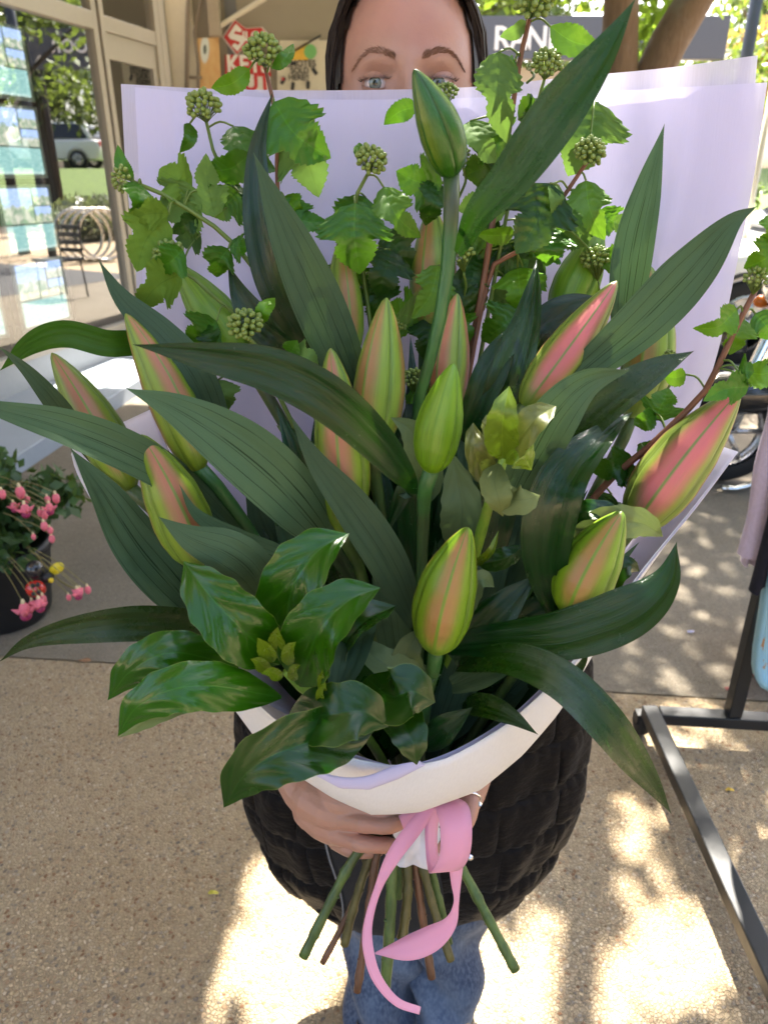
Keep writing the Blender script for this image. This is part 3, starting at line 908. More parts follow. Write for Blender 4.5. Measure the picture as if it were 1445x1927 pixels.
# drooping twigs below the crown that hang into view
pos = blobs(rng, [((1.05, 6.3, 3.0), (.55, .5, .55), 1), ((1.95, 6.1, 2.85), (.28, .3, .5), 1), ((1.55, 6.9, 3.1), (.7, .5, .5), 1), ((2.9, 6.6, 3.1), (.6, .5, .35), .7), ((.95, 5.2, 2.75), (.25, .3, .35), .35), ((1.9, 6.3, 2.3), (.25, .2, .35), .5)], 420)
v, f = leaves_geo(pos, .10, rng, .8)
fast_mesh('hanging_leaves', v, f, leaf_mat('hanging_leaf', (.13, .23, .03), .5), tree, kind='stuff')

def make_tree(name, lab, base, hgt, rad, lm, n, seed, bark=M_BARKD, group='trees across the street', crown_low=.35, lean=0, size=.22, tr=.16):
    rng = np.random.default_rng(seed)
    e = empty(name, base, lab, 'tree', group)
    bx, by, bz = base
    b = MB()
    b.tube(crom([(bx, by, bz - .1), (bx + lean * .3, by, bz + hgt * .3), (bx + lean, by, bz + hgt * .75)], 10), list(np.linspace(tr, tr * .35, 11)), 10)
    for k in range(5):
        a = k * 1.25 + seed
        z0 = hgt * (.35 + .08 * k)
        b.tube(crom([(bx + lean * .5, by, bz + z0), (bx + lean * .5 + math.cos(a) * rad * .5, by + math.sin(a) * rad * .5, bz + z0 + hgt * .15), (bx + math.cos(a) * rad * .85, by + math.sin(a) * rad * .85, bz + z0 + hgt * .25)], 6), list(np.linspace(tr * .45, .02, 7)), 6)
    b.build('trunk', bark, e, smooth=True)
    cs = []
    for k in range(16):
        a = rng.uniform(0, 6.28); q = rng.uniform(.15, .85)
        zz = bz + hgt * (crown_low + (1 - crown_low) * rng.uniform(.05, .92))
        cs.append(((bx + lean * .7 + math.cos(a) * rad * q, by + math.sin(a) * rad * q, zz), (rad * .42, rad * .42, hgt * .11), 1 / 16))
    v, f = leaves_geo(blobs(rng, cs, n), size, rng)
    fast_mesh('crown', v, f, lm, e, kind='stuff')
    return e
make_tree('shrub', 'orange-flushed bushy shrub beyond the street tree', (8.9, 24.0, 0), 5.0, 1.9, M_TLEAF2, 2600, 41, crown_low=.1, group='trees across the street', size=.26)
o = make_tree('shrub', 'rounded shrub with orange new growth beside the dark pole', (10.6, 24.6, 0), 5.2, 1.7, M_OLEAF, 1600, 42, crown_low=.5, group='trees across the street', size=.24)
make_tree('garden_tree', 'light green tree behind the far dark sign', (3.2, 24, 0), 9, 3.4, M_TLEAF2, 5000, 43, bark=M_BARK, size=.3)
make_tree('garden_tree', 'tall airy tree beyond the orange shrub', (13.5, 31, 0), 9, 3.2, M_TLEAF2, 4000, 44, bark=M_BARK, size=.3)

# BACKROW: unseen trees added behind the camera to darken reflections and cut fill light
BT = ['dense tree beyond the footpath, behind the photographer\'s left', 'tall unseen tree added by the kerb behind the photographer', 'round unseen tree added across the road, level with the photographer', 'shady unseen tree added across the road by the corner']
for k, (x, y, hgt, rad) in enumerate([(-4.5, -9, 7.5, 3.2), (4.5, -8, 7, 2.8), (10, -4, 8, 3.4), (12.5, 2.0, 7.5, 3.0)]):
    make_tree('added_tree', BT[k], (x, y, 0), hgt, rad, M_TLEAF3, 3600, 80 + k, crown_low=.22, size=.42, tr=.2, group='unseen trees added to darken reflections')
# poles
def pole(lab, base, top, r, mat, name='street_pole'):
    e = empty(name, base, lab, 'pole')
    MB().tube([base, top], r, 14).build('shaft', mat, e, smooth=True)
    MB().lathe([(r * 1.6, 0), (r * 1.6, .05), (r, .09)], base, 14).build('base_collar', mat, e, smooth=True)
q = P(1412, 60, 9.0)
pole('dark blue-grey street pole beside the orange shrub', Vector((q.x, q.y, 0)), Vector((q.x, q.y, 5.5)), .075, flat('dark_pole', (.035, .045, .06), .5))
q = P(1428, 300, 6.2)
pole('slim pale signpost behind the white car\'s bonnet', Vector((q.x, q.y, 0)), Vector((q.x, q.y, 2.05)), .028, flat('pale_pole', (.55, .50, .40), .5))
# ------------------------------------------------------------------ cars
M_CARW = flat('white_car_paint', (.72, .72, .70), .18, var=.02, coat=.8)
M_TYRE = flat('tyre', (.015, .015, .015), .85)
M_RIM = flat('alloy_rim', (.45, .45, .46), .28, metal=.9)
M_CGL = flat('car_glass', (.015, .018, .02), .05)
M_LAMPR = flat('red_lamp', (.55, .02, .02), .2)
M_LAMPW = flat('clear_lamp', (.75, .75, .78), .08, metal=.4)
def make_car(name, lab, loc, rz, suv=True):
    e = empty(name, loc, lab, 'car', 'parked white cars', rz)
    L, Wd = 4.5, .88
    if suv:
        low = [(-2.22, .45), (-2.25, .75), (-2.18, 1.02), (-1.9, 1.06), (.95, 1.03), (1.85, .95), (2.18, .80), (2.25, .50), (2.20, .30), (-2.15, .30)]
        roof = [(-2.05, 1.04), (-1.75, 1.58), (-1.35, 1.68), (.05, 1.66), (.35, 1.58), (1.05, 1.02)]
    else:
        low = [(-2.15, .40), (-2.2, .80), (-2.1, .95), (-1.5, .97), (.9, .95), (1.9, .82), (2.2, .66), (2.25, .42), (2.18, .25), (-2.1, .25)]
        roof = [(-1.7, .96), (-1.1, 1.40), (-.7, 1.46), (.0, 1.44), (.95, .94)]
    def loft(out, ys):
        v, f = [], []
        n = len(out)
        cxm = sum(q[0] for q in out) / n; czm = sum(q[1] for q in out) / n
        for (y, s, zs) in ys:
            for (x, z) in out: v.append(Vector((cxm + (x - cxm) * s, y, czm + (z - czm) * zs)))
        m = len(ys)
        for j in range(m - 1):
            for i in range(n):
                i2 = (i + 1) % n
                f.append((j * n + i, j * n + i2, (j + 1) * n + i2, (j + 1) * n + i))
        f.append(tuple(reversed(range(n)))); f.append(tuple(range((m - 1) * n, m * n)))
        return v, f
    v, f = loft(low, [(-Wd, .965, .90), (-Wd + .10, 1, 1), (Wd - .10, 1, 1), (Wd, .965, .90)])
    o = mesh('body', v, f, M_CARW, e, None, False)
    bv_ = o.modifiers.new('b', 'BEVEL'); bv_.width = .07; bv_.segments = 4; bv_.limit_method = 'ANGLE'; bv_.angle_limit = .35
    me = o.data; me.polygons.foreach_set('use_smooth', [True] * len(me.polygons))
    v, f = loft(roof, [(-Wd + .06, .97, .9), (-.62, .90, 1.0), (.62, .90, 1.0), (Wd - .06, .97, .9)])
    # tumblehome
    zt = max(q[1] for q in roof); zb = min(q[1] for q in roof)
    v = [Vector((q.x, q.y * (1 - .18 * (q.z - zb) / (zt - zb)), q.z)) for q in v]
    o = mesh('cabin', v, f, M_CARW, e, None, False)
    bv_ = o.modifiers.new('b', 'BEVEL'); bv_.width = .05; bv_.segments = 3; bv_.limit_method = 'ANGLE'; bv_.angle_limit = .35
    o.data.polygons.foreach_set('use_smooth', [True] * len(o.data.polygons))
    H0, H1 = zb + .06, zt - .09
    def side_win(x0, x1, x2, x3, s):
        yy = lambda z: s * ((Wd - .055) * (1 - .18 * (z - zb) / (zt - zb)) + .012)
        vv = [Vector((x0, yy(H0), H0)), Vector((x1, yy(H0), H0)), Vector((x2, yy(H1), H1)), Vector((x3, yy(H1), H1))]
        w_ = mesh('side_window', vv + [q - Vector((0, s * .03, 0)) for q in vv], [(0, 1, 2, 3), (0, 4, 5, 1), (1, 5, 6, 2), (2, 6, 7, 3), (3, 7, 4, 0)], M_CGL, e, None, False)
    for s in (-1, 1):
        r0, r1 = roof[0][0] + .25, roof[-1][0] - .22
        t0, t1 = roof[1][0] + .12, (roof[-2][0] - .12)
        side_win(r0, -.42, -.42, t0 + .1, s); side_win(-.34, .45, .30 if suv else .2, -.34, s)
        side_win(.50, r1, t1, .36 if suv else .25, s) if suv else None
        for xx in (-.38, .48 if suv else .4):
            MB().box((xx, s * (Wd + .003), .72), (.012, .012, .62)).build('door_gap', M_BLK, e, local=True)
            MB().box((xx - .16, s * (Wd + .015), .86), (.16, .03, .03)).build('door_handle', M_CARW, e, local=True, bevel=.006)
        MB().sphere((roof[-1][0] - .28, s * (Wd + .10), 1.02), .10, 12, 8, (.7, 1.1, .8)).build('mirror', M_CARW, e, local=True, smooth=True)
        MB().sphere((2.10, s * .62, .72), .16, 12, 8, (.6, 1.2, .55)).build('headlight', M_LAMPW, e, local=True, smooth=True)
        MB().box((-2.20, s * .66, .86), (.08, .22, .26)).build('tail_light', M_LAMPR, e, local=True, bevel=.02)
        for xx in (-1.35, 1.38):
            ry = Matrix.Rotation(math.radians(90), 3, 'X')
            MB().lathe([(.36, -.10), (.385, -.06), (.385, .12)], (xx, s * (Wd - .06), .345), 28, ry).build('wheel_arch', M_BLK, e, local=True, smooth=True)
            tw = MB().lathe([(.20, -.11), (.31, -.115), (.335, -.08), (.335, .08), (.31, .115), (.20, .11)], (xx, s * (Wd - .07), .335), 32, ry).build('wheel', M_TYRE, e, local=True, smooth=True)
            rb = MB()
            rb.lathe([(.215, .09), (.225, .112), (.205, .112)], (xx, s * (Wd - .07), .335), 32, ry if s < 0 else Matrix.Rotation(math.radians(-90), 3, 'X'))
            for k in range(7):
                a = 2 * math.pi * k / 7
                rb.tube([(xx, s * (Wd + .035), .335), (xx + .21 * math.cos(a), s * (Wd + .025), .335 + .21 * math.sin(a))], [.034, .024], 6)
            rb.sphere((xx, s * (Wd + .03), .335), .05, 10, 6)
            rb.build('rim', M_RIM, tw, local=True, smooth=True)
    ws = roof[-1]; wt = roof[-2]
    def slab(nm, a, c, wdt, wt_):
        n_ = Vector((c[1] - a[1], 0, -(c[0] - a[0]))).normalized() * (1 if c[0] < a[0] else -1)
        if n_.z < 0: n_ = -n_
        vv = [Vector((a[0], -wdt, a[1])), Vector((a[0], wdt, a[1])), Vector((c[0], wt_, c[1])), Vector((c[0], -wt_, c[1]))]
        mesh(nm, [q + n_ * .022 for q in vv] + [q - n_ * .02 for q in vv], [(0, 1, 2, 3), (0, 4, 5, 1), (1, 5, 6, 2), (2, 6, 7, 3), (3, 7, 4, 0)], M_CGL, e, None, False)
    slab('windscreen', (ws[0] - .08, ws[1] + .06), (wt[0] + .07, wt[1] - .06), .70, .58)
    slab('rear_window', (roof[0][0] + .06, roof[0][1] + .1), (roof[1][0] - .05, roof[1][1] - .06), .68, .58)
    MB().box((2.235, 0, .48), (.04, 1.1, .16)).build('grille', M_BLK, e, local=True, bevel=.01)
    return e
make_car('parked_car', 'white car parked on the side street, its alloy wheel beside the paper\'s edge', (2.86 + 1.38, 6.05 + .85, 0.003), math.pi, suv=False)

# ------------------------------------------------------------------ what the window glass mirrors: the far side of the plaza
def MIR(p):
    p = Vector(p)
    return p - S_N * (2 * (p - Vector((S_A.x, S_A.y, 0))).dot(S_N))
def V(x, y, z): return MIR(P(x, y, z))
def dirm(d):
    d = Vector(d); return d - S_N * (2 * d.dot(S_N))
q = V(105, 318, 30)
BH = q.z
b = MB()
c = Vector((q.x, q.y, 0)); u_ = (c - Vector((S_A.x, S_A.y, 0))).normalized(); s_ = Vector((u_.y, -u_.x, 0))
b.add([c - u_ * 9 - s_ * 14, c - u_ * 9 + s_ * 14, c - u_ * 3.0 + s_ * 14 + Vector((0, 0, BH)), c - u_ * 3.0 - s_ * 14 + Vector((0, 0, BH)), c + u_ * 40 + s_ * 20 + Vector((0, 0, BH)), c + u_ * 40 - s_ * 20 + Vector((0, 0, BH))], [(0, 1, 2, 3), (3, 2, 4, 5)])
b.build('grass_bank', M_GRASS, kind='structure')
e_ = dirm((-1, 0, 0))
make_car('parked_car', 'white four-wheel-drive wagon on the grass bank across the plaza', (q.x, q.y, BH), math.atan2(e_.y, e_.x), suv=True)
M_STEEL = flat('stainless_hoop', (.62, .58, .50), .25, metal=.9)
for k in range(4):
    c = V(152 + 15 * k, 436, 13.2 - .0 * k)
    d = dirm((.75, .66, 0)).normalized()
    e = empty('bike_hoop', (c.x, c.y, 0), ['stainless bicycle hoop nearest the white wagon\'s bank', 'second bicycle hoop of the plaza row', 'third bicycle hoop of the plaza row', 'last bicycle hoop, beside the shop window\'s mullion in the glass'][k], 'bike rack', 'row of bicycle hoops')
    MB().tube([Vector((c.x, c.y, .45)) + d * .43 * math.cos(a * math.pi / 16) + Vector((0, 0, .43 * math.sin(a * math.pi / 16))) for a in range(33)], .028, 8, False).build('hoop', M_STEEL, e, smooth=True)
    MB().box((c.x, c.y, .012), (.3, .12, .024)).build('foot', M_STEEL, e)
c = V(128, 560, 9.4)
ch = empty('outdoor_chair', (c.x, c.y, 0), 'small dark slatted chair standing on the sunny plaza', 'chair')
for sx_ in (-.2, .2):
    for sy_ in (-.2, .2):
        MB().tube([(c.x + sx_, c.y + sy_, 0), (c.x + sx_ * .9, c.y + sy_ * .9, .45)], .012, 6).build('leg', M_BLK, ch)
MB().box((c.x, c.y, .46), (.44, .44, .025)).build('seat', M_BLK, ch)
for k in range(4):
    MB().box((c.x, c.y + .21, .56 + .09 * k), (.42, .02, .05)).build('back_slat', M_BLK, ch)
for sx_ in (-.2, .2): MB().tube([(c.x + sx_, c.y + .2, .45), (c.x + sx_, c.y + .23, .90)], .012, 6).build('back_post', M_BLK, ch)
sg0, sg1 = V(70, 55, 19), V(200, 130, 19)
sx_ = (V(200, 90, 19) - V(80, 90, 19)).normalized()
sn = sx_.cross(Vector((0, 0, 1))).normalized()
if sn.dot(Vector((S_A.x, S_A.y, 0)) - sg0) < 0: sn = -sn
sr = Matrix((sn.cross(Vector((0, 0, 1))) * -1, Vector((0, 0, 1)), sn)).transposed()
mid = V(135, 92, 19)
sgn = empty('roadside_sign', (mid.x, mid.y, 0), 'dark grey fascia board with white letters OOR across the plaza', 'sign')
rotb = Matrix((sr.col[0], sr.col[2], sr.col[1])).transposed()
hh = V(130, 52, 19).z - V(130, 126, 19).z
MB().box(mid - sn * .1, (2.2, .18, hh), rotb).build('board', flat('sign_board_dark', (.07, .075, .085), .6), sgn)
text('OOR', .42, mid + sn * .02 + Vector((0, 0, .05)), sr, M_WHT, sgn, bold=.012)
for k in (-.9, .9): MB().tube([Vector((mid.x, mid.y, 0)) + sr.col[0] * k - sn * .1, mid + sr.col[0] * k - sn * .1], .07, 10).build('post', M_BARKD, sgn, smooth=True)
TL = ['dark leafy tree nearest the sign across the plaza', 'dark tall tree beside the white wagon', 'broad dark tree behind the wagon', 'yellow-green tree at the back of the bank', 'light leafy tree overhanging the plaza\'s near side']
for k, (px, z, hgt, rad, m) in enumerate([(95, 24, 8.5, 2.6, M_TLEAF3), (135, 36, 11, 3.2, M_TLEAF3), (60, 40, 12, 4, M_TLEAF3), (165, 46, 10, 4, M_TLEAF2), (20, 14, 6, 2.2, M_TLEAF2)]):
    c = V(px, 318, z)
    make_tree('plaza_tree', TL[k], (c.x, c.y, BH if z > 26 else 0), hgt, rad, m, 4200, 60 + k, crown_low=.38 if k < 4 else .42, size=.3 if k < 4 else .16, tr=.3 if k < 4 else .12)
for k, (px, z) in enumerate(((140, 17), (172, 17.5), (195, 18))):
    c = V(px, 335, z)
    rng = np.random.default_rng(90 + k)
    e = empty('grey_bush', (c.x, c.y, 0), ['low silver bush nearest the bicycle hoops', 'middle silver bush of the planting across the plaza', 'low silver bush at the far end of the planting, by the window mullion'][k], 'bush', 'silver bushes across the plaza')
    v, f = leaves_geo(blobs(rng, [((c.x, c.y, .45), (.8, .8, .5), 1)], 900), .16, rng, -.4)
    fast_mesh('foliage', v, f, M_GLEAF, e, kind='stuff')
    MB().tube([(c.x, c.y, 0), (c.x, c.y, .5)], .03, 6).build('stem', M_BARKD, e)

# ------------------------------------------------------------------ clothes rack with garments, scooter, toy cart
M_RACK = flat('black_steel', (.030, .031, .034), .38, var=.06, metal=.3)
rk = empty('clothes_rack', (.93, 1.1, 0), 'black square-tube clothes rack on castors beside the path', 'clothes rack')
def beam(nm, a, c, w, h, bevel=.003):
    a, c = Vector(a), Vector(c)
    d = (c - a); L = d.length
    R = Matrix((d.normalized(), Vector((0, 0, 1)).cross(d).normalized() if abs(d.normalized().z) < .9 else Vector((0, 1, 0)), Vector((0, 0, 1)) if abs(d.normalized().z) < .9 else Vector((-1, 0, 0)))).transposed()
    MB().box((a + c) / 2, (L, w, h), R).build(nm, M_RACK, rk, bevel=bevel)
ZB = .085
beam('base_rail', (.725, 1.62, ZB), (.69, .10, ZB), .042, .035)
beam('base_bar', (.748, 1.60, ZB - .001), (1.14, 1.565, ZB - .001), .042, .034)
beam('base_rail', (1.16, 1.585, ZB), (1.125, .10, ZB), .042, .035)
beam('base_bar', (.712, .12, ZB - .001), (1.10, .12, ZB - .001), .042, .034)
beam('post', (.935, 1.583, ZB + .018), (.935, 1.583, 1.62), .036, .036)
beam('post', (.905, .12, ZB + .018), (.905, .12, 1.62), .036, .036)
beam('top_rail', (.935, 1.62, 1.64), (.905, .08, 1.64), .034, .034)
for (x, y) in ((.725, 1.60), (.69, .12), (1.16, 1.57), (1.125, .12)):
    ry = Matrix.Rotation(math.radians(90), 3, 'Y')
    w_ = MB().lathe([(.008, -.012), (.033, -.012), (.035, 0), (.033, .012), (.008, .012)], (x - .012, y + .03, .035), 20, ry).build('castor', M_TYRE, rk, smooth=True)
    MB().box((x - .012, y + .03, .055), (.034, .03, .03)).build('fork', M_RACK, w_)

def garment(lab, y0, wid, top, bot, mat, x=.92, seed=0, sleeve=None):
    e = empty('hanging_garment', (x, y0, top), lab, 'garment', 'clothes on the rack')
    n, m = 40, 30
    v, f = [], []
    for i in range(m + 1):
        t = i / m
        z = top - .06 + (bot - top + .06) * t
        hw = wid / 2 * (float(np.interp(t, [0, .06, .15, 1], [.25, .75, .95, 1.05])))
        for k in range(n):
            a = 2 * math.pi * k / n
            th = .022 + .012 * math.sin(5 * a + seed + 3 * t) + .010 * t * math.sin(9 * a + seed)
            v.append(Vector((x + hw * math.cos(a), y0 + th * math.sin(a) * (1 + t) + .010 * math.sin(4 * math.cos(a) * 2 + seed) * t, z + (.03 * (1 - abs(math.cos(a))) if i == 0 else 0))))
    for i in range(m):
        for k in range(n):
            k2 = (k + 1) % n
            f.append((i * n + k, i * n + k2, (i + 1) * n + k2, (i + 1) * n + k))
    mesh('cloth', to_local(e, v), f, mat, e)
    if sleeve:
        for s in ((-1,) if sleeve == 1 else (-1, 1)):
            C = crom([(x + s * wid * .42, y0, top - .10), (x + s * (wid * .50 + .01), y0 - .01, top - .35), (x + s * (wid * .50), y0 - .02, bot + .04)], 20)
            tvv, tf, tu = tube_geo(C, [.020 + .010 * k / 20 + .003 * math.sin(k) for k in range(21)], 16, False)
            inv = world_inv(e)
            mesh('sleeve', [inv @ q for q in tvv], tf, mat, e)
    b = MB()
    b.tube([(x, y0, 1.66), (x, y0, top + .02)], .003, 6); b.tube([(x - .17, y0, top - .06), (x, y0, top + .02), (x + .17, y0, top - .06)], .006, 6)
    b.build('hanger', M_METAL, e, smooth=True)
def cloth_mat(name, col):
    return flat(name, col, .9, var=.10, scale=120, bump=.2)
garment('navy knitted garment hanging at the rack\'s far end', 1.46, .26, 1.45, .56, cloth_mat('navy_cloth', (.008, .009, .020)), x=.965, seed=1)
garment('pale lilac top with hanging sleeves behind the navy garment', 1.54, .17, 1.45, .58, cloth_mat('lilac_cloth', (.62, .54, .72)), x=.938, seed=2, sleeve=2)
garment('black dress in the middle of the rack', 1.25, .20, 1.45, .62, cloth_mat('black_cloth', (.012, .012, .014)), x=.98, seed=3)

# weathered blue toy cart standing in the rack's base
def blue_mat():
    t = NT('chipped_blue_paint')
    c = t.coord()
    n = t.noise(t.mapping(c, (1, 1, .5)), 26, 4, .65); n2 = t.noise(c, 6, 2)
    col = t.mix(n2, (.22, .46, .60), (.34, .58, .70))
    rust = t.maprange(n, .60, .64)
    t.set(Base_Color=t.mix(rust, col, (.42, .19, .05)), Roughness=.45)
    t.bump(t.math('MULTIPLY', rust, -1), .4, .002)
    return t.m
M_BLUE = blue_mat()
def shell(x0, x1, y0, y1, z0, z1, r=.03):
    b = MB()
    n = 24
    for (inset, z) in ((.03, z0), (.005, z0 + .02), (0, z1), (.012, z1 + .006), (.014, z1 - .01), (.03, z0 + .03)):
        for k in range(n):
            a = 2 * math.pi * (k + .5) / n
            cx = math.copysign(abs(math.cos(a)) ** .35, math.cos(a)); cy = math.copysign(abs(math.sin(a)) ** .35, math.sin(a))
            b.v.append(Vector(((x0 + x1) / 2 + cx * ((x1 - x0) / 2 - inset), (y0 + y1) / 2 + cy * ((y1 - y0) / 2 - inset), z))); b.uv.append((0, 0))
    for j in range(5):
        for k in range(n):
            k2 = (k + 1) % n
            b.f.append((j * n + k, j * n + k2, (j + 1) * n + k2, (j + 1) * n + k))
    b.f.append(tuple(reversed(range(n)))); b.f.append(tuple(range(5 * n, 6 * n)))
    return b
tc = empty('metal_tray', (.96, 1.50, .30), 'chipped light blue metal tray hanging at the rack post', 'tray')
_sb = shell(.868, 1.16, -.21, .21, 0, .05)
_R = Matrix.Rotation(math.radians(82), 4, 'X')
_sb.v = [Matrix.Translation((0, 1.50, .50)) @ _R @ q for q in _sb.v]
_sb.build('tray', M_BLUE, tc, smooth=True)
MB().tube(crom([(.935, 1.55, .76), (.94, 1.50, .74), (.95, 1.47, .69)], 6), .004, 6).build('hook', M_METAL, tc, smooth=True)
bk = empty('red_bucket', (1.235, 1.90, 0), 'red plastic bucket on the path behind the rack', 'bucket')
MB().lathe([(.0, .0), (.09, .0), (.12, .19), (.126, .20), (.118, .20), (.088, .01)], (1.235, 1.90, .002), 30).build('pail', flat('red_plastic', (.60, .03, .02), .35), bk, smooth=True)
MB().tube([Vector((1.235 + .122 * math.cos(a * math.pi / 12), 1.90, .18 + .12 * math.sin(a * math.pi / 12))) for a in range(13)], .003, 6).build('handle', M_METAL, bk, smooth=True)

# motor scooter behind the rack
sc = empty('motor_scooter', (1.95, 3.5, 0), 'black motor scooter with chrome mirror and orange indicators behind the rack', 'scooter')
M_CHR = flat('chrome', (.75, .78, .80), .08, metal=1.0, var=.02)
M_ORG = flat('orange_lens', (.80, .20, .02), .2)
for x in (1.70, 2.75):
    ry = Matrix.Rotation(math.radians(90), 3, 'X')
    w_ = MB().lathe([(.17, -.05), (.24, -.055), (.265, 0), (.24, .055), (.17, .05)], (x, 3.5, .265), 30, ry).build('wheel', M_TYRE, sc, smooth=True)
    rb = MB().lathe([(.165, -.03), (.18, -.03), (.18, .03), (.165, .03)], (x, 3.5, .265), 30, ry)
    for k in range(6):
        a = k * math.pi / 3
        rb.tube([(x, 3.5, .265), (x + .17 * math.cos(a), 3.5, .265 + .17 * math.sin(a))], .014, 6)
    rb.build('rim', M_RIM, w_, smooth=True)
M_BODYK = flat('black_gloss', (.012, .012, .014), .15, coat=.5, var=.05)
MB().sphere((1.74, 3.5, .46), .24, 20, 12, (1.2, .45, .45)).build('front_fender', M_BODYK, sc, smooth=True)
b = MB(); b.tube(crom([(1.70, 3.5, .28), (1.80, 3.5, .65), (1.90, 3.5, 1.0)], 8), .045, 10); b.build('fork', M_CHR, sc, smooth=True)
MB().sphere((1.92, 3.5, .80), .26, 18, 12, (.42, .75, 1.25)).build('leg_shield', M_BODYK, sc, smooth=True)
MB().sphere((1.80, 3.47, .97), .10, 16, 10, (.8, 1, 1)).build('headlamp', M_CHR, sc, smooth=True)
b = MB(); b.tube(crom([(1.96, 3.16, 1.06), (1.90, 3.35, 1.04), (1.90, 3.65, 1.04), (1.96, 3.84, 1.06)], 12), .015, 8); b.build('handlebar', M_CHR, sc, smooth=True)
for s in (-1, 1):
    MB().sphere((1.84, 3.5 + s * .20, .86), .04, 10, 7, (1.2, 1, .8)).build('indicator', M_ORG, sc, smooth=True)
    b = MB(); b.tube([(1.90, 3.5 + s * .22, 1.05), (1.88, 3.5 + s * .30, 1.22)], .006, 6); b.sphere((1.88, 3.5 + s * .32, 1.26), .07, 14, 9, (.35, 1.2, .8)); b.build('mirror', M_CHR, sc, smooth=True)
shell(1.95, 2.55, 3.34, 3.66, .24, .32).build('footboard', M_BODYK, sc, smooth=True)
MB().sphere((2.62, 3.5, .55), .32, 20, 12, (1.2, .55, .75)).build('rear_body', M_BODYK, sc, smooth=True)
MB().sphere((2.55, 3.5, .80), .30, 20, 10, (1.25, .48, .30)).build('seat', M_TYRE, sc, smooth=True)
b = MB(); b.tube(crom([(2.2, 3.42, .25), (1.95, 3.38, .10), (1.76, 3.36, .02), (1.66, 3.36, .018)], 10), .014, 8); b.build('side_stand', M_CHR, sc, smooth=True)

# ------------------------------------------------------------------ potted fuchsia
PC = Vector((-1.335, 2.24, 0))
pt = empty('potted_fuchsia', PC, 'fuchsia with pink bells in a round black pot by the shop step', 'potted plant')
MB().lathe([(.0, .0), (.135, .0), (.15, .02), (.185, .25), (.195, .26), (.195, .29), (.18, .29), (.172, .24), (.0, .235)], PC, 40).build('pot', flat('black_plastic_pot', (.014, .014, .016), .45, var=.1), pt, smooth=True)
rng = np.random.default_rng(31)
cs = []
for k in range(26):
    a = rng.uniform(0, 6.28); r = rng.uniform(.02, .27)
    cs.append(((PC.x + math.cos(a) * r, PC.y + math.sin(a) * r, .33 + rng.uniform(-.09, .20) * (1.2 - r * 2)), (.09, .09, .07), 1 / 26))
pos = blobs(rng, cs, 2300)
n = len(pos)
v, f = leaves_geo(pos, .05, rng, .1)
# wider ovate leaves
p = v.reshape(-1, 4, 3); mid_ = (p[:, 1] + p[:, 3]) / 2
p[:, 1] = mid_ + (p[:, 1] - mid_) * 1.25; p[:, 3] = mid_ + (p[:, 3] - mid_) * 1.25
fast_mesh('foliage', p.reshape(-1, 3), f, leaf_mat('fuchsia_leaf', (.040, .100, .030), .2), pt, kind='stuff')
M_PINK = flat('fuchsia_pink', (.72, .16, .22), .5, var=.12)
M_MAG = flat('fuchsia_magenta', (.28, .02, .09), .5, var=.12)
M_CRM = flat('fuchsia_bud', (.70, .58, .34), .5, var=.1)
M_FST = flat('fuchsia_stem', (.20, .17, .06), .6)
def fuchsia(q, s, open_, root):
    q = Vector(q)
    b = MB()
    b.tube(crom([tuple(root), tuple((root + q) / 2 + Vector((0, 0, .02))), tuple(q + Vector((0, 0, .02 * s)))], 6), .0015, 5)
    b.build('flower_stalk', M_FST, pt, smooth=True)
    b = MB()
    b.sphere(q, .012 * s, 10, 7, (1, 1, 1.5))
    if open_:
        for k in range(4):
            a = k * math.pi / 2 + q.x * 40
            d = Vector((math.cos(a), math.sin(a), 0))
            b.tube([q + Vector((0, 0, .004)), q + d * .014 * s - Vector((0, 0, .004 * s)), q + d * .026 * s + Vector((0, 0, .006 * s))], [.006 * s, .007 * s, .001], 6)
    fl = b.build('flower', M_PINK, pt, smooth=True)
    if open_:
        MB().sphere(q - Vector((0, 0, .016 * s)), .012 * s, 10, 7, (1.1, 1.1, 1.0)).build('corolla', M_MAG, fl, smooth=True)
    MB().sphere(q + Vector((0, 0, .018 * s)), .006 * s, 8, 5, (.8, .8, 1.6)).build('tube', M_CRM, fl, smooth=True)
for k, (x, y, op_, s) in enumerate([(39, 927, 0, 1.5), (52, 940, 0, .9), (48, 958, 1, 1.3), (106, 938, 0, 1.2), (90, 940, 0, .9), (94, 955, 1, 1.1), (84, 968, 0, 1.2), (94, 962, 0, 1.0), (84, 990, 0, 1.1), (95, 998, 0, .9), (98, 1014, 0, 1.0), (64, 1010, 0, .7), (76, 965, 0, .9), (27, 952, 1, 1.0), (5, 930, 0, 1.1), (47, 1147, 1, 1.7), (62, 1138, 0, 1.2), (75, 1136, 1, 1.3), (82, 1128, 0, 1.1), (130, 1124, 0, .8), (147, 1115, 1, 1.1), (166, 1110, 0, 1.0), (152, 1112, 0, .9)]):
    z = 2.20 if y < 1050 else 2.16
    q = P(x, y, z + .05 * math.sin(k * 2.1))
    root = Vector((PC.x + (q.x - PC.x) * .55, PC.y + (q.y - PC.y) * .6, q.z + .06 if y > 1050 else q.z + .02))
    fuchsia(q, s * .78, op_, root)
b = MB(); b.tube(crom([tuple(PC + Vector((.1, 0, .32))), tuple(P(105, 1085, 2.3)), tuple(P(135, 1105, 2.25)), tuple(P(150, 1110, 2.24))], 10), .003, 6); b.build('trailing_stem', M_FST, pt, smooth=True)
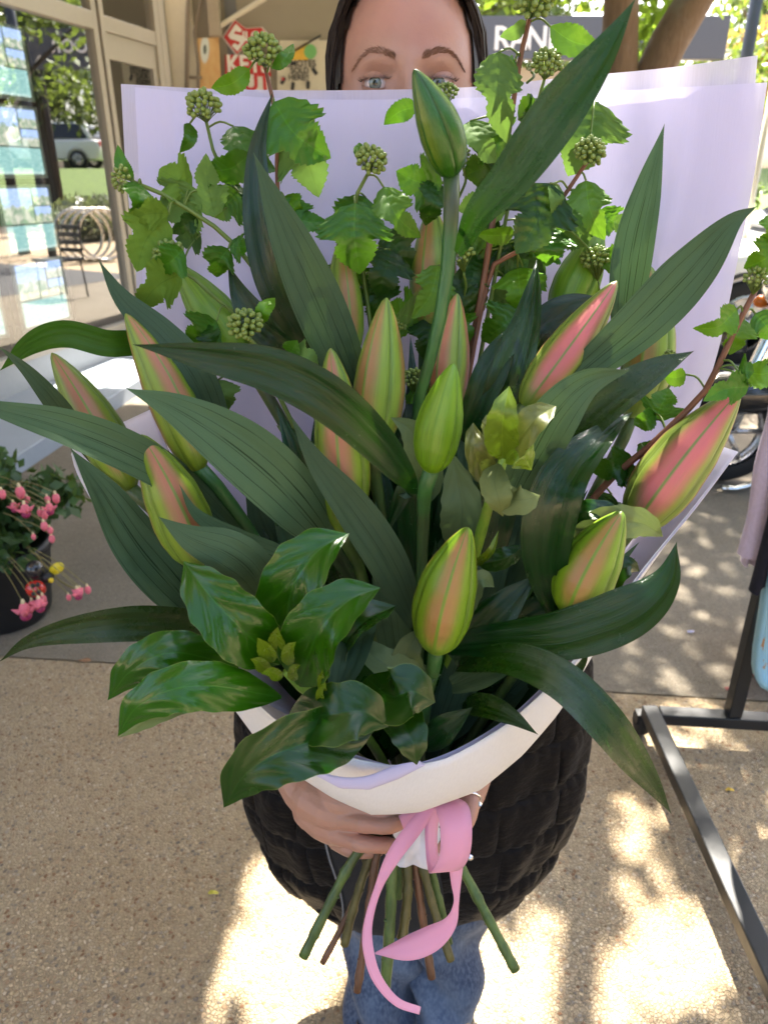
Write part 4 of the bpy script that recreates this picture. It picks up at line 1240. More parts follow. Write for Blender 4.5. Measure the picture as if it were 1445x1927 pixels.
# ladybird and bee ornaments stuck in the pot
lb = empty('ladybird_ornament', P(68, 1105, 2.2), 'glossy red and black ladybird ornament at the pot\'s rim', 'ornament')
MB().sphere(P(68, 1108, 2.2), .030, 18, 12, (1, .8, .9)).build('shell', flat('ladybird_red', (.55, .03, .02), .15, coat=.5), lb, smooth=True)
MB().sphere(P(66, 1072, 2.2), .027, 16, 10, (1, 1, 1.1)).build('head', flat('ladybird_black', (.02, .02, .024), .12, coat=.5), lb, smooth=True)
for (x, y) in ((62, 1102), (74, 1114), (64, 1118), (72, 1100)): MB().sphere(P(x, y, 2.175), .007, 10, 6).build('spot', M_BLK, lb, smooth=True)
MB().tube([P(68, 1125, 2.21), Vector((PC.x + .15, PC.y - .05, .24))], .003, 6).build('stake', M_BLK, lb)
be = empty('bee_ornament', P(92, 1085, 2.22), 'yellow-winged black bee ornament beside the red ladybird', 'ornament')
MB().sphere(P(107, 1070, 2.22), .028, 16, 10, (1.0, .3, .6), Matrix.Rotation(-.6, 3, 'Y').to_3x3()).build('wing', flat('bee_yellow', (.75, .62, .03), .3), be, smooth=True)
MB().sphere(P(90, 1086, 2.22), .017, 14, 9, (1.1, 1, 1.1)).build('body', M_BLK, be, smooth=True)
MB().sphere(P(97, 1092, 2.21), .008, 10, 6).build('stripe', flat('bee_stripe', (.75, .55, .03), .3), be, smooth=True)
MB().tube([P(90, 1092, 2.23), Vector((PC.x + .16, PC.y, .24))], .003, 6).build('stake', M_BLK, be)
# ------------------------------------------------------------------ the woman holding the bouquet
def skin_mat():
    t = NT('skin')
    c = t.coord()
    n1 = t.noise(c, 38, 4, 0.6); n2 = t.noise(c, 420, 3, 0.6); n3 = t.noise(c, 14, 2)
    col = t.mix(n1, (0.36, 0.190, 0.130), (0.46, 0.265, 0.195))
    col = t.mix(t.maprange(n3, 0.45, 0.7, 0, 0.5), col, (0.42, 0.180, 0.130))
    col = t.mix(t.maprange(t.voro(c, 130), 0.0, 0.09, 0.35, 0), col, (0.30, 0.14, 0.09))
    t.set(Base_Color=col, Roughness=t.maprange(n1, 0.3, 0.7, 0.40, 0.55), Subsurface_Weight=0.12)
    t.b.inputs['Subsurface Radius'].default_value = (1.0, 0.35, 0.2)
    t.b.inputs['Subsurface Scale'].default_value = 0.004
    t.bump(t.math('ADD', n2, t.math('MULTIPLY', n1, 2)), 0.35, 0.0010)
    return t.m
M_SKIN = skin_mat()

def hair_mat(name, a, b):
    t = NT(name)
    uv = t.coord('UV')
    s = t.noise(t.mapping(uv, (30, .8, 1)), 6, 3, 0.6)
    t.set(Base_Color=t.mix(s, a, b), Roughness=0.45)
    t.b.inputs['Specular IOR Level'].default_value = 0.25
    t.bump(s, 0.5, 0.001)
    return t.m
M_HAIR = hair_mat('dark_hair', (0.006, 0.0036, 0.003), (0.030, 0.018, 0.013))
M_BROW = hair_mat('brow_hair', (0.20, 0.10, 0.06), (0.30, 0.16, 0.10))

def coat_mat():
    t = NT('quilted_nylon')
    c = t.coord()
    t.b.inputs['Specular IOR Level'].default_value = 0.13
    n = t.noise(t.mapping(c, (1, 1, 2.5)), 26, 4, 0.6)
    w = t.noise(c, 500, 2)
    t.set(Base_Color=t.mix(n, (0.0022, 0.0018, 0.002), (0.0058, 0.0045, 0.0046)), Roughness=t.maprange(n, 0.3, 0.7, 0.5, 0.68), Sheen_Weight=0.03)
    t.bump(t.math('ADD', t.math('MULTIPLY', n, 3), t.math('MULTIPLY', w, 0.2)), 0.5, 0.004)
    return t.m
M_COAT = coat_mat()
M_PLACK = flat('coat_lining_panel', (0.010, 0.0105, 0.0125), 0.9, var=0.12, scale=160, bump=0.15)

def denim_mat():
    t = NT('denim')
    c = t.coord()
    n = t.noise(c, 9, 3, 0.6); w = t.noise(t.mapping(c, (1, 1, 0.35)), 240, 2); w2 = t.noise(c, 60, 3)
    col = t.mix(t.maprange(n, 0.35, 0.7), (0.018, 0.034, 0.078), (0.085, 0.120, 0.185))
    col = t.mix(t.maprange(w, 0.35, 0.7, 0, 0.35), col, (0.20, 0.24, 0.31))
    t.set(Base_Color=col, Roughness=0.85, Sheen_Weight=0.1)
    t.bump(t.math('ADD', w, w2), 0.25, 0.0015)
    return t.m
M_DENIM = denim_mat()
M_STITCH = flat('stitch_seam', (0.06, 0.08, 0.14), 0.85)
M_SHOE = flat('tan_leather', (0.50, 0.33, 0.18), 0.5, var=0.1, bump=0.1)
M_SOLE = flat('pale_sole', (0.62, 0.60, 0.55), 0.6)
M_STONE = flat('clear_stone', (0.85, 0.88, 0.92), 0.05, metal=0.6, var=0.02)

person = empty('person', (0.05, 0.95, 0), 'woman in a long dark quilted coat and jeans, face half hidden behind the bouquet', 'person')

EYE_MID = P(768, 157, .742)
HC = EYE_MID + Vector((0, 0.078, 0.0))      # head centre
FW = Vector((0, -1, 0))

def head_geo():
    nu, nv = 150, 130
    v, f = [], []
    for i in range(nv + 1):
        ph = math.pi * i / nv
        for k in range(nu):
            th = 2 * math.pi * k / nu          # th = 0 looks at the camera
            x = math.sin(ph) * math.sin(th); y = math.sin(ph) * math.cos(th); z = math.cos(ph)
            sx, sy, sz = 0.0750, (0.094 if y > 0 else 0.104), (0.122 if z > 0 else 0.128)
            # squarer forehead
            e = 0.86
            def sp(a): return math.copysign(abs(a) ** e, a)
            X, Y, Z = sp(x) * sx, sp(y) * sy, z * sz
            if Z < -0.01:
                k_ = min(1, (-Z - 0.01) / 0.115)
                X *= 1 - 0.42 * k_ ** 1.6
                if Y < 0: Y *= 1 - 0.25 * k_
            X *= 1 - 0.05 * max(0, (Z - .05) / .07)
            if Y > 0.02:
                g = min(1, (Y - 0.02) / 0.03)
                d = 0.0
                ax = abs(X)
                d += 0.0040 * math.exp(-((ax - .030) / .022) ** 2 - ((Z - .021) / .010) ** 2)         # brow
                d -= 0.0105 * math.exp(-((ax - .031) / .0165) ** 2 - ((Z - .000) / .0125) ** 2)       # socket
                d -= 0.0035 * math.exp(-((ax - .013) / .008) ** 2 - ((Z - .006) / .012) ** 2)
                d += 0.0022 * math.exp(-((ax - .027) / .02) ** 2 - ((Z - .055) / .02) ** 2)           # forehead bosses
                nb = float(np.interp(Z, [-.062, -.052, -.040, -.02, 0, .012, .03], [0, .021, .027, .019, .0105, .0055, 0]))
                wd = float(np.interp(Z, [-.055, -.045, -.02, 0, .02], [.015, .0125, .009, .0085, .011]))
                d += nb * math.exp(-(X / wd) ** 2)
                d += 0.0035 * math.exp(-((ax - .042) / .016) ** 2 - ((Z + .03) / .016) ** 2)          # cheeks
                d += 0.006 * math.exp(-(X / .024) ** 2 - ((Z + .078) / .007) ** 2) + 0.005 * math.exp(-(X / .02) ** 2 - ((Z + .09) / .006) ** 2) - .004 * math.exp(-(X / .024) ** 2 - ((Z + .084) / .003) ** 2)
                d += 0.009 * math.exp(-(X / .02) ** 2 - ((Z + .112) / .014) ** 2)
                # frown and forehead lines
                d -= 0.0009 * math.exp(-((ax - .008) / .0016) ** 2) * math.exp(-((Z - .030) / .014) ** 2)
                d -= 0.0005 * math.exp(-((ax - .014) / .0014) ** 2) * math.exp(-((Z - .032) / .010) ** 2)
                # lid crease
                zc = .0105 - 6.0 * (ax - .031) ** 2
                d -= 0.0016 * math.exp(-((Z - zc) / .0016) ** 2) * math.exp(-((ax - .031) / .015) ** 4)
                Y += d * g
            v.append(Vector((HC.x + X, HC.y - Y, HC.z + Z)))
    for i in range(nv):
        for k in range(nu):
            k2 = (k + 1) % nu
            f.append((i * nu + k, (i + 1) * nu + k, (i + 1) * nu + k2, i * nu + k2))
    return v, f

EYE_R = 0.0132
def eye_c(s): return HC + Vector((s * 0.0315, -0.0725, 0.0))
def lids_geo(s):
    """upper and lower lid shells around one eyeball"""
    v, f = [], []
    c = eye_c(s)
    R = EYE_R + 0.0009
    n, m = 26, 8
    for (e0, e1) in ((17, 85), (-22, -80)):
        base = len(v)
        for i in range(n + 1):
            az = math.radians(-74 + 148 * i / n)
            wcl = math.cos(az * 1.12)
            a0 = e0 * max(0.0, wcl) + (0 if e0 > 0 else 2)
            for k in range(m + 1):
                el = math.radians(a0 + (e1 - a0) * k / m)
                r = R + (0.0006 if k == 0 else 0) + 0.0012 * (k / m)
                v.append(c + Vector((r * 1.12 * math.sin(az) * math.cos(el), -r * math.cos(az) * math.cos(el), r * math.sin(el))))
        for i in range(n):
            for k in range(m):
                q = base + i * (m + 1) + k
                ff = (q, q + m + 1, q + m + 2, q + 1)
                f.append(ff if e0 > 0 else tuple(reversed(ff)))
    return v, f

def capsules(chains):
    b = MB()
    for pts, rad in chains:
        n = 14
        C = crom(pts, n)
        rr = np.interp(np.linspace(0, 1, n + 1), np.linspace(0, 1, len(rad)), rad)
        b.tube(C, list(rr), 14)
        b.sphere(C[0], rr[0], 14, 10); b.sphere(C[-1], rr[-1], 14, 10)
    return b

def remeshed(b, voxel, smooth=6):
    me = bpy.data.meshes.new('tmp')
    me.from_pydata([tuple(q) for q in b.v], [], b.f)
    o = bpy.data.objects.new('tmp', me)
    COL.objects.link(o)
    r = o.modifiers.new('r', 'REMESH'); r.mode = 'VOXEL'; r.voxel_size = voxel
    s = o.modifiers.new('s', 'SMOOTH'); s.iterations = smooth; s.factor = 0.5
    dg = bpy.context.evaluated_depsgraph_get()
    ev = o.evaluated_get(dg)
    m2 = ev.to_mesh()
    v = [q.co.copy() for q in m2.vertices]
    f = [tuple(p.vertices) for p in m2.polygons]
    ev.to_mesh_clear()
    bpy.data.objects.remove(o); bpy.data.meshes.remove(me)
    return v, f

# hands: joints in photo pixels and depth
def J(*q): return tuple(P(*q))
RH = capsules([
    ([tuple(Vector((-.165, .84, 1.00))), J(520, 1330, .875), J(556, 1455, .858), J(596, 1508, .835)], [.034, .030, .0255, .027]),
    ([J(590, 1500, .835), J(628, 1528, .818), J(655, 1538, .808)], [.027, .023, .013]),
    ([J(592, 1520, .84), J(622, 1556, .825), J(642, 1572, .815)], [.026, .022, .0125]),
    ([J(600, 1495, .835), J(645, 1510, .812), J(675, 1520, .80)], [.022, .019, .012]),
    ([J(668, 1519, .80), J(712, 1527, .785), J(752, 1532, .79), J(776, 1536, .80)], [.0105, .0098, .0088, .0078]),
    ([J(650, 1540, .806), J(690, 1549, .783), J(728, 1553, .777), J(752, 1546, .780), J(772, 1545, .786)], [.0128, .0112, .0102, .0112, .0096, .0092, .0096, .0086, .0074]),
    ([J(636, 1570, .814), J(676, 1585, .792), J(715, 1590, .785), J(742, 1590, .79), J(758, 1590, .80)], [.0122, .0106, .0096, .0106, .0092, .0086, .0088, .0080, .0068]),
    ([J(634, 1582, .826), J(660, 1598, .812), J(688, 1602, .808), J(712, 1600, .815)], [.0105, .0092, .0082, .007]),
    ([J(612, 1485, .84), J(660, 1490, .83), J(720, 1505, .825), J(760, 1512, .82)], [.017, .012, .0105, .009]),
])
LH = capsules([
    ([tuple(Vector((.225, .84, 1.00))), J(980, 1250, .91), J(915, 1400, .89), J(886, 1480, .868)], [.034, .028, .022, .020]),
    ([J(884, 1490, .865), J(876, 1515, .852), J(868, 1540, .845)], [.019, .016, .012]),
    ([J(884, 1488, .845), J(884, 1520, .828), J(872, 1552, .815), J(842, 1566, .81), J(810, 1572, .80)], [.012, .0105, .0098, .009, .008]),
    ([J(876, 1520, .855), J(868, 1560, .84), J(850, 1586, .822), J(822, 1590, .805), J(800, 1592, .795)], [.012, .0105, .0098, .0088, .0078]),
    ([J(872, 1540, .865), J(864, 1580, .85), J(850, 1600, .835), J(830, 1604, .825)], [.0105, .0092, .0085, .0075]),
    ([J(872, 1550, .875), J(864, 1592, .86), J(852, 1612, .85), J(838, 1616, .84)], [.0095, .0085, .0075, .0065]),
])
bv, bf = [], []
def app(v, f):
    n = len(bv)
    bv.extend(v); bf.extend(tuple(i + n for i in q) for q in f)
app(*head_geo())
app(*lids_geo(-1)); app(*lids_geo(1))
for hb in (RH, LH): app(*remeshed(hb, 0.0013, 3))
trunk = capsules([
    ([tuple(HC + Vector((0, .02, -.07))), tuple(HC + Vector((0, .035, -.15))), (0.04, .955, 1.27)], [.052, .050, .06]),
    ([(0.04, .955, 1.27), (0.045, .95, 1.05), (0.05, .95, .80)], [.13, .14, .15]),
    ([(-.11, .95, 1.27), (-.15, .92, 1.2), (-.165, .84, 1.00)], [.06, .05, .036]),
    ([(.19, .95, 1.27), (.21, .92, 1.2), (.225, .84, 1.00)], [.06, .05, .036]),
    ([(0.0, .95, .80), (-.005, .94, .45), (-.005, .885, .06)], [.085, .055, .038]),
    ([(.11, .95, .80), (.115, .94, .45), (.115, .885, .06)], [.085, .055, .038]),
    ([(-.005, .91, .045), (-.01, .83, .04)], [.028, .02]), ([(.115, .91, .045), (.12, .83, .04)], [.028, .02])])
app(*remeshed(trunk, 0.012, 4))
body = mesh('body', to_local(person, bv), bf, M_SKIN, person)

# eyes
def eye_mat(gx, gz):
    t = NT('eyeball')
    g = t.n('TexCoord').outputs['Normal']
    sep = t.n('SeparateXYZ'); t.l(g, sep.inputs[0])
    dx = t.math('SUBTRACT', sep.outputs[0], gx); dz = t.math('SUBTRACT', sep.outputs[2], gz)
    r = t.math('SQRT', t.math('ADD', t.math('MULTIPLY', dx, dx), t.math('MULTIPLY', dz, dz)))
    c = t.ramp(r, [(0.0, (.004, .004, .004)), (0.17, (.004, .004, .004)), (0.20, (.16, .17, .11)), (0.36, (.20, .22, .17)), (0.45, (.05, .06, .05)), (0.50, (.60, .52, .49)), (1.0, (.55, .40, .37))])
    t.set(Base_Color=c, Roughness=0.06, Coat_Weight=0.6)
    return t.m
for s, gx, gz in ((-1, -.12, -.02), (1, -.12, -.02)):
    b = MB().sphere(eye_c(s), EYE_R, 32, 24)
    o = b.build('eye', eye_mat(gx, gz), person, smooth=True)
# brows, lashes
def head_front(x, z):
    """surface point of the head front at (x, z) relative to the head centre"""
    best, bd = None, 1e9
    for q in HEADV:
        d = (q.x - HC.x - x) ** 2 + (q.z - HC.z - z) ** 2
        if d < bd: best, bd = q, d
    return best
HEADV = [q for q in bv[:150 * 131] if q.y < HC.y - .03]
for s in (-1, 1):
    b = MB()
    rs = random.Random(3 + s)
    for i in range(420):
        t = rs.random()
        x = .0125 + .043 * t
        zc = float(np.interp(t, [0, .35, .6, .8, 1], [.0205, .0265, .0270, .0215, .0120]))
        th = float(np.interp(t, [0, .3, .7, 1], [.0030, .0030, .0018, .0007]))
        z = zc + rs.uniform(-1, 1) * th
        a = float(np.interp(t, [0, .3, .7, 1], [1.0, .55, -.1, -.6])) + rs.gauss(0, .15)
        L = .0046 * (1 - .3 * t)
        p0 = Vector((HC.x + s * x, head_front(s * x, z).y - .0003, HC.z + z))
        p1 = p0 + Vector((s * math.cos(a) * L, -.0004, math.sin(a) * L))
        b.tube([p0, (p0 + p1) / 2 + Vector((0, -.0005, 0)), p1], [.00017, .00015, .00004], 3, False)
    b.build('eyebrow', M_BROW, person)
    b = MB()
    for i in range(40):
        az = math.radians(-66 + 132 * i / 39)
        el = math.radians(17 * max(0, math.cos(az * 1.12)))
        R = EYE_R + .0018
        p0 = eye_c(s) + Vector((R * 1.12 * math.sin(az) * math.cos(el), -R * math.cos(az) * math.cos(el), R * math.sin(el)))
        d = Vector((math.sin(az), -.9, .15 + .3 * rs.random())).normalized() * (.0045 + .002 * abs(math.sin(az)))
        b.tube([p0, p0 + d * .6, p0 + d + Vector((0, 0, .0012))], [.00026, .0002, .00005], 3, False)
    b.build('eyelashes', M_HAIR, person)

# hair: cap plus strands parted in the middle and falling straight
hb = MB()
nu, nv = 90, 60
v, f, uv = [], [], []
for i in range(nv + 1):
    ph = math.pi * .78 * i / nv
    for k in range(nu):
        th = 2 * math.pi * k / nu
        x = math.sin(ph) * math.sin(th); y = math.sin(ph) * math.cos(th); z = math.cos(ph)
        X, Y, Z = x * .083, y * (.100 if y > 0 else .116), z * .131
        v.append(HC + Vector((X, -Y, Z))); uv.append((k / nu, i / nv))
for i in range(nv):
    for k in range(nu):
        k2 = (k + 1) % nu
        c = (v[i * nu + k] + v[(i + 1) * nu + k2]) / 2 - HC
        # leave the face open
        lim = float(np.interp(abs(c.x), [0, .03, .05, .064, .074], [.099, .094, .078, .045, -.02]))
        if -c.y > -.005 and c.z < lim: continue
        f.append((i * nu + k, (i + 1) * nu + k, (i + 1) * nu + k2, i * nu + k2))
hb.add(v, f, uv)
rs = random.Random(11)
for s in (-1, 1):
    for i in range(170):
        a = rs.random() ** 1.3
        y0 = .072 - .15 * a
        start = Vector((s * rs.uniform(.002, .012), -y0, .126 - max(0, y0 - .02) * .55))
        q1 = Vector((s * (.040 + .006 * rs.random()), -(.070 - .13 * a), float(np.interp(a, [0, 1], [.096, .112])) + rs.uniform(-.004, .006)))
        q2 = Vector((s * (.0705 + .006 * rs.random() + .005 * (a > .1)), -(.038 - .105 * a), .046 + rs.uniform(-.006, .006)))
        q3 = Vector((s * (.0775 + .007 * rs.random()), -(.030 - .10 * a) + rs.uniform(-.004, .004), -.03))
        q4 = Vector((s * (.078 + .010 * rs.random()), -(.022 - .08 * a), -.12))
        q5 = Vector((s * (.068 + .014 * rs.random()), .005 + .05 * a, -.22))
        C = crom([tuple(HC + q) for q in (start, q1, q2, q3, q4, q5)], 18)
        r = rs.uniform(.0012, .0030)
        tv, tf, tuv = tube_geo(C, [r * (1 - .5 * k / 18) for k in range(19)], 5, False)
        hb.add(tv, tf, [(i * .13 + q[0] * .1, q[1]) for q in tuv])
    for i in range(60):                      # fine loose hairs along the face
        a = rs.random()
        C = crom([tuple(HC + Vector((s * q[0], -q[1], q[2]))) for q in ((.01, .075, .112), (.044 + .004 * a, .071, .09 - .004 * a), (.066 + .004 * a, .05, .05), (.074 + .005 * a, .036, -.02), (.075 + .008 * a, .03, -.12))], 16)
        tv, tf, tuv = tube_geo(C, .00035, 3, False)
        hb.add(tv, tf, tuv)
hb.build('hair', M_HAIR, person, smooth=True)

# coat
CX, CY = 0.045, 0.945
def coat_r(h):
    hs = [.29, .33, .40, .52, .70, .90, 1.05, 1.20, 1.28, 1.33]
    rx = [.165, .198, .240, .270, .268, .235, .205, .195, .18, .085]
    ry = [.118, .138, .155, .165, .162, .155, .150, .140, .12, .075]
    return float(np.interp(h, hs, rx)), float(np.interp(h, hs, ry))
def quilt(th, h):
    row = (h - .335) / .088 + .05 * math.sin(th * 5)
    sp = abs((row + .5) % 1 - .5) * .088           # distance to a horizontal seam
    lean = .22 * math.sin(th) * (h - .6)
    col = (th / (2 * math.pi) * 13 + lean + .12 * math.floor(row)) 
    sc = abs((col + .5) % 1 - .5) * .10
    puff = .010 * (1 - math.exp(-(sp / .008) ** 1.0)) * (1 - .6 * math.exp(-(sc / .004) ** 2))
    wr = .0016 * math.sin(th * 61 + h * 23 + 2 * math.sin(h * 40)) * math.exp(-((sp - .008) / .012) ** 2) + .004 * math.sin(th * 7 + h * 11) + .0025 * math.sin(th * 17 - h * 29)
    return puff + wr - .005
nu, nv = 330, 190
v, f = [], []
for i in range(nv + 1):
    h = .29 + (1.33 - .29) * i / nv
    rx, ry = coat_r(h)
    for k in range(nu):
        th = 2 * math.pi * k / nu
        e = .82
        cx = math.copysign(abs(math.sin(th)) ** e, math.sin(th)); cy = math.copysign(abs(math.cos(th)) ** e, math.cos(th))
        d = quilt(th, h) if h > .335 else .004 * math.sin(th * 7)
        hz = h - .045 * (math.sin(th) ** 2) * (1 - min(1, (h - .29) / .2)) + .008 * math.sin(th * 5) * (1 - min(1, (h - .29) / .1))
        v.append(Vector((CX + cx * (rx + d), CY - cy * (ry + d), hz)))
for i in range(nv):
    for k in range(nu):
        k2 = (k + 1) % nu
        f.append((i * nu + k, i * nu + k2, (i + 1) * nu + k2, (i + 1) * nu + k))
coat = mesh('coat', to_local(person, v), f, M_COAT, person)
cs = coat.modifiers.new('thickness', 'SOLIDIFY'); cs.thickness = -.006
# front facing panel with its edge piping
v, f = [], []
n, m = 20, 40
for i in range(m + 1):
    h = .292 + .60 * i / m
    rx, ry = coat_r(h)
    for k in range(n + 1):
        x = -.095 + .155 * k / n + .012 * math.sin(i * .23)
        s_ = min(.98, abs((x - CX + .045) / rx))
        y = CY - (ry + .012) * (1 - s_ ** 2.4) ** (1 / 2.4) - .004 + .003 * math.sin(k * .9 + i * .3)
        v.append(Vector((x + .02, y, h + .004 * math.sin(k * .5))))
for i in range(m):
    for k in range(n):
        f.append((i * (n + 1) + k, i * (n + 1) + k + 1, (i + 1) * (n + 1) + k + 1, (i + 1) * (n + 1) + k))
pl = mesh('front_panel', to_local(person, v), f, M_PLACK, person)
ps = pl.modifiers.new('thickness', 'SOLIDIFY'); ps.thickness = .003
edge = [v[i * (n + 1)] for i in range(m + 1)]
tv, tf, tuv = tube_geo([q + Vector((0, -.002, 0)) for q in edge], .0016, 5)
mesh('piping', to_local(person, tv), tf, flat('grey_piping', (.16, .17, .19), .7), person)
q = P(884, 1615, 1.05)
MB().lathe([(0, .002), (.003, .0015), (.004, 0), (.005, -.001)], q, 14, Vector((0, -1, .3)).to_track_quat('Z', 'Y').to_matrix()).build('snap', M_METAL, person, smooth=True)
# sleeves
for s, pts in ((-1, [(-.08, .95, 1.27), (-.15, .92, 1.17), (-.165, .85, 1.00), tuple(P(520, 1290, .88))]), (1, [(.16, .95, 1.27), (.215, .92, 1.17), (.225, .85, 1.00), tuple(P(992, 1240, .915))])):
    C = crom(pts, 60)
    rr = [.062 - .018 * (k / 60) + .006 * abs(math.sin(k * .42)) for k in range(61)]
    tv, tf, tuv = tube_geo(C, rr, 26, False)
    mesh('sleeve', to_local(person, tv), tf, M_COAT, person)
# jeans
for s, cx in ((-1, -.002), (1, .108)):
    v, f = [], []
    n, m = 72, 90
    for i in range(m + 1):
        h = .012 + .80 * i / m
        r = float(np.interp(h, [.02, .06, .2, .35, .5, .85], [.062, .060, .070, .084, .092, .105]))
        oy = .865 + .085 * min(1, h / .6) + .010 * math.sin(h * 9)
        for k in range(n):
            a = 2 * math.pi * k / n
            fold = .010 * math.sin(3 * a + h * 38 + s) * math.exp(-((h - .14) / .14) ** 2) + .006 * math.sin(2 * a - h * 24 + s * 2) + .0025 * math.sin(5 * a + h * 60)
            rr = r + fold
            v.append(Vector((cx + rr * math.sin(a) * (1.0 if s * math.sin(a) > 0 else .95), oy - rr * math.cos(a) * 1.08, h)))
    for i in range(m):
        for k in range(n):
            k2 = (k + 1) % n
            f.append((i * n + k, i * n + k2, (i + 1) * n + k2, (i + 1) * n + k))
    lg = mesh('jeans_leg', to_local(person, v), f, M_DENIM, person)
    ls = lg.modifiers.new('thickness', 'SOLIDIFY'); ls.thickness = -.003
    seam = [v[i * n + (n - 8 if s > 0 else 8)] + Vector((0, -.001, 0)) for i in range(m + 1)]
    tv, tf, tuv = tube_geo(seam, .0022, 5)
    mesh('seam', to_local(person, tv), tf, M_STITCH, lg)
    # shoe
    v, f = [], []
    for i in range(22):
        t = i / 21
        yy = .985 - .225 * t
        w = float(np.interp(t, [0, .05, .3, .55, .8, .95, 1], [.012, .030, .034, .040, .043, .030, .008]))
        top = float(np.interp(t, [0, .05, .35, .5, .75, .95, 1], [.04, .06, .062, .058, .048, .040, .03]))
        for k in range(20):
            a = 2 * math.pi * k / 20
            zz = .028 + (top - .028) * max(0, math.cos(a)) if math.cos(a) > 0 else .028 * (1 + math.cos(a)) + .016
            v.append(Vector((cx + s * .006 * t + w * math.sin(a), yy, zz)))
    for i in range(21):
        for k in range(20):
            k2 = (k + 1) % 20
            f.append((i * 20 + k, (i + 1) * 20 + k, (i + 1) * 20 + k2, i * 20 + k2))
    f.append(tuple(range(20))); f.append(tuple(reversed(range(21 * 20, 22 * 20))))
    sh = mesh('shoe', to_local(person, v), f, M_SHOE, person)
    sv, sf = [], []
    for i in range(22):
        t = i / 21
        yy = .992 - .24 * t
        w = float(np.interp(t, [0, .05, .3, .55, .8, .95, 1], [.014, .034, .037, .043, .047, .035, .012]))
        for (a, b_) in ((-1, 0), (-1, .022), (1, .022), (1, 0)):
            sv.append(Vector((cx + s * .006 * t + a * w, yy, b_)))
    for i in range(21):
        for k in range(4):
            k2 = (k + 1) % 4
            sf.append((i * 4 + k, i * 4 + k2, (i + 1) * 4 + k2, (i + 1) * 4 + k))
    mesh('sole', to_local(person, sv), sf, M_SOLE, sh, smooth=False)
# ring on the left hand
rc = P(884, 1503, .8365)
re = empty('finger_ring', rc, 'silver ring with a small clear stone on the hand behind the ribbon', 'ring')
b = MB()
ax1 = (P(884, 1515, .83) - P(884, 1490, .843)).normalized()
s1_ = ax1.orthogonal().normalized(); s2_ = ax1.cross(s1_)
ringp = [rc + (s1_ * math.cos(2 * math.pi * k / 24) + s2_ * math.sin(2 * math.pi * k / 24)) * .0122 for k in range(25)]
b.tube(ringp, .0014, 8, False)
b.build('band', M_METAL, re, smooth=True)
MB().sphere(rc + Vector((.0095, -.009, .001)), .0032, 8, 5).build('stone', M_STONE, re, smooth=False)

# fingernails
M_NAIL = flat('fingernail', (.62, .36, .31), .22, var=.05, coat=.3)
for (a, c, w) in (((760, 1543, .775), (776, 1541, .776), .0062), ((746, 1588, .785), (760, 1588, .789), .0055), ((806, 1572, .793), (797, 1577, .789), .0056), ((816, 1590, .797), (803, 1594, .789), .0056)):
    p_, q_ = P(*a), P(*c)
    d = (q_ - p_).normalized(); vd = (CAMV - p_).normalized(); sd = d.cross(vd).normalized(); up_ = sd.cross(d)
    R = Matrix((d, sd, up_)).transposed()
    MB().sphere((p_ + q_) / 2 + vd * .0015, .0058, 12, 8, (1.1, w / .0058 * .8, .32), R).build('fingernail', M_NAIL, person, smooth=True)
# ------------------------------------------------------------------ plant builders
def lance(tm, b, e=1.15):
    def f(t):
        if t < tm: return math.sin(math.pi / 2 * t / tm) ** e
        return b + (1 - b) * math.cos(math.pi / 2 * (t - tm) / (1 - tm))
    return f

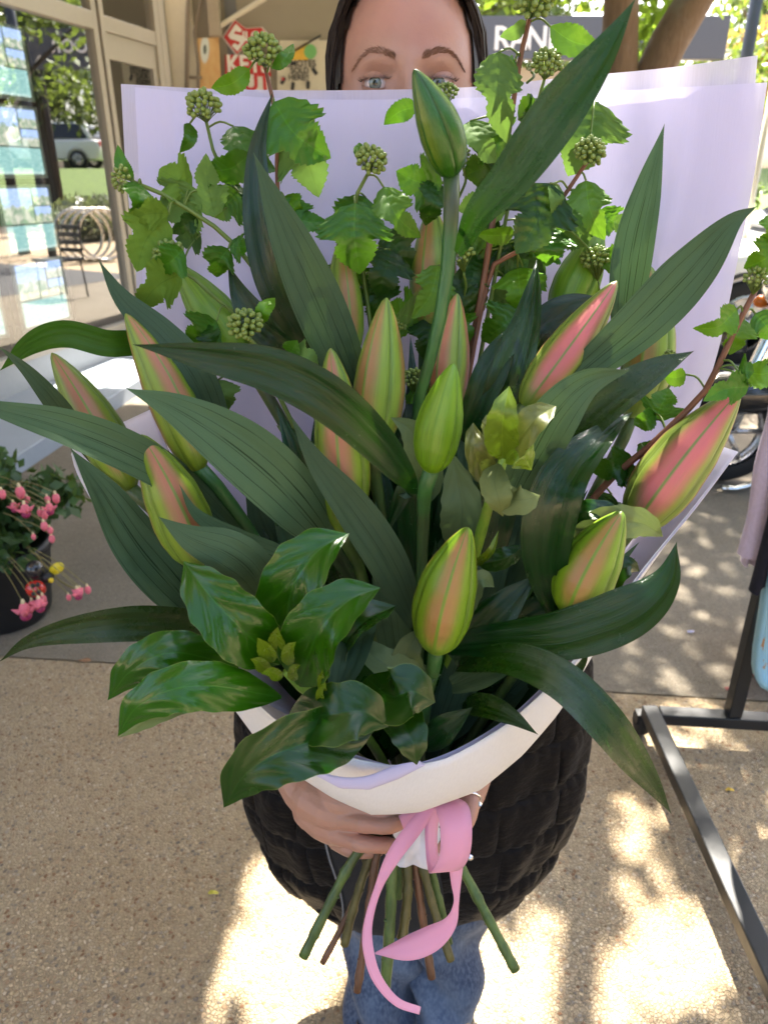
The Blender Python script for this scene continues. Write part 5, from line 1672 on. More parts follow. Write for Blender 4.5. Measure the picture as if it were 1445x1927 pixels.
def blade_geo(pts, w, prof, nv=26, nu=8, roll=0.0, cup=0.2, flip=False, side_wave=0.0, pleat=0.0, edge=None, fwd=None, jit=0.0, seed=0, world=False, asym=0.0, groove=0.0, pfreq=7.0):
    """pts: (x, y, dz) from tip to base; w: apparent width in photo pixels. Returns verts, faces, uvs."""
    W = [np.array(q if world else tuple(B(*q))) for q in pts]
    C = crom(W, nv)
    rs = random.Random(seed)
    ph = rs.uniform(0, 6.28)
    v, uv, f = [], [], []
    rolls = roll if hasattr(roll, '__len__') else (roll, roll)
    for i in range(nv + 1):
        t = i / nv
        c = Vector(C[i])
        T = Vector(C[min(i + 1, nv)] - C[max(i - 1, 0)]).normalized()
        D = (c - CAMV)
        depth = D.dot(Vector((0, CP, -SP)))
        D.normalize()
        S = T.cross(D)
        if S.length < 1e-5: S = T.orthogonal()
        S.normalize()
        N = S.cross(T).normalized()
        if N.dot(D) > 0: N = -N            # towards the camera
        r = rolls[0] + (rolls[1] - rolls[0]) * t
        S2 = S * math.cos(r) + N * math.sin(r)
        N2 = -S * math.sin(r) + N * math.cos(r)
        hw = 0.5 * w * depth / FPX * prof(t) / max(0.45, math.cos(r))
        for k in range(nu + 1):
            a = -1 + 2 * k / nu
            e = 1.0
            if edge: e = edge(t, a)
            off = a * hw * e + asym * hw * (1 - a * a) * 0.0
            lift = cup * hw * (abs(a) ** 1.4) + side_wave * hw * math.sin(t * 9 + ph + (1.7 if a > 0 else 0)) * abs(a) ** 2
            if pleat:
                lift += pleat * hw * math.sin(2 * math.pi * (t * pfreq - abs(a) * pfreq * .33)) * (abs(a) * (1.25 - abs(a))) * 2
            lift -= 0.06 * hw * math.exp(-(a / 0.12) ** 2)
            if groove: lift += groove * hw * math.cos(a * 9.4 + .6 * math.sin(t * 7 + ph)) * (1 - .5 * abs(a)) + .02 * hw * math.sin(t * 21 + ph + a * 3)
            fw = 0.0
            if fwd: fw = fwd(t, a)
            q = c + S2 * off + N2 * lift - T * fw * hw
            if jit: q += Vector((rs.gauss(0, jit), rs.gauss(0, jit), rs.gauss(0, jit)))
            v.append(q)
            uv.append((k / nu, t))
    for i in range(nv):
        for k in range(nu):
            a, b_, c_, d = i * (nu + 1) + k, i * (nu + 1) + k + 1, (i + 1) * (nu + 1) + k + 1, (i + 1) * (nu + 1) + k
            f.append((a, b_, c_, d))
    # front = upper side towards the camera unless flip
    i = nv // 2; k = nu // 2
    a, b_, d = v[i * (nu + 1) + k], v[i * (nu + 1) + k + 1], v[(i + 1) * (nu + 1) + k]
    n = (b_ - a).cross(d - a)
    facing = n.dot(CAMV - a) > 0
    if facing == flip:
        f = [tuple(reversed(q)) for q in f]
    return v, f, uv

def blade(name, parent, mat, *a, thick=0.0, **kw):
    v, f, uv = blade_geo(*a, **kw)
    return mesh(name, to_local(parent, v), f, mat, parent, uv)

# three-lobed toothed leaf
def lobed_prof(t):
    xs = [0, .05, .12, .22, .34, .42, .50, .58, .66, .76, .85, .93, .98, 1.0]
    ys = [0, .11, .22, .40, .54, .56, .45, .60, .92, 1.0, .93, .66, .36, .06]
    return float(np.interp(t, xs, ys))
def lobed_edge(t, a):
    if abs(a) < 0.7: return 1.0
    saw = (t * 15) % 1.0
    return 1.0 + (0.22 * saw - 0.08) * (abs(a) - 0.7) / 0.3
def lobed_fwd(t, a):
    return 0.55 * max(0, abs(a) - 0.25) * float(sstep(0.45, 0.7, t)) * float(1 - 0.5 * sstep(0.9, 1.0, t))
def ovate_prof(t):
    xs = [0, .06, .15, .3, .5, .68, .82, .93, 1.0]
    ys = [0, .17, .40, .72, .97, 1.0, .82, .42, .05]
    return float(np.interp(t, xs, ys))
def broad_prof(t):
    xs = [0, .04, .1, .2, .35, .55, .72, .86, .95, 1.0]
    ys = [0, .12, .32, .62, .90, 1.0, .90, .60, .28, .06]
    return float(np.interp(t, xs, ys))
def broad_edge(t, a):
    return 1.0 + 0.035 * math.sin(t * 42) * max(0, abs(a) - 0.6) / 0.4

def lobed_leaf(parent, tip, base, w, dz, mat=None, flip=False, roll=0.0, bend=0.0, cup=0.12, seed=0, plain=False):
    (x0, y0), (x1, y1) = tip, base
    L = math.hypot(x1 - x0, y1 - y0)
    nx, ny = -(y1 - y0) / L, (x1 - x0) / L
    mid = ((x0 + x1) / 2 + nx * bend * L, (y0 + y1) / 2 + ny * bend * L)
    rs = random.Random(seed * 7 + int(x0))
    d0, d1, d2 = (dz + rs.uniform(-.012, .012), dz + rs.uniform(0.0, .014), dz) if not hasattr(dz, '__len__') else dz
    pr = ovate_prof if plain else lobed_prof
    return blade('leaf', parent, mat or M_NINE, [(x0, y0, d0), (mid[0], mid[1], d1), (x1, y1, d2)], w, pr, nv=46 if not plain else 30, nu=8,
                 roll=roll, cup=cup, flip=flip, side_wave=0.10, pleat=0.10, edge=lobed_edge, fwd=None if plain else lobed_fwd, seed=seed)

def broad_leaf(parent, pts, w, mat=None, flip=False, roll=0.0, cup=0.25, seed=0, pleat=0.09, prof=broad_prof, wave=0.07, name='leaf'):
    return blade(name, parent, mat or M_GLOSS, pts, w, prof, nv=48, nu=14, roll=roll, cup=cup, flip=flip, side_wave=wave, pfreq=4.6, pleat=pleat * .30, edge=broad_edge, seed=seed)

def lily_bud(parent, tip, base, w, mat, roll=0.0, bow=0.0, fat=0.40):
    """tip, base: (x, y, dz)"""
    A, Z = B(*base), B(*tip)
    ax = Z - A
    L = ax.length
    T = ax.normalized()
    D = ((A + Z) / 2 - CAMV)
    depth = D.dot(Vector((0, CP, -SP)))
    D.normalize()
    S = T.cross(D).normalized()
    N = S.cross(T).normalized()
    if N.dot(D) > 0: N = -N
    R = 0.5 * w * depth / FPX
    ts = [0, .015, .05, .12, .25, fat, .58, .74, .86, .94, .98, 1.0]
    rs = [.10, .30, .52, .76, .95, 1.0, .90, .68, .46, .27, .15, .03]
    nv, nu = 44, 60
    v, f, uv = [], [], []
    for i in range(nv + 1):
        t = i / nv
        t = t if 0.1 < t < 0.9 else t
        r = R * float(np.interp(t, ts, rs))
        # gentle smoothing of the piecewise profile
        r = R * float(np.mean([np.interp(min(1, max(0, t + q)), ts, rs) for q in (-.02, 0, .02)])) if .04 < t < .96 else r
        c = A + ax * t + S * (bow * L * 4 * t * (1 - t))
        for k in range(nu + 1):
            th = 2 * math.pi * k / nu
            sec = (3 * k / nu) % 1.0
            s = abs(sec - 0.5)
            m = 1.0 + 0.035 * math.cos(2 * math.pi * (sec - 0.5)) - 0.075 * math.exp(-((0.5 - s) / 0.035) ** 2) + 0.030 * math.exp(-(s / 0.035) ** 2) - 0.022 * math.exp(-((s - 0.075) / 0.03) ** 2)
            m = 1 + (m - 1) * (1.0 if t < 0.9 else 0.6)
            ang = th + roll - math.pi / 3        # sector centre faces the camera at roll 0
            q = c + (N * math.cos(ang) + S * math.sin(ang)) * (r * m)
            v.append(q)
            uv.append((3 * k / nu, t))
    w1 = nu + 1
    for i in range(nv):
        for k in range(nu):
            f.append((i * w1 + k, i * w1 + k + 1, (i + 1) * w1 + k + 1, (i + 1) * w1 + k))
    # outward faces
    a, b_, d = v[20 * w1], v[20 * w1 + 1], v[21 * w1]
    if (b_ - a).cross(d - a).dot(a - (A + ax * (20 / nv))) < 0:
        f = [tuple(reversed(q)) for q in f]
    return mesh('bud', to_local(parent, v), f, mat, parent, uv)

def stalk(parent, pts, r, mat, name='stem', seg=9, n=18):
    W = crom([tuple(B(*q[:3])) for q in pts], n)
    if hasattr(r, '__len__'):
        rr = list(np.interp(np.linspace(0, 1, n + 1), np.linspace(0, 1, len(r)), r))
    else:
        rr = [r] * (n + 1)
    v, f, uv = tube_geo(W, rr, seg)
    return mesh(name, to_local(parent, v), f, mat, parent, uv)

M_FOLD = paper_mat('fold_paper', (0.80, 0.77, 0.86), 0.35, 0.0)
BIND = (778, 1545, 0.005)

# ------------------------------------------------------------------ lilies
# name -> tip, base, width, material, roll, bow, stem waypoints, label
LILIES = {
 'tall': ((779, 130, .15), (853, 334, .13), 84, 'dark', .75, -.03, [(848, 420, .125), (835, 560, .12), (800, 720, .11), (782, 860, .09)], 'tall dark green lily bud standing highest, before the woman\'s face'),
 'lime': ((853, 684, .185), (810, 890, .175), 90, 'green', .15, .015, [(798, 930, .16), (794, 1050, .13)], 'plump all-green lily bud at the heart of the bouquet'),
 'pair': ((727, 560, .12), (700, 850, .115), 98, 'lime', .55, .0, [(705, 900, .10), (720, 1000, .09)], 'tall lime lily bud with a rusty left flank, behind the long arching leaf'),
 'cross': ((622, 655, .145), (650, 1005, .135), 106, 'orange', .12, -.012, [(660, 1040, .12), (690, 1120, .10)], 'rosy lily bud crossed by the long arching leaf'),
 'rear': ((641, 448, .06), (655, 680, .06), 72, 'lime', -.25, .0, [(660, 760, .06), (690, 950, .06)], 'slim pale lime lily bud just behind the centre, under a big lobed leaf'),
 'rust': ((860, 552, .075), (838, 780, .07), 78, 'rust', .5, .02, [(835, 850, .07), (820, 1000, .06)], 'rust brown lily bud partly behind the tall bud\'s stem'),
 'rosy': ((1160, 529, .115), (985, 770, .12), 90, 'pink', .05, -.01, [(960, 800, .11), (900, 950, .09)], 'bright pink striped lily bud between the dark leaves on the paper\'s right half'),
 'large': ((1391, 735, .135), (1188, 995, .125), 122, 'pink', -.02, .02, [(1160, 1030, .11), (1050, 1150, .09)], 'largest pink and green lily bud, leaning out by the clothes rack'),
 'plump': ((1170, 962, .185), (1068, 1158, .175), 118, 'blush', .02, .03, [(1040, 1180, .16), (960, 1280, .12)], 'fat green lily bud with a faint blush above the broad dark leaf on the right'),
 'front': ((880, 992, .205), (818, 1228, .19), 118, 'blush', -.02, .03, [(815, 1260, .17), (800, 1340, .12)], 'fat blushing lily bud low in front, just above the white collar'),
 'curved': ((237, 590, .125), (378, 888, .125), 88, 'orange', -.35, -.03, [(420, 930, .11), (520, 1080, .09)], 'long curved orange-striped lily bud on the left of the bouquet'),
 'outer': ((98, 664, .10), (248, 925, .105), 90, 'orange', .0, -.02, [(290, 960, .10), (440, 1120, .08)], 'outermost pink lily bud on the shop side'),
 'low': ((266, 818, .155), (378, 1065, .14), 112, 'orange', -.12, -.02, [(420, 1110, .12), (560, 1250, .09)], 'short reddish lily bud tucked between broad leaves on the left'),
 'shade': ((331, 496, .045), (470, 690, .045), 92, 'green', -.15, -.01, [(500, 740, .045), (600, 950, .04)], 'light green lily bud lying close to the lilac paper on the left'),
 'sleeve': ((812, 385, .035), (815, 640, .035), 92, 'lime', .4, .0, [(815, 700, .03), (805, 900, .03)], 'pale green lily bud pressed behind the tall bud\'s stem'),
 'sleeve2': ((1130, 425, .03), (1050, 610, .035), 88, 'green', .3, .0, [(1020, 680, .03), (930, 900, .03)], 'shaded green lily bud behind the pink striped one'),
 'behind': ((1220, 498, .03), (1188, 790, .035), 96, 'lime', .2, -.06, [(1170, 830, .03), (1050, 1050, .03)], 'light green lily bud behind the wide veined leaf'),
}
LILY = {}
for key, (tip, base, w, bm, roll, bow, way, lab) in LILIES.items():
    e = empty('lily', B(*BIND), lab, 'lily', 'lilies of the bouquet')
    LILY[key] = e
    lily_bud(e, tip, base, w, BM[bm], roll, bow, 0.36 if w > 105 else 0.42)
    dirx, diry = base[0] - tip[0], base[1] - tip[1]
    dl = math.hypot(dirx, diry)
    inner = (base[0] - dirx / dl * 12, base[1] - diry / dl * 12, base[2])
    stalk(e, [inner] + way + [BIND], [.0064, .0046, .0048, .0052, .006] if key != 'tall' else [.0062, .0048, .0047, .005, .006], M_STEMD if key in ('tall', 'lime', 'front', 'curved') else M_STEMG)

T_, U_ = False, True
LEAVES = [  # owner, points tip->base (x, y, dz), width, underside seen, widest, base width, roll, cup, material
 ('tall', [(1196, -4, .20), (1130, 105, .205), (1040, 228, .20), (965, 330, .185), (900, 405, .165), (862, 478, .14)], 92, T_, .42, .18, (.25, .5), .18, 'G'),
 ('behind', [(1250, 232, .07), (1219, 350, .08), (1193, 460, .085), (1172, 610, .08)], 74, U_, .66, .6, (.1, .1), .12, 'L'),
 ('rosy', [(1424, 388, .13), (1376, 420, .135), (1300, 510, .14), (1200, 612, .14), (1080, 712, .13)], 98, U_, .48, .5, (-.2, -.1), .10, 'L'),
 ('rosy', [(1306, 660, .15), (1225, 700, .165), (1140, 758, .165), (1055, 838, .15), (1000, 900, .13)], 76, T_, .5, .5, (.3, .2), .15, 'G'),
 ('rosy', [(1187, 696, .175), (1105, 722, .185), (1045, 782, .185), (1000, 860, .17), (950, 960, .14)], 92, U_, .5, .4, (-.3, -.2), .15, 'L'),
 ('plump', [(1190, 775, .15), (1130, 822, .175), (1070, 888, .19), (1036, 975, .19), (1026, 1060, .18), (1038, 1160, .15)], 98, T_, .52, .15, (.4, .1), .22, 'B'),
 ('plump', [(1273, 1019, .205), (1250, 1095, .22), (1180, 1155, .225), (1060, 1195, .21), (940, 1205, .18), (850, 1215, .15)], 100, T_, .36, .35, (.2, .5), .12, 'D'),
 ('front', [(1263, 1532, .235), (1215, 1460, .245), (1140, 1365, .25), (1050, 1280, .235), (950, 1240, .205), (862, 1252, .16)], 78, T_, .45, .3, (.2, .6), .20, 'G'),
 ('front', [(1013, 1383, .215), (960, 1348, .20), (910, 1328, .18), (870, 1330, .14)], 46, T_, .5, .3, .2, .2, 'L'),
 ('front', [(1106, 1200, .20), (1098, 1245, .20), (1068, 1280, .18), (1020, 1300, .15)], 20, T_, .5, .4, .3, .2, 'L'),
 ('low', [(-2, 1246, .22), (60, 1206, .225), (170, 1180, .225), (280, 1172, .20), (390, 1185, .16), (480, 1230, .12)], 66, T_, .48, .4, (.35, .2), .15, 'L'),
 ('outer', [(-90, 745, .19), (0, 771, .195), (130, 808, .19), (265, 865, .165), (350, 920, .13), (440, 1000, .10)], 78, U_, .5, .4, (-.35, -.2), .32, 'L'),
 ('outer', [(-4, 650, .14), (48, 694, .145), (95, 745, .14), (135, 800, .125), (180, 870, .10)], 40, U_, .55, .4, (.5, .3), .1, 'L'),
 ('curved', [(0, 698, .10), (60, 648, .12), (125, 628, .13), (200, 645, .125), (270, 650, .10), (350, 700, .07)], 52, T_, .45, .5, (.4, .2), .1, 'V'),
 ('curved', [(185, 487, .10), (230, 560, .115), (300, 628, .12), (360, 700, .12), (398, 780, .105), (430, 870, .09)], 74, U_, .58, .4, (-.2, -.2), .12, 'B'),
 ('cross', [(248, 648, .215), (370, 668, .23), (500, 693, .235), (610, 745, .235), (700, 822, .225), (760, 895, .205), (781, 930, .18)], 92, T_, .52, .1, (.3, .35), .14, 'B'),
 ('low', [(236, 730, .185), (330, 768, .195), (440, 838, .195), (540, 925, .175), (622, 1022, .135)], 122, U_, .55, .45, (-.15, -.1), .12, 'L'),
 ('lime', [(545, 778, .17), (592, 865, .175), (660, 955, .175), (730, 1060, .165), (782, 1175, .13)], 80, U_, .55, .35, (-.35, -.2), .2, 'L'),
 ('rear', [(514, 172, .095), (494, 240, .10), (484, 310, .10), (492, 420, .10), (525, 540, .095), (595, 665, .08)], 74, T_, .66, .5, (.5, .2), .2, 'B'),
 ('rear', [(477, 286, .12), (515, 380, .125), (558, 480, .125), (600, 575, .115), (645, 680, .10), (680, 760, .08)], 98, U_, .55, .45, (-.15, -.15), .16, 'L'),
 ('outer', [(133, 843, .115), (195, 925, .13), (258, 1020, .135), (330, 1105, .125), (400, 1180, .10)], 100, U_, .58, .5, (-.4, -.3), .14, 'L'),
 ('low', [(298, 972, .205), (360, 1012, .215), (432, 1042, .215), (480, 1085, .195), (505, 1150, .16)], 92, U_, .5, .3, (-.1, .3), -.18, 'L'),
 ('low', [(337, 910, .17), (372, 970, .17), (450, 1018, .16), (545, 1062, .14), (620, 1120, .11)], 48, U_, .5, .4, -.4, .1, 'L'),
 ('low', [(385, 1062, .175), (430, 1110, .175), (480, 1158, .165), (530, 1220, .13)], 62, U_, .55, .5, -.2, .2, 'B'),
 ('front', [(633, 1338, .225), (640, 1285, .22), (655, 1240, .21), (668, 1190, .18), (690, 1150, .15)], 82, U_, .55, .4, (-.2, -.3), .3, 'B'),
 ('rosy', [(1010, 487, .085), (1001, 555, .10), (982, 640, .105), (950, 740, .10), (910, 850, .08)], 78, T_, .6, .4, (.4, .2), .22, 'B'),
 ('rust', [(985, 590, .085), (945, 660, .095), (905, 745, .095), (870, 830, .08)], 62, T_, .5, .4, .4, .2, 'B'),
 ('shade', [(428, 495, .06), (455, 560, .07), (500, 620, .075), (560, 670, .07), (620, 740, .06)], 66, T_, .5, .5, .4, .2, 'B'),
 ('plump', [(1010, 1080, .16), (930, 1160, .165), (850, 1240, .14)], 74, T_, .5, .5, .2, .1, 'D'),
 ('large', [(1195, 1050, .13), (1120, 1110, .14), (1010, 1160, .14), (900, 1230, .12)], 70, T_, .5, .5, .2, .1, 'D'),
 ('rosy', [(1135, 560, .075), (1075, 590, .085), (1010, 660, .085), (960, 740, .07)], 96, T_, .45, .5, .2, .25, 'D'),
 ('cross', [(520, 760, .12), (560, 860, .125), (610, 980, .12), (680, 1100, .10)], 62, T_, .5, .5, .3, .2, 'D'),
 ('lime', [(725, 1010, .12), (765, 920, .13), (772, 1000, .12), (785, 1120, .10)], 46, T_, .5, .5, .2, .2, 'D'),
 ('front', [(890, 1330, .18), (840, 1370, .17), (800, 1400, .14)], 54, T_, .5, .5, .2, .2, 'D'),
 ('front', [(1000, 1230, .17), (930, 1255, .17), (850, 1290, .14)], 60, U_, .5, .5, .2, .2, 'L'),
]
LM = {'L': M_LILY, 'B': M_LILYB, 'G': M_LILY, 'D': M_LILYB, 'V': M_LILYG}
for i, (own, pts, w, un, tm, b, roll, cup, m) in enumerate(LEAVES):
    blade('leaf', LILY[own], LM[m], pts, w, lance(tm, b), nv=48, nu=20, roll=roll, cup=cup, flip=un, side_wave=0.10, seed=i, groove=.035)

# deeper leaves of the same stems that close the heart of the bouquet
_rs = random.Random(21)
_own = list(LILY)
for i in range(84):
    t = _rs.uniform(0, 1)
    ang = _rs.uniform(-1.25, 1.25)
    L = _rs.uniform(330, 700)
    bx, by = 775 + ang * 60, 1440 - _rs.uniform(0, 120)
    tx = bx + math.sin(ang) * L * 0.85
    ty = by - math.cos(ang) * L
    if ty < 690: ty = 690 + _rs.uniform(0, 80)
    if tx < 300 and ty < 1000: continue
    if tx > 1130 and ty < 1000: continue
    # keep within the wrap
    lo = 180 + max(0, ty - 850) * 0.95
    hi = 1330 - max(0, ty - 850) * 0.75
    tx = min(max(tx, lo), hi)
    d = _rs.uniform(.03, .10)
    pts = [(tx, ty, d + _rs.uniform(-.01, .03)), ((tx * .6 + bx * .4) + _rs.uniform(-30, 30), ty * .6 + by * .4, d + .02), (bx, by, max(.02, d - .03))]
    blade('leaf', LILY[_own[i % len(_own)]], _rs.choice([M_LILY, M_LILYB, M_LILYB]), pts, _rs.uniform(55, 85), lance(.5, .4), nv=16, nu=6, roll=_rs.uniform(-.6, .6), cup=.2, flip=_rs.random() < .25, seed=i)

# extra dark upright leaves standing against the paper
for i in range(30):
    tx = _rs.uniform(330, 1120)
    ty = 600 + 260 * (abs(tx - 760) / 400) ** 1.5 + _rs.uniform(0, 120)
    bx, by = 775 + (tx - 775) * .25, 1330
    d = _rs.uniform(.03, .065)
    pts = [(tx, ty, d), (tx * .7 + bx * .3 + _rs.uniform(-20, 20), ty * .65 + by * .35, d + .012), (bx, by, .03)]
    blade('leaf', LILY[_own[i % len(_own)]], _rs.choice([M_LILY, M_LILYB]), pts, _rs.uniform(58, 88), lance(.45, .4), nv=16, nu=6, roll=_rs.uniform(-.5, .5), cup=.2, flip=_rs.random() < .3, seed=200 + i)

# ------------------------------------------------------------------ glossy broad-leaved sprays
def spray(lab, cat='foliage branch'):
    return empty('glossy_branch', B(*BIND), lab, cat, 'glossy foliage branches')
s1 = spray('glossy broad-leaved sprig with small yellow-green shoot tips, hanging over the collar\'s left side')
stalk(s1, [(540, 1262, .225), (575, 1300, .215), (620, 1330, .20), (700, 1400, .12), BIND], [.004, .0042, .0045, .005], M_STEMGB)
broad_leaf(s1, [(346, 1056, .225), (385, 1110, .245), (455, 1185, .25), (528, 1248, .225)], 122, M_GLOSS, roll=(.25, .1), cup=.16, seed=1, pleat=.26)
broad_leaf(s1, [(657, 1004, .205), (600, 1035, .22), (548, 1110, .225), (535, 1220, .205)], 118, M_GLOSS, roll=(.5, .2), cup=.28, seed=2, pleat=.22)
broad_leaf(s1, [(716, 1106, .235), (655, 1130, .25), (598, 1190, .255), (562, 1290, .225)], 118, M_GLOSS, roll=(.45, .3), cup=.34, seed=3, pleat=.12)
broad_leaf(s1, [(222, 1386, .265), (265, 1325, .28), (370, 1290, .28), (530, 1312, .23)], 96, M_GLOSS, roll=(-.15, -.05), cup=-.22, seed=4, pleat=.22)
broad_leaf(s1, [(203, 1318, .235), (250, 1260, .25), (330, 1228, .25), (450, 1255, .21)], 88, M_GLOSS, roll=(-.1, 0), cup=-.25, seed=5, pleat=.24)
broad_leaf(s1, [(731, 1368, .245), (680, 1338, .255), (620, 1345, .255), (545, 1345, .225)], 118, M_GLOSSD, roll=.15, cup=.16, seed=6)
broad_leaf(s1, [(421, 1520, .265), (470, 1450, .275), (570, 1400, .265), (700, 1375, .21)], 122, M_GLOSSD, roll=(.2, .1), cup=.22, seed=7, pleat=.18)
# rolled pale under-margins that show below two drooping leaves
broad_leaf(s1, [(224, 1388, .255), (300, 1345, .262), (370, 1322, .258), (440, 1318, .24)], 34, M_GLOSS, flip=True, roll=-.5, cup=.1, seed=8, pleat=0)
for (x, y, a, L, w) in [(508, 1232, 2.2, 40, 26), (520, 1225, 1.5, 46, 28), (535, 1238, .95, 38, 22), (500, 1250, 2.8, 30, 22), (545, 1268, .7, 26, 18), (525, 1262, 3.3, 34, 20), (596, 1312, .9, 26, 14), (604, 1300, 1.5, 40, 14)]:
    broad_leaf(s1, [(x + math.cos(a) * L, y - math.sin(a) * L, .26), (x + math.cos(a) * L * .5, y - math.sin(a) * L * .5, .25), (x + 6, y + 14, .235)], w * 1.2, M_YOUNG, roll=.2, cup=.5, seed=int(x))
s2 = spray('dark glossy leaves pointing down between the collar and the front bud')
stalk(s2, [(735, 1275, .20), (745, 1330, .17), (765, 1430, .09), BIND], [.004, .0045, .005], M_STEMD)
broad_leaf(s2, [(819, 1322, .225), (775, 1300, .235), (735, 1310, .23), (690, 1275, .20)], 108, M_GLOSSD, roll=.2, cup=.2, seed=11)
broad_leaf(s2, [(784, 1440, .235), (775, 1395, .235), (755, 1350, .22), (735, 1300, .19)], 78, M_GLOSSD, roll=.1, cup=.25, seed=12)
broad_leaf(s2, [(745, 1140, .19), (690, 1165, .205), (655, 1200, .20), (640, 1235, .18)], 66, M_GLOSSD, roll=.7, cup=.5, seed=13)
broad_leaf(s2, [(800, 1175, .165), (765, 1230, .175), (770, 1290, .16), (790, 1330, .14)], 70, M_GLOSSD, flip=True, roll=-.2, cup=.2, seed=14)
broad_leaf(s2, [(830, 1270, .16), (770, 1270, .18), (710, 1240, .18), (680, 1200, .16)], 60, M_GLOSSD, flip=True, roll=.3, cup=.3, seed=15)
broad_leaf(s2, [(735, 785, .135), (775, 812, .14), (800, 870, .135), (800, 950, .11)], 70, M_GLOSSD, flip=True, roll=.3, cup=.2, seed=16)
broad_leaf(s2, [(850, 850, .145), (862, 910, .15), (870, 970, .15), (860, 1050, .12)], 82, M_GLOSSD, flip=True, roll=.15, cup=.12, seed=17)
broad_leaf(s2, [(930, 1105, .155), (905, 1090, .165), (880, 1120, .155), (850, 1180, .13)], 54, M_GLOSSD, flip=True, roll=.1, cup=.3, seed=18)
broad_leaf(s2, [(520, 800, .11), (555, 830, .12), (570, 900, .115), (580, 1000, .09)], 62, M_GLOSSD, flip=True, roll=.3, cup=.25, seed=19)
s3 = spray('young bronze-tipped shoot of yellow-green leaves at the bouquet\'s right centre')
stalk(s3, [(948, 860, .205), (925, 930, .19), (905, 1000, .165), (880, 1090, .13), (830, 1300, .08), BIND], [.0035, .005, .0055, .006, .006], M_STEMGB)
broad_leaf(s3, [(958, 726, .225), (948, 775, .235), (944, 820, .225), (948, 868, .205)], 66, M_YOUNG, roll=.1, cup=.25, seed=21)
broad_leaf(s3, [(1046, 764, .22), (1010, 785, .235), (980, 820, .23), (950, 862, .205)], 60, M_BRONZE, roll=.3, cup=.3, seed=22)
broad_leaf(s3, [(890, 795, .20), (892, 840, .215), (905, 880, .205), (930, 915, .19)], 50, M_BRONZE, roll=-.3, cup=.45, seed=23, pleat=.2)
broad_leaf(s3, [(915, 780, .195), (925, 825, .205), (940, 862, .20)], 44, M_BRONZE, roll=-.5, cup=.5, seed=24, pleat=.2)
broad_leaf(s3, [(1000, 885, .215), (985, 855, .225), (965, 850, .22), (948, 870, .205)], 62, M_YOUNG, roll=.4, cup=-.2, seed=25, pleat=.15)
broad_leaf(s3, [(946, 972, .225), (938, 940, .235), (930, 905, .225), (938, 872, .205)], 58, M_BRONZE, flip=True, roll=-.1, cup=-.1, seed=26)
broad_leaf(s3, [(1016, 932, .22), (985, 940, .235), (955, 935, .225), (935, 905, .20)], 62, M_BRONZE, flip=True, roll=.2, cup=-.15, seed=27)
broad_leaf(s3, [(938, 998, .18), (925, 1035, .185), (905, 1055, .175), (890, 1060, .16)], 16, M_YOUNG, roll=.3, cup=.5, seed=28)
broad_leaf(s3, [(990, 1025, .16), (950, 1050, .165), (900, 1062, .15)], 42, M_GLOSSD, roll=.3, cup=.2, seed=29)
s4 = spray('pale leaf with its underside up behind the fat right-hand bud')
stalk(s4, [(1080, 990, .15), (1000, 1100, .12), (880, 1320, .08), BIND], [.003, .004, .005], M_STEMD)
broad_leaf(s4, [(1247, 1010, .165), (1205, 985, .175), (1140, 985, .175), (1070, 1005, .155)], 66, M_GLOSS, flip=True, roll=-.1, cup=.15, seed=31)
broad_leaf(s4, [(1190, 985, .16), (1140, 962, .168), (1090, 965, .165), (1050, 1000, .14)], 40, M_GLOSSD, roll=.5, cup=.2, seed=32)
broad_leaf(s4, [(1203, 1075, .15), (1180, 1065, .155), (1140, 1090, .15), (1080, 1160, .13)], 70, M_GLOSSD, roll=.2, cup=.2, seed=33)

# ------------------------------------------------------------------ lobed-leaf branches with flower clusters
def cluster(parent, x, y, r, dz, stem_from, n=46, seed=0):
    rs = random.Random(seed)
    j = B(*stem_from)
    c = B(x, y, dz)
    depth = (c - CAMV).dot(Vector((0, CP, -SP)))
    R = r * depth / FPX
    up = (c - j).normalized()
    b = MB()
    stalks = MB()
    sx = up.orthogonal().normalized(); sy = up.cross(sx)
    for k in range(n):
        ph = math.acos(1 - (k + .5) / n * 1.15)
        th = k * 2.39996 + rs.uniform(-.2, .2)
        rr = R * rs.uniform(.86, 1.04)
        d = up * math.cos(ph) * .80 + (sx * math.cos(th) + sy * math.sin(th)) * math.sin(ph)
        q = c + d * rr
        br = R * rs.uniform(.15, .205)
        b.sphere(q, br, 7, 5, (1, 1, 1.2), d.to_track_quat('Z', 'Y').to_matrix())
        stalks.tube([j, j + (q - j) * .5 + up * R * .05, q], R * .028, 4, False)
    o = mesh('flower_cluster', to_local(parent, b.v), b.f, M_CLUST, parent, b.uv, kind='stuff')
    inv = world_inv(parent)
    mesh('stalks', [inv @ q for q in stalks.v], stalks.f, M_TWIGG, o, None, kind='stuff')
    return o

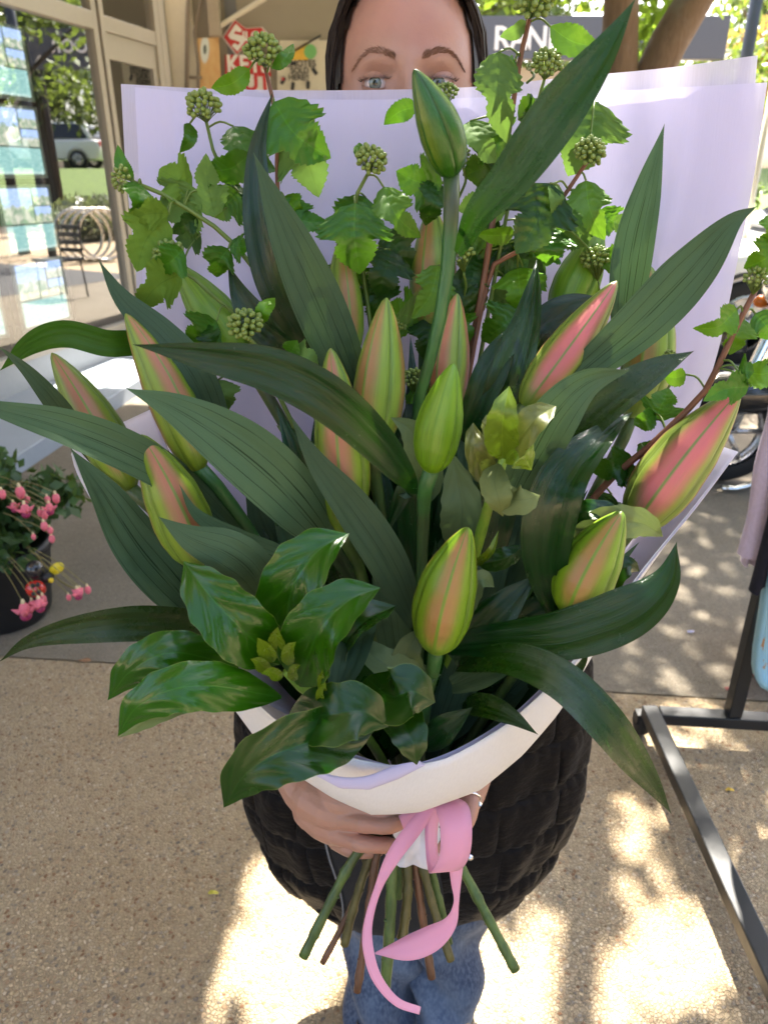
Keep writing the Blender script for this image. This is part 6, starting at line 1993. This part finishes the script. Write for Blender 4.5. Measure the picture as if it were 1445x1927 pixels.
N_ = M_NINE; NB = M_NINEB; ND = M_NINED
BRANCHES = [
 dict(lab='lobed-leaf branch with a bud cluster before the red key sign', stem=[(497, 118, .075), (512, 180, .07), (524, 270, .065), (522, 360, .06), (560, 560, .05), (700, 1100, .04)], r=.0022, m='R',
      cl=[(495, 97, 31, .085)],
      lv=[((623, 298), (516, 192), 118, .085, N_, 0, .1, -.1), ((600, 372), (530, 252), 108, .06, N_, 1, -.2, .1), ((398, 166), (470, 130), 34, .085, NB, 0, .2, .12, 1), ((553, 82), (512, 128), 22, .085, N_, 0, .3, -.1, 1),
          ((617, 418), (536, 372), 58, .055, N_, 0, .4, -.22), ((568, 418), (532, 372), 42, .05, NB, 0, .2, .1)]),
 dict(lab='lobed-leaf branch with a bud cluster beside the paper\'s left corner', stem=[(387, 222, .065), (402, 285, .06), (430, 350, .055), (462, 420, .05), (560, 640, .045), (720, 1100, .04)], r=.0020, m='G',
      cl=[(383, 200, 30, .075)],
      lv=[((520, 322), (440, 238), 66, .06, N_, 0, .5, -.12), ((388, 322), (472, 290), 50, .075, N_, 0, .4, .14, 1), ((338, 288), (358, 232), 24, .07, N_, 0, .5, .15, 1),
          ((388, 288), (405, 408), 66, .07, N_, 1, .3, .04), ((393, 405), (450, 362), 76, .06, N_, 0, .2, .05), ((445, 390), (452, 350), 60, .05, ND, 0, .2, 0)]),
 dict(lab='lobed-leaf branch reaching over the paper\'s left edge to the shop window', stem=[(250, 342, .085), (300, 362, .08), (370, 405, .075), (450, 470, .065), (560, 650, .05), (720, 1100, .04)], r=.0024, m='G',
      cl=[(232, 338, 22, .095)],
      lv=[((222, 272), (252, 340), 24, .085, N_, 0, .3, .1, 1), ((258, 412), (262, 346), 50, .09, N_, 0, .5, .05), ((292, 398), (372, 358), 96, .07, N_, 1, -.2, .1), ((300, 318), (362, 352), 74, .065, NB, 1, -.2, 0),
          ((258, 512), (312, 408), 96, .085, NB, 1, .2, -.1), ((236, 418), (318, 402), 50, .09, NB, 1, .3, -.08), ((322, 440), (372, 410), 34, .07, ND, 0, .2, 0), ((408, 522), (430, 468), 58, .07, N_, 0, .2, -.1), ((470, 462), (432, 462), 48, .07, N_, 0, .3, -.1)]),
 dict(lab='lobed-leaf branch with lime leaves and a cluster above the light green bud', stem=[(325, 500, .075), (360, 520, .072), (410, 565, .068), (460, 620, .06), (600, 900, .05), (730, 1200, .04)], r=.0022, m='G',
      cl=[(318, 483, 30, .085)],
      lv=[((290, 505), (345, 470), 60, .095, N_, 0, .3, .1), ((262, 588), (342, 515), 76, .085, NB, 1, .4, -.12), ((330, 450), (378, 440), 50, .06, ND, 1, .3, .1), ((350, 648), (408, 605), 84, .08, N_, 0, .2, .05)]),
 dict(lab='short lobed-leaf twig with a bud cluster over the wet blue-green leaf', stem=[(462, 628, .13), (480, 650, .125), (510, 680, .11), (600, 800, .08), (740, 1200, .04)], r=.0022, m='G',
      cl=[(462, 612, 31, .14)],
      lv=[((518, 560), (488, 610), 26, .13, NB, 0, .3, .1, 1), ((600, 692), (548, 665), 48, .12, N_, 1, .3, .15), ((560, 640), (545, 668), 34, .12, N_, 0, .3, 0, 1), ((428, 775), (410, 715), 48, .09, N_, 1, .4, .1), ((385, 610), (400, 650), 40, .09, ND, 0, .2, 0)]),
 dict(lab='lobed-leaf branch with a large leaf under its cluster in the middle of the paper', stem=[(697, 318, .075), (680, 352, .075), (665, 400, .07), (690, 560, .05), (745, 1000, .04)], r=.0021, m='G',
      cl=[(698, 302, 28, .085)],
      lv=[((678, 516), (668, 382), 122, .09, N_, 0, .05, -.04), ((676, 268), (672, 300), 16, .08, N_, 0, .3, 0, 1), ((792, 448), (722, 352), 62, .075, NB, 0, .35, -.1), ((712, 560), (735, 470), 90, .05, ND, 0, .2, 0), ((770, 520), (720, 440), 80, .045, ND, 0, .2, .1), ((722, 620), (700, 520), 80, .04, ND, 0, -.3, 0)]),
 dict(lab='lobed-leaf branch with its cluster half behind the tall dark bud', stem=[(838, 190, .06), (850, 260, .05), (862, 340, .05), (850, 520, .045), (800, 1000, .04)], r=.0020, m='G',
      cl=[(840, 176, 21, .065), (868, 292, 16, .06), (868, 478, 22, .075)],
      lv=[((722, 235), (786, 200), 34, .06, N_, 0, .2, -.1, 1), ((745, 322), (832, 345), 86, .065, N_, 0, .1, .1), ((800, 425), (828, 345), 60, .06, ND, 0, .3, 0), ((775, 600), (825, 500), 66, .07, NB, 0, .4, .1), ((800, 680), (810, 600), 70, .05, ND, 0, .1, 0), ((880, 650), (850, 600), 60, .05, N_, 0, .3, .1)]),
 dict(lab='tallest lobed-leaf branch, its cluster against the dark shop sign', stem=[(1000, 20, .085), (985, 80, .08), (972, 150, .075), (958, 245, .065), (930, 400, .055), (905, 560, .05), (820, 1050, .04)], r=.0027, m='R',
      cl=[(1003, 2, 36, .095)],
      lv=[((955, 272), (938, 98), 78, .095, N_, 1, .25, -.05), ((1132, 88), (1035, 50), 46, .09, NB, 0, .3, -.1, 1), ((940, 70), (990, 42), 22, .08, N_, 1, .4, .1, 1), ((952, 128), (968, 115), 22, .08, N_, 0, .2, 0, 1), ((948, 170), (970, 155), 26, .08, N_, 0, .2, 0, 1),
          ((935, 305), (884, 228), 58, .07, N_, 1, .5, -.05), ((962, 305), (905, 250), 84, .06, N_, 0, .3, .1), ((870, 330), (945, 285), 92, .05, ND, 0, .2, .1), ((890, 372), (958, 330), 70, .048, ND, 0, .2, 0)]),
 dict(lab='lobed-leaf branch with a cluster beside the beige wall', stem=[(1026, 142, .075), (1008, 205, .07), (990, 270, .06), (950, 420, .05), (840, 1050, .04)], r=.0019, m='G',
      cl=[(1029, 120, 27, .085), (996, 126, 6, .08)],
      lv=[((1070, 195), (1018, 172), 30, .07, N_, 0, .3, .1, 1), ((1010, 200), (990, 195), 22, .06, N_, 0, .2, 0, 1), ((1040, 190), (975, 225), 40, .055, ND, 0, .3, .1)]),
 dict(lab='lobed-leaf branch with a cluster under the huge upright lily leaf', stem=[(1106, 302, .075), (1080, 340, .07), (1040, 400, .065), (985, 470, .06), (915, 540, .055), (830, 1050, .04)], r=.0024, m='R',
      cl=[(1109, 286, 27, .085), (1120, 488, 26, .055)],
      lv=[((1068, 332), (1118, 190), 128, .06, N_, 1, .1, .05), ((1125, 190), (1098, 300), 60, .05, N_, 0, .2, 0), ((970, 478), (1035, 345), 122, .085, ND, 0, .1, .06), ((1050, 415), (1042, 345), 26, .08, N_, 1, .7, 0, 1), ((1138, 452), (1102, 340), 66, .075, NB, 0, .35, -.08), ((1180, 425), (1128, 395), 50, .06, N_, 0, .2, -.1),
          ((1050, 468), (1112, 380), 90, .05, N_, 1, .2, .1), ((1028, 502), (1040, 428), 84, .06, N_, 0, .15, 0), ((1196, 496), (1128, 492), 52, .06, NB, 0, .2, .05), ((1060, 470), (1030, 480), 40, .06, N_, 0, .2, 0)]),
 dict(lab='reddish forked twig with a few shaded lobed leaves behind the tall bud\'s stem', stem=[(938, 360, .06), (925, 430, .06), (905, 560, .055), (890, 640, .05), (820, 1050, .04)], r=.0034, m='R',
      cl=[(752, 606, 15, .06), (777, 712, 20, .085)],
      lv=[((905, 640), (975, 585), 92, .065, N_, 0, .1, .05), ((895, 440), (968, 440), 30, .065, NB, 0, .5, .05, 1), ((960, 520), (920, 470), 80, .045, ND, 0, .2, .1), ((995, 490), (950, 520), 56, .045, N_, 0, .2, 0), ((880, 560), (900, 480), 60, .04, ND, 0, .2, 0), ((800, 745), (765, 735), 40, .07, N_, 0, .2, 0)]),
 dict(lab='long red-stemmed lobed-leaf branch leaning out towards the clothes rack', stem=[(1421, 545, .15), (1385, 615, .145), (1345, 700, .135), (1318, 745, .13), (1230, 832, .115), (1110, 945, .09), (940, 1200, .05)], r=.0030, m='R',
      cl=[(1423, 523, 22, .16), (1258, 672, 13, .08)],
      lv=[((1398, 505), (1470, 455), 70, .16, NB, 0, .2, .1), ((1432, 470), (1470, 400), 60, .16, NB, 0, .2, .1), ((1302, 618), (1386, 582), 46, .15, NB, 0, .5, .18), ((1372, 668), (1398, 600), 58, .135, NB, 0, .2, 0), ((1450, 640), (1420, 590), 60, .13, N_, 0, .3, .1), ((1480, 690), (1400, 700), 50, .14, NB, 0, .4, -.1),
          ((1322, 755), (1408, 728), 54, .155, N_, 0, .2, -.1), ((1418, 700), (1388, 700), 50, .15, N_, 0, .2, .1), ((1248, 705), (1290, 705), 30, .12, NB, 0, .4, .15, 1), ((1258, 730), (1232, 790), 72, .10, N_, 0, .1, .0), ((1192, 800), (1232, 778), 34, .10, N_, 0, .4, .1, 1),
          ((1232, 875), (1200, 838), 42, .105, N_, 0, .3, .1), ((1110, 885), (1192, 868), 66, .10, ND, 0, .2, .05), ((1205, 905), (1165, 890), 40, .095, ND, 0, .2, 0), ((1130, 960), (1150, 930), 60, .09, ND, 0, .2, 0), ((1180, 950), (1140, 975), 50, .085, ND, 0, .2, 0)]),
]
_r2 = random.Random(77)
for d in BRANCHES:
    for k in range(3):
        q = d['stem'][2 + k % 3]
        if not (560 < q[0] < 1080 and q[1] < 900): continue
        x, y = q[0] + _r2.uniform(-70, 70), max(400, q[1]) + _r2.uniform(-30, 110)
        a = _r2.uniform(0, 6.28); L = _r2.uniform(70, 110)
        d['lv'].append(((x + math.cos(a) * L, y + math.sin(a) * L), (x, y), _r2.uniform(70, 105), _r2.uniform(.028, .05), _r2.choice([N_, ND, NB]), int(_r2.random() < .3), _r2.uniform(-.3, .4), _r2.uniform(-.1, .1)))
for bi, d in enumerate(BRANCHES):
    e = empty('flowering_branch', B(*BIND), d['lab'], 'branch', 'lobed-leaf branches with bud clusters')
    r = d['r']
    stalk(e, d['stem'] + [BIND], [r * .7, r, r * 1.2, r * 1.4, r * 1.5], M_TWIGR if d['m'] == 'R' else M_TWIGG, n=30, seg=7)
    sp = [Vector(q) for q in crom([tuple(B(*q)) for q in d['stem']], 60)]
    for ci, (x, y, rr, dz) in enumerate(d['cl']):
        if ci == 0:
            s0, s1_ = d['stem'][0], d['stem'][1]
            jx, jy = s0[0] + (s1_[0] - s0[0]) * .15, s0[1] + (s1_[1] - s0[1]) * .15
            j = (jx, jy, s0[2])
            if math.hypot(jx - x, jy - y) < rr * .8: j = (x + (s1_[0] - x) * .35, y + (s1_[1] - y) * .35 + 6, s0[2])
        else:
            j = (x + 4, y + rr * 1.6, dz - .01)
            stalk(e, [j, (x + 8, y + rr * 3, dz - .02), (x - 5, y + rr * 5, max(.03, dz - .03))], .0012, M_TWIGG, 'flower_stalk', 5, 8)
        cluster(e, x, y, rr, dz, j, n=46 if rr > 24 else 30, seed=bi * 10 + ci)
    for li, q in enumerate(d['lv']):
        tip, base, w, dz, m, fl, roll, bend = q[:8]
        plain = len(q) > 8
        lobed_leaf(e, tip, base, w * 1.16, dz, m, bool(fl), roll, bend, seed=bi * 20 + li, plain=plain)
        # leaf stalk to the nearest twig point above or below
        bp = B(base[0], base[1], dz)
        q_ = min(sp, key=lambda s: (s - bp).length)
        if 0.003 < (q_ - bp).length < 0.06:
            mid = (bp + q_) / 2 + Vector((0, 0, .004))
            v, f, uv = tube_geo([Vector(c) for c in crom([tuple(bp), tuple(mid), tuple(q_)], 6)], .0009, 5)
            mesh('leaf_stalk', to_local(e, v), f, M_TWIGG, e, uv)

# ------------------------------------------------------------------ paper, collar, ribbon, cut stems
def interp_poly(poly, n):
    return crom(poly, n)

def sheet(name, left, right, top, mat, zoff, lab, nu=110, nv=60, side=0.05, wave=0.004, seed=0):
    """left, right: edge polylines top->bottom in photo pixels; top: polyline of the upper edge"""
    Lp = crom([(x, y, 0) for x, y in left], nv)
    Rp = crom([(x, y, 0) for x, y in right], nv)
    Tp = crom([(x, y, 0) for x, y in top], nu)
    crs = random.Random(seed * 5)
    creases = [(crs.random(), crs.uniform(-.006, .006), crs.uniform(.008, .03)) for _ in range(16)]
    v, uv, f = [], [], []
    for i in range(nv + 1):
        t = i / nv
        for k in range(nu + 1):
            u = k / nu
            x = Lp[i][0] + (Rp[i][0] - Lp[i][0]) * u
            y = Lp[i][1] + (Rp[i][1] - Lp[i][1]) * u
            tx = Lp[0][0] + (Rp[0][0] - Lp[0][0]) * u
            ty = Lp[0][1] + (Rp[0][1] - Lp[0][1]) * u
            k_ = (1 - t) ** 3
            x += (Tp[k][0] - tx) * k_; y += (Tp[k][1] - ty) * k_
            fan = (1 - t)
            z = zp(y) + zoff - side * (2 * u - 1) ** 2 * (0.35 + 0.65 * t if t < .8 else 1) * min(1, 4 * (1 - t)) + wave * fan * math.sin(u * 11 + seed + 2.5 * t) + 0.6 * wave * math.sin(u * 23 + t * 5 + seed)
            for (uk, a_, w_) in creases: z += a_ * math.exp(-((u - uk - .03 * math.sin(t * 4 + uk * 9)) / w_) ** 2) * (.25 + .75 * t)
            v.append(P(x, y, z)); uv.append((u, t))
    w1 = nu + 1
    for i in range(nv):
        for k in range(nu):
            f.append((i * w1 + k, (i + 1) * w1 + k, (i + 1) * w1 + k + 1, i * w1 + k + 1))
    return mesh(name, v, f, mat, None, uv, label=lab, cat='wrapping paper', group='lilac wrapping sheets')

sheet('wrapping_sheet', [(228, 158), (238, 330), (255, 500), (262, 620), (285, 760), (430, 1050), (700, 1490)], [(1425, 104), (1406, 300), (1375, 470), (1330, 640), (1270, 800), (1120, 1100), (860, 1490)],
      [(228, 158), (400, 167), (620, 170), (880, 164), (1060, 146), (1250, 128), (1425, 104)], M_LILAC, .018, 'sheer lilac wrapping sheet at the very back with a fibrous upper edge', seed=1)
sheet('wrapping_sheet', [(254, 164), (262, 330), (268, 500), (268, 640), (290, 780), (430, 1060), (705, 1495)], [(1443, 155), (1418, 330), (1385, 500), (1345, 680), (1285, 830), (1130, 1110), (855, 1495)],
      [(254, 164), (400, 177), (600, 187), (850, 185), (1050, 176), (1250, 166), (1443, 155)], M_LILAC2, .008, 'lilac wrapping sheet behind the leaves, in front of the sheer one', seed=2)

def skirt(name, rim, foot, mat, lab, cat, n=70, m=14, bulge=0.02, group=None):
    def lin(q):
        q = np.array(q); d = np.linspace(0, 1, len(q)); s_ = np.linspace(0, 1, n + 1)
        return np.stack([np.interp(s_, d, q[:, j]) for j in range(3)], 1)
    R, F = np.array(crom(rim, n)), lin(foot)
    R = .5 * R + .5 * lin(rim) if len(rim) > 8 else R
    v, uv, f = [], [], []
    for i in range(n + 1):
        a, b_ = Vector(P(*R[i])), Vector(P(*F[i]))
        for k in range(m + 1):
            t = k / m
            q = a.lerp(b_, t)
            q += Vector((0, -1, -.3)).normalized() * bulge * math.sin(math.pi * t) * min(1, 6 * i / n, 6 * (1 - i / n))
            v.append(q); uv.append((i / n, t))
    for i in range(n):
        for k in range(m):
            f.append((i * (m + 1) + k, i * (m + 1) + k + 1, (i + 1) * (m + 1) + k + 1, (i + 1) * (m + 1) + k))
    o = mesh(name, v, f, mat, None, uv, label=lab, cat=cat)
    if group: o['group'] = group
    s = o.modifiers.new('thickness', 'SOLIDIFY'); s.thickness = 0.0006
    return o

skirt('collar_wrap',
      [(230, 796, .735), (133, 843, .69), (200, 992, .655), (320, 1150, .63), (450, 1300, .615), (575, 1400, .61), (680, 1432, .608), (765, 1446, .606), (860, 1420, .606), (960, 1358, .608), (1040, 1285, .612), (1105, 1212, .62), (1210, 1070, .64), (1300, 960, .655), (1382, 856, .675)],
      [(640, 1440, .80), (600, 1450, .80), (590, 1450, .79), (575, 1450, .775), (560, 1447, .755), (580, 1456, .735), (630, 1492, .73), (690, 1524, .735), (770, 1522, .735), (880, 1490, .735), (945, 1440, .735), (985, 1395, .74), (940, 1430, .78), (900, 1460, .80), (880, 1470, .81)],
      M_WHITE, 'stiff white paper collar folded round the front of the bouquet', 'wrapping paper')
skirt('wrapping_fold', [(1388, 850, .672), (1306, 958, .655), (1216, 1068, .641), (1112, 1210, .622), (1040, 1290, .618)],
      [(1282, 815, zp(815) - .012), (1200, 985, zp(985) - .012), (1120, 1110, zp(1110) - .012), (1010, 1290, zp(1290) - .01), (900, 1440, zp(1440) - .01)], M_FOLD, 'white-lilac paper fold between the collar and the largest pink bud', 'wrapping paper', n=40, bulge=.0, group='side folds of the wrap')
skirt('wrapping_fold', [(240, 792, .735), (136, 846, .692), (203, 990, .657), (323, 1148, .632), (452, 1297, .617)],
      [(285, 770, zp(770) - .012), (330, 880, zp(880) - .012), (420, 1040, zp(1040) - .012), (520, 1200, zp(1200) - .01), (640, 1400, zp(1400) - .01)], M_FOLD, 'white-lilac paper fold behind the outermost shop-side bud', 'wrapping paper', n=40, bulge=.0, group='side folds of the wrap')
skirt('tissue_lining',
      [(560, 1392, .625), (640, 1412, .622), (720, 1437, .618), (768, 1441, .614), (860, 1410, .614), (960, 1348, .618), (1040, 1275, .62)],
      [(600, 1440, .74), (640, 1470, .74), (700, 1505, .74), (770, 1512, .74), (880, 1480, .74), (945, 1430, .745), (980, 1390, .75)],
      M_LILAC2, 'lilac tissue lining showing above the white collar\'s rim', 'tissue paper', n=40)
skirt('tissue_fold',
      [(575, 1444, .600), (640, 1462, .596), (690, 1460, .594), (745, 1440, .598), (790, 1432, .602)],
      [(580, 1452, .600), (640, 1484, .600), (695, 1486, .598), (750, 1466, .600), (800, 1440, .604)],
      M_LILAC2, 'loose lilac tissue fold lying over the white collar', 'tissue paper', n=30, m=6, bulge=.002)
# crushed tissue round the tied stems
_b = MB()
_n = 40
_v, _f = [], []
_c0, _c1 = P(775, 1530, .795), P(785, 1612, .80)
_ax = (_c1 - _c0); _s = Vector((1, 0, 0)); _t = _ax.normalized().cross(_s).normalized()
for i in range(15):
    t = i / 14
    for k in range(_n):
        a = 2 * math.pi * k / _n
        r = .019 + .005 * math.sin(3 * a + 5 * t) + .003 * math.sin(7 * a - 9 * t) + .004 * t
        _v.append(_c0 + _ax * t + (_s * math.cos(a) * 1.15 + _t * math.sin(a)) * r + Vector((0, 0, .004 * math.sin(5 * a))) * t)
for i in range(14):
    for k in range(_n):
        _f.append((i * _n + k, i * _n + (k + 1) % _n, (i + 1) * _n + (k + 1) % _n, (i + 1) * _n + k))
mesh('stem_tissue', _v, _f, M_TISSUE, None, [(q % _n / _n, q // _n / 14) for q in range(len(_v))], label='crumpled white tissue wrapped round the tied stems', cat='tissue paper')

# cut stems below the hand
CUT = [  # x0 y0 x1 y1 width px, material, z0, z1, label
 (668, 1612, 571, 1800, 17, M_STEMG, .80, .80), (700, 1608, 648, 1778, 15, M_STEMO, .81, .82), (690, 1640, 607, 1812, 11, M_STEMB, .825, .83), (712, 1600, 672, 1866, 14, M_STEMB, .805, .81),
 (742, 1600, 725, 1862, 19, M_STEMG, .79, .79), (752, 1610, 750, 1690, 12, M_STEMG, .82, .825), (766, 1605, 757, 1765, 17, M_STEMO, .795, .80), (778, 1600, 812, 1840, 14, M_STEMB, .80, .815), (790, 1605, 848, 1807, 15, M_STEMO, .80, .80),
 (812, 1640, 845, 1775, 14, M_STEMG, .82, .83), (872, 1640, 970, 1826, 17, M_STEMG, .80, .785), (690, 1612, 700, 1636, 14, M_STEMO, .815, .815)]
CL = ['thick green cut stem splaying furthest towards the window', 'olive cut stem just inside the thick outer green one', 'thin brown cut stem pressed behind an olive one', 'long brown woody cut stem beside the ribbon\'s curl', 'thickest green cut stem at the middle of the bundle', 'stub of a green stem behind the thickest one', 'short straight olive stem next to the thickest stem',
      'long reddish brown cut stem hanging past the ribbon tail', 'olive cut stem passing behind the ribbon tail', 'knobbly green stem tip behind the ribbon tail', 'green cut stem splaying alone on the ribbon loop\'s side', 'tiny stem stub directly under the fingers']
for i, (x0, y0, x1, y1, w, m, z0, z1) in enumerate(CUT):
    a, b_ = P(x0, y0, z0), P(x1, y1, z1)
    top = P(778 + (x0 - 778) * .4, 1545, .80)
    e = empty('cut_stem', top, CL[i], 'stem', 'cut stems below the hand')
    r = w * 1.14 / 2 * z1 / FPX
    pts = crom([tuple(top), tuple(a), tuple((a + b_) / 2 + Vector((random.uniform(-.003, .003), 0, 0))), tuple(b_)], 26)
    rr = [r * (.95 + .06 * math.sin(k * 1.3 + i) + (.16 if (k + i * 3) % 11 == 0 else 0)) for k in range(27)]
    v, f, uv = tube_geo(pts, rr, 12)
    o = mesh('stem', to_local(e, v), f, m, e, uv)
    # leaf scars
    for k in range(3 if y1 - y0 > 60 else 1):
        q = Vector(pts[9 + k * 6])
        mb = MB().sphere(q + Vector((random.choice((-1, 1)) * r * .75, -r * .5, 0)), r * .42, 8, 5, (1, .8, .6))
        mesh('leaf_scar', to_local(e, mb.v), mb.f, m, e, mb.uv)

# ribbon
def ribbon_geo(pts, nrm=None):
    """pts: (x, y, z, width px, twist)"""
    n = 60
    C = crom(pts, n)
    v, uv, f = [], [], []
    W = [P(c[0], c[1], c[2]) for c in C]
    L = 0
    for i in range(n + 1):
        T = (W[min(i + 1, n)] - W[max(i - 1, 0)]).normalized()
        D = (W[i] - CAMV).normalized()
        S = T.cross(D).normalized(); N = S.cross(T)
        tw = C[i][4]
        S2 = S * math.cos(tw) + N * math.sin(tw)
        hw = .5 * C[i][3] * C[i][2] / FPX
        if nrm:
            X_ = Vector((1, 0, .12)).normalized()
            S2 = X_ * math.cos(tw) + D * math.sin(tw)
        if i: L += (W[i] - W[i - 1]).length
        for a in (-1, -.33, .33, 1):
            v.append(W[i] + S2 * hw * a); uv.append(((a + 1) / 2, L * 2))
    for i in range(n):
        for k in range(3):
            f.append((i * 4 + k, i * 4 + k + 1, i * 4 + k + 5, i * 4 + k + 4))
    return v, f, uv
e = empty('ribbon_bow', P(800, 1540, .77), 'pink grosgrain ribbon with one loop and two curling tails', 'ribbon')
def rib(name, pts, nrm=None):
    v, f, uv = ribbon_geo(pts, nrm)
    o = mesh(name, to_local(e, v), f, M_RIBBON, e, uv)
    s = o.modifiers.new('thickness', 'SOLIDIFY'); s.thickness = .0005
rib('loop', [(822, 1508, .760, 34, .5), (812, 1550, .752, 34, .75), (812, 1600, .738, 34, .85), (820, 1634, .722, 40, .7), (838, 1640, .706, 56, .25), (855, 1610, .694, 58, .05), (858, 1560, .692, 60, 0), (850, 1518, .708, 62, .1), (834, 1502, .735, 50, .3)], nrm=True)
rib('tail', [(812, 1515, .745, 24, .2), (778, 1560, .735, 30, .1), (740, 1612, .73, 27, 0), (712, 1670, .73, 15, .2), (694, 1730, .725, 16, .2), (692, 1780, .72, 20, 0), (708, 1838, .715, 19, -.1), (745, 1884, .715, 15, -.1), (790, 1902, .72, 13, 0)])
rib('tail', [(858, 1622, .71, 30, .3), (858, 1660, .715, 20, .3), (858, 1700, .72, 11, .4), (846, 1738, .725, 26, .1), (812, 1766, .73, 44, 0), (765, 1785, .735, 40, -.1), (706, 1794, .74, 3, -.1)])
rib('band', [(755, 1548, .772, 26, 0), (785, 1535, .765, 28, 0), (815, 1522, .762, 26, 0), (835, 1515, .772, 20, .3)])
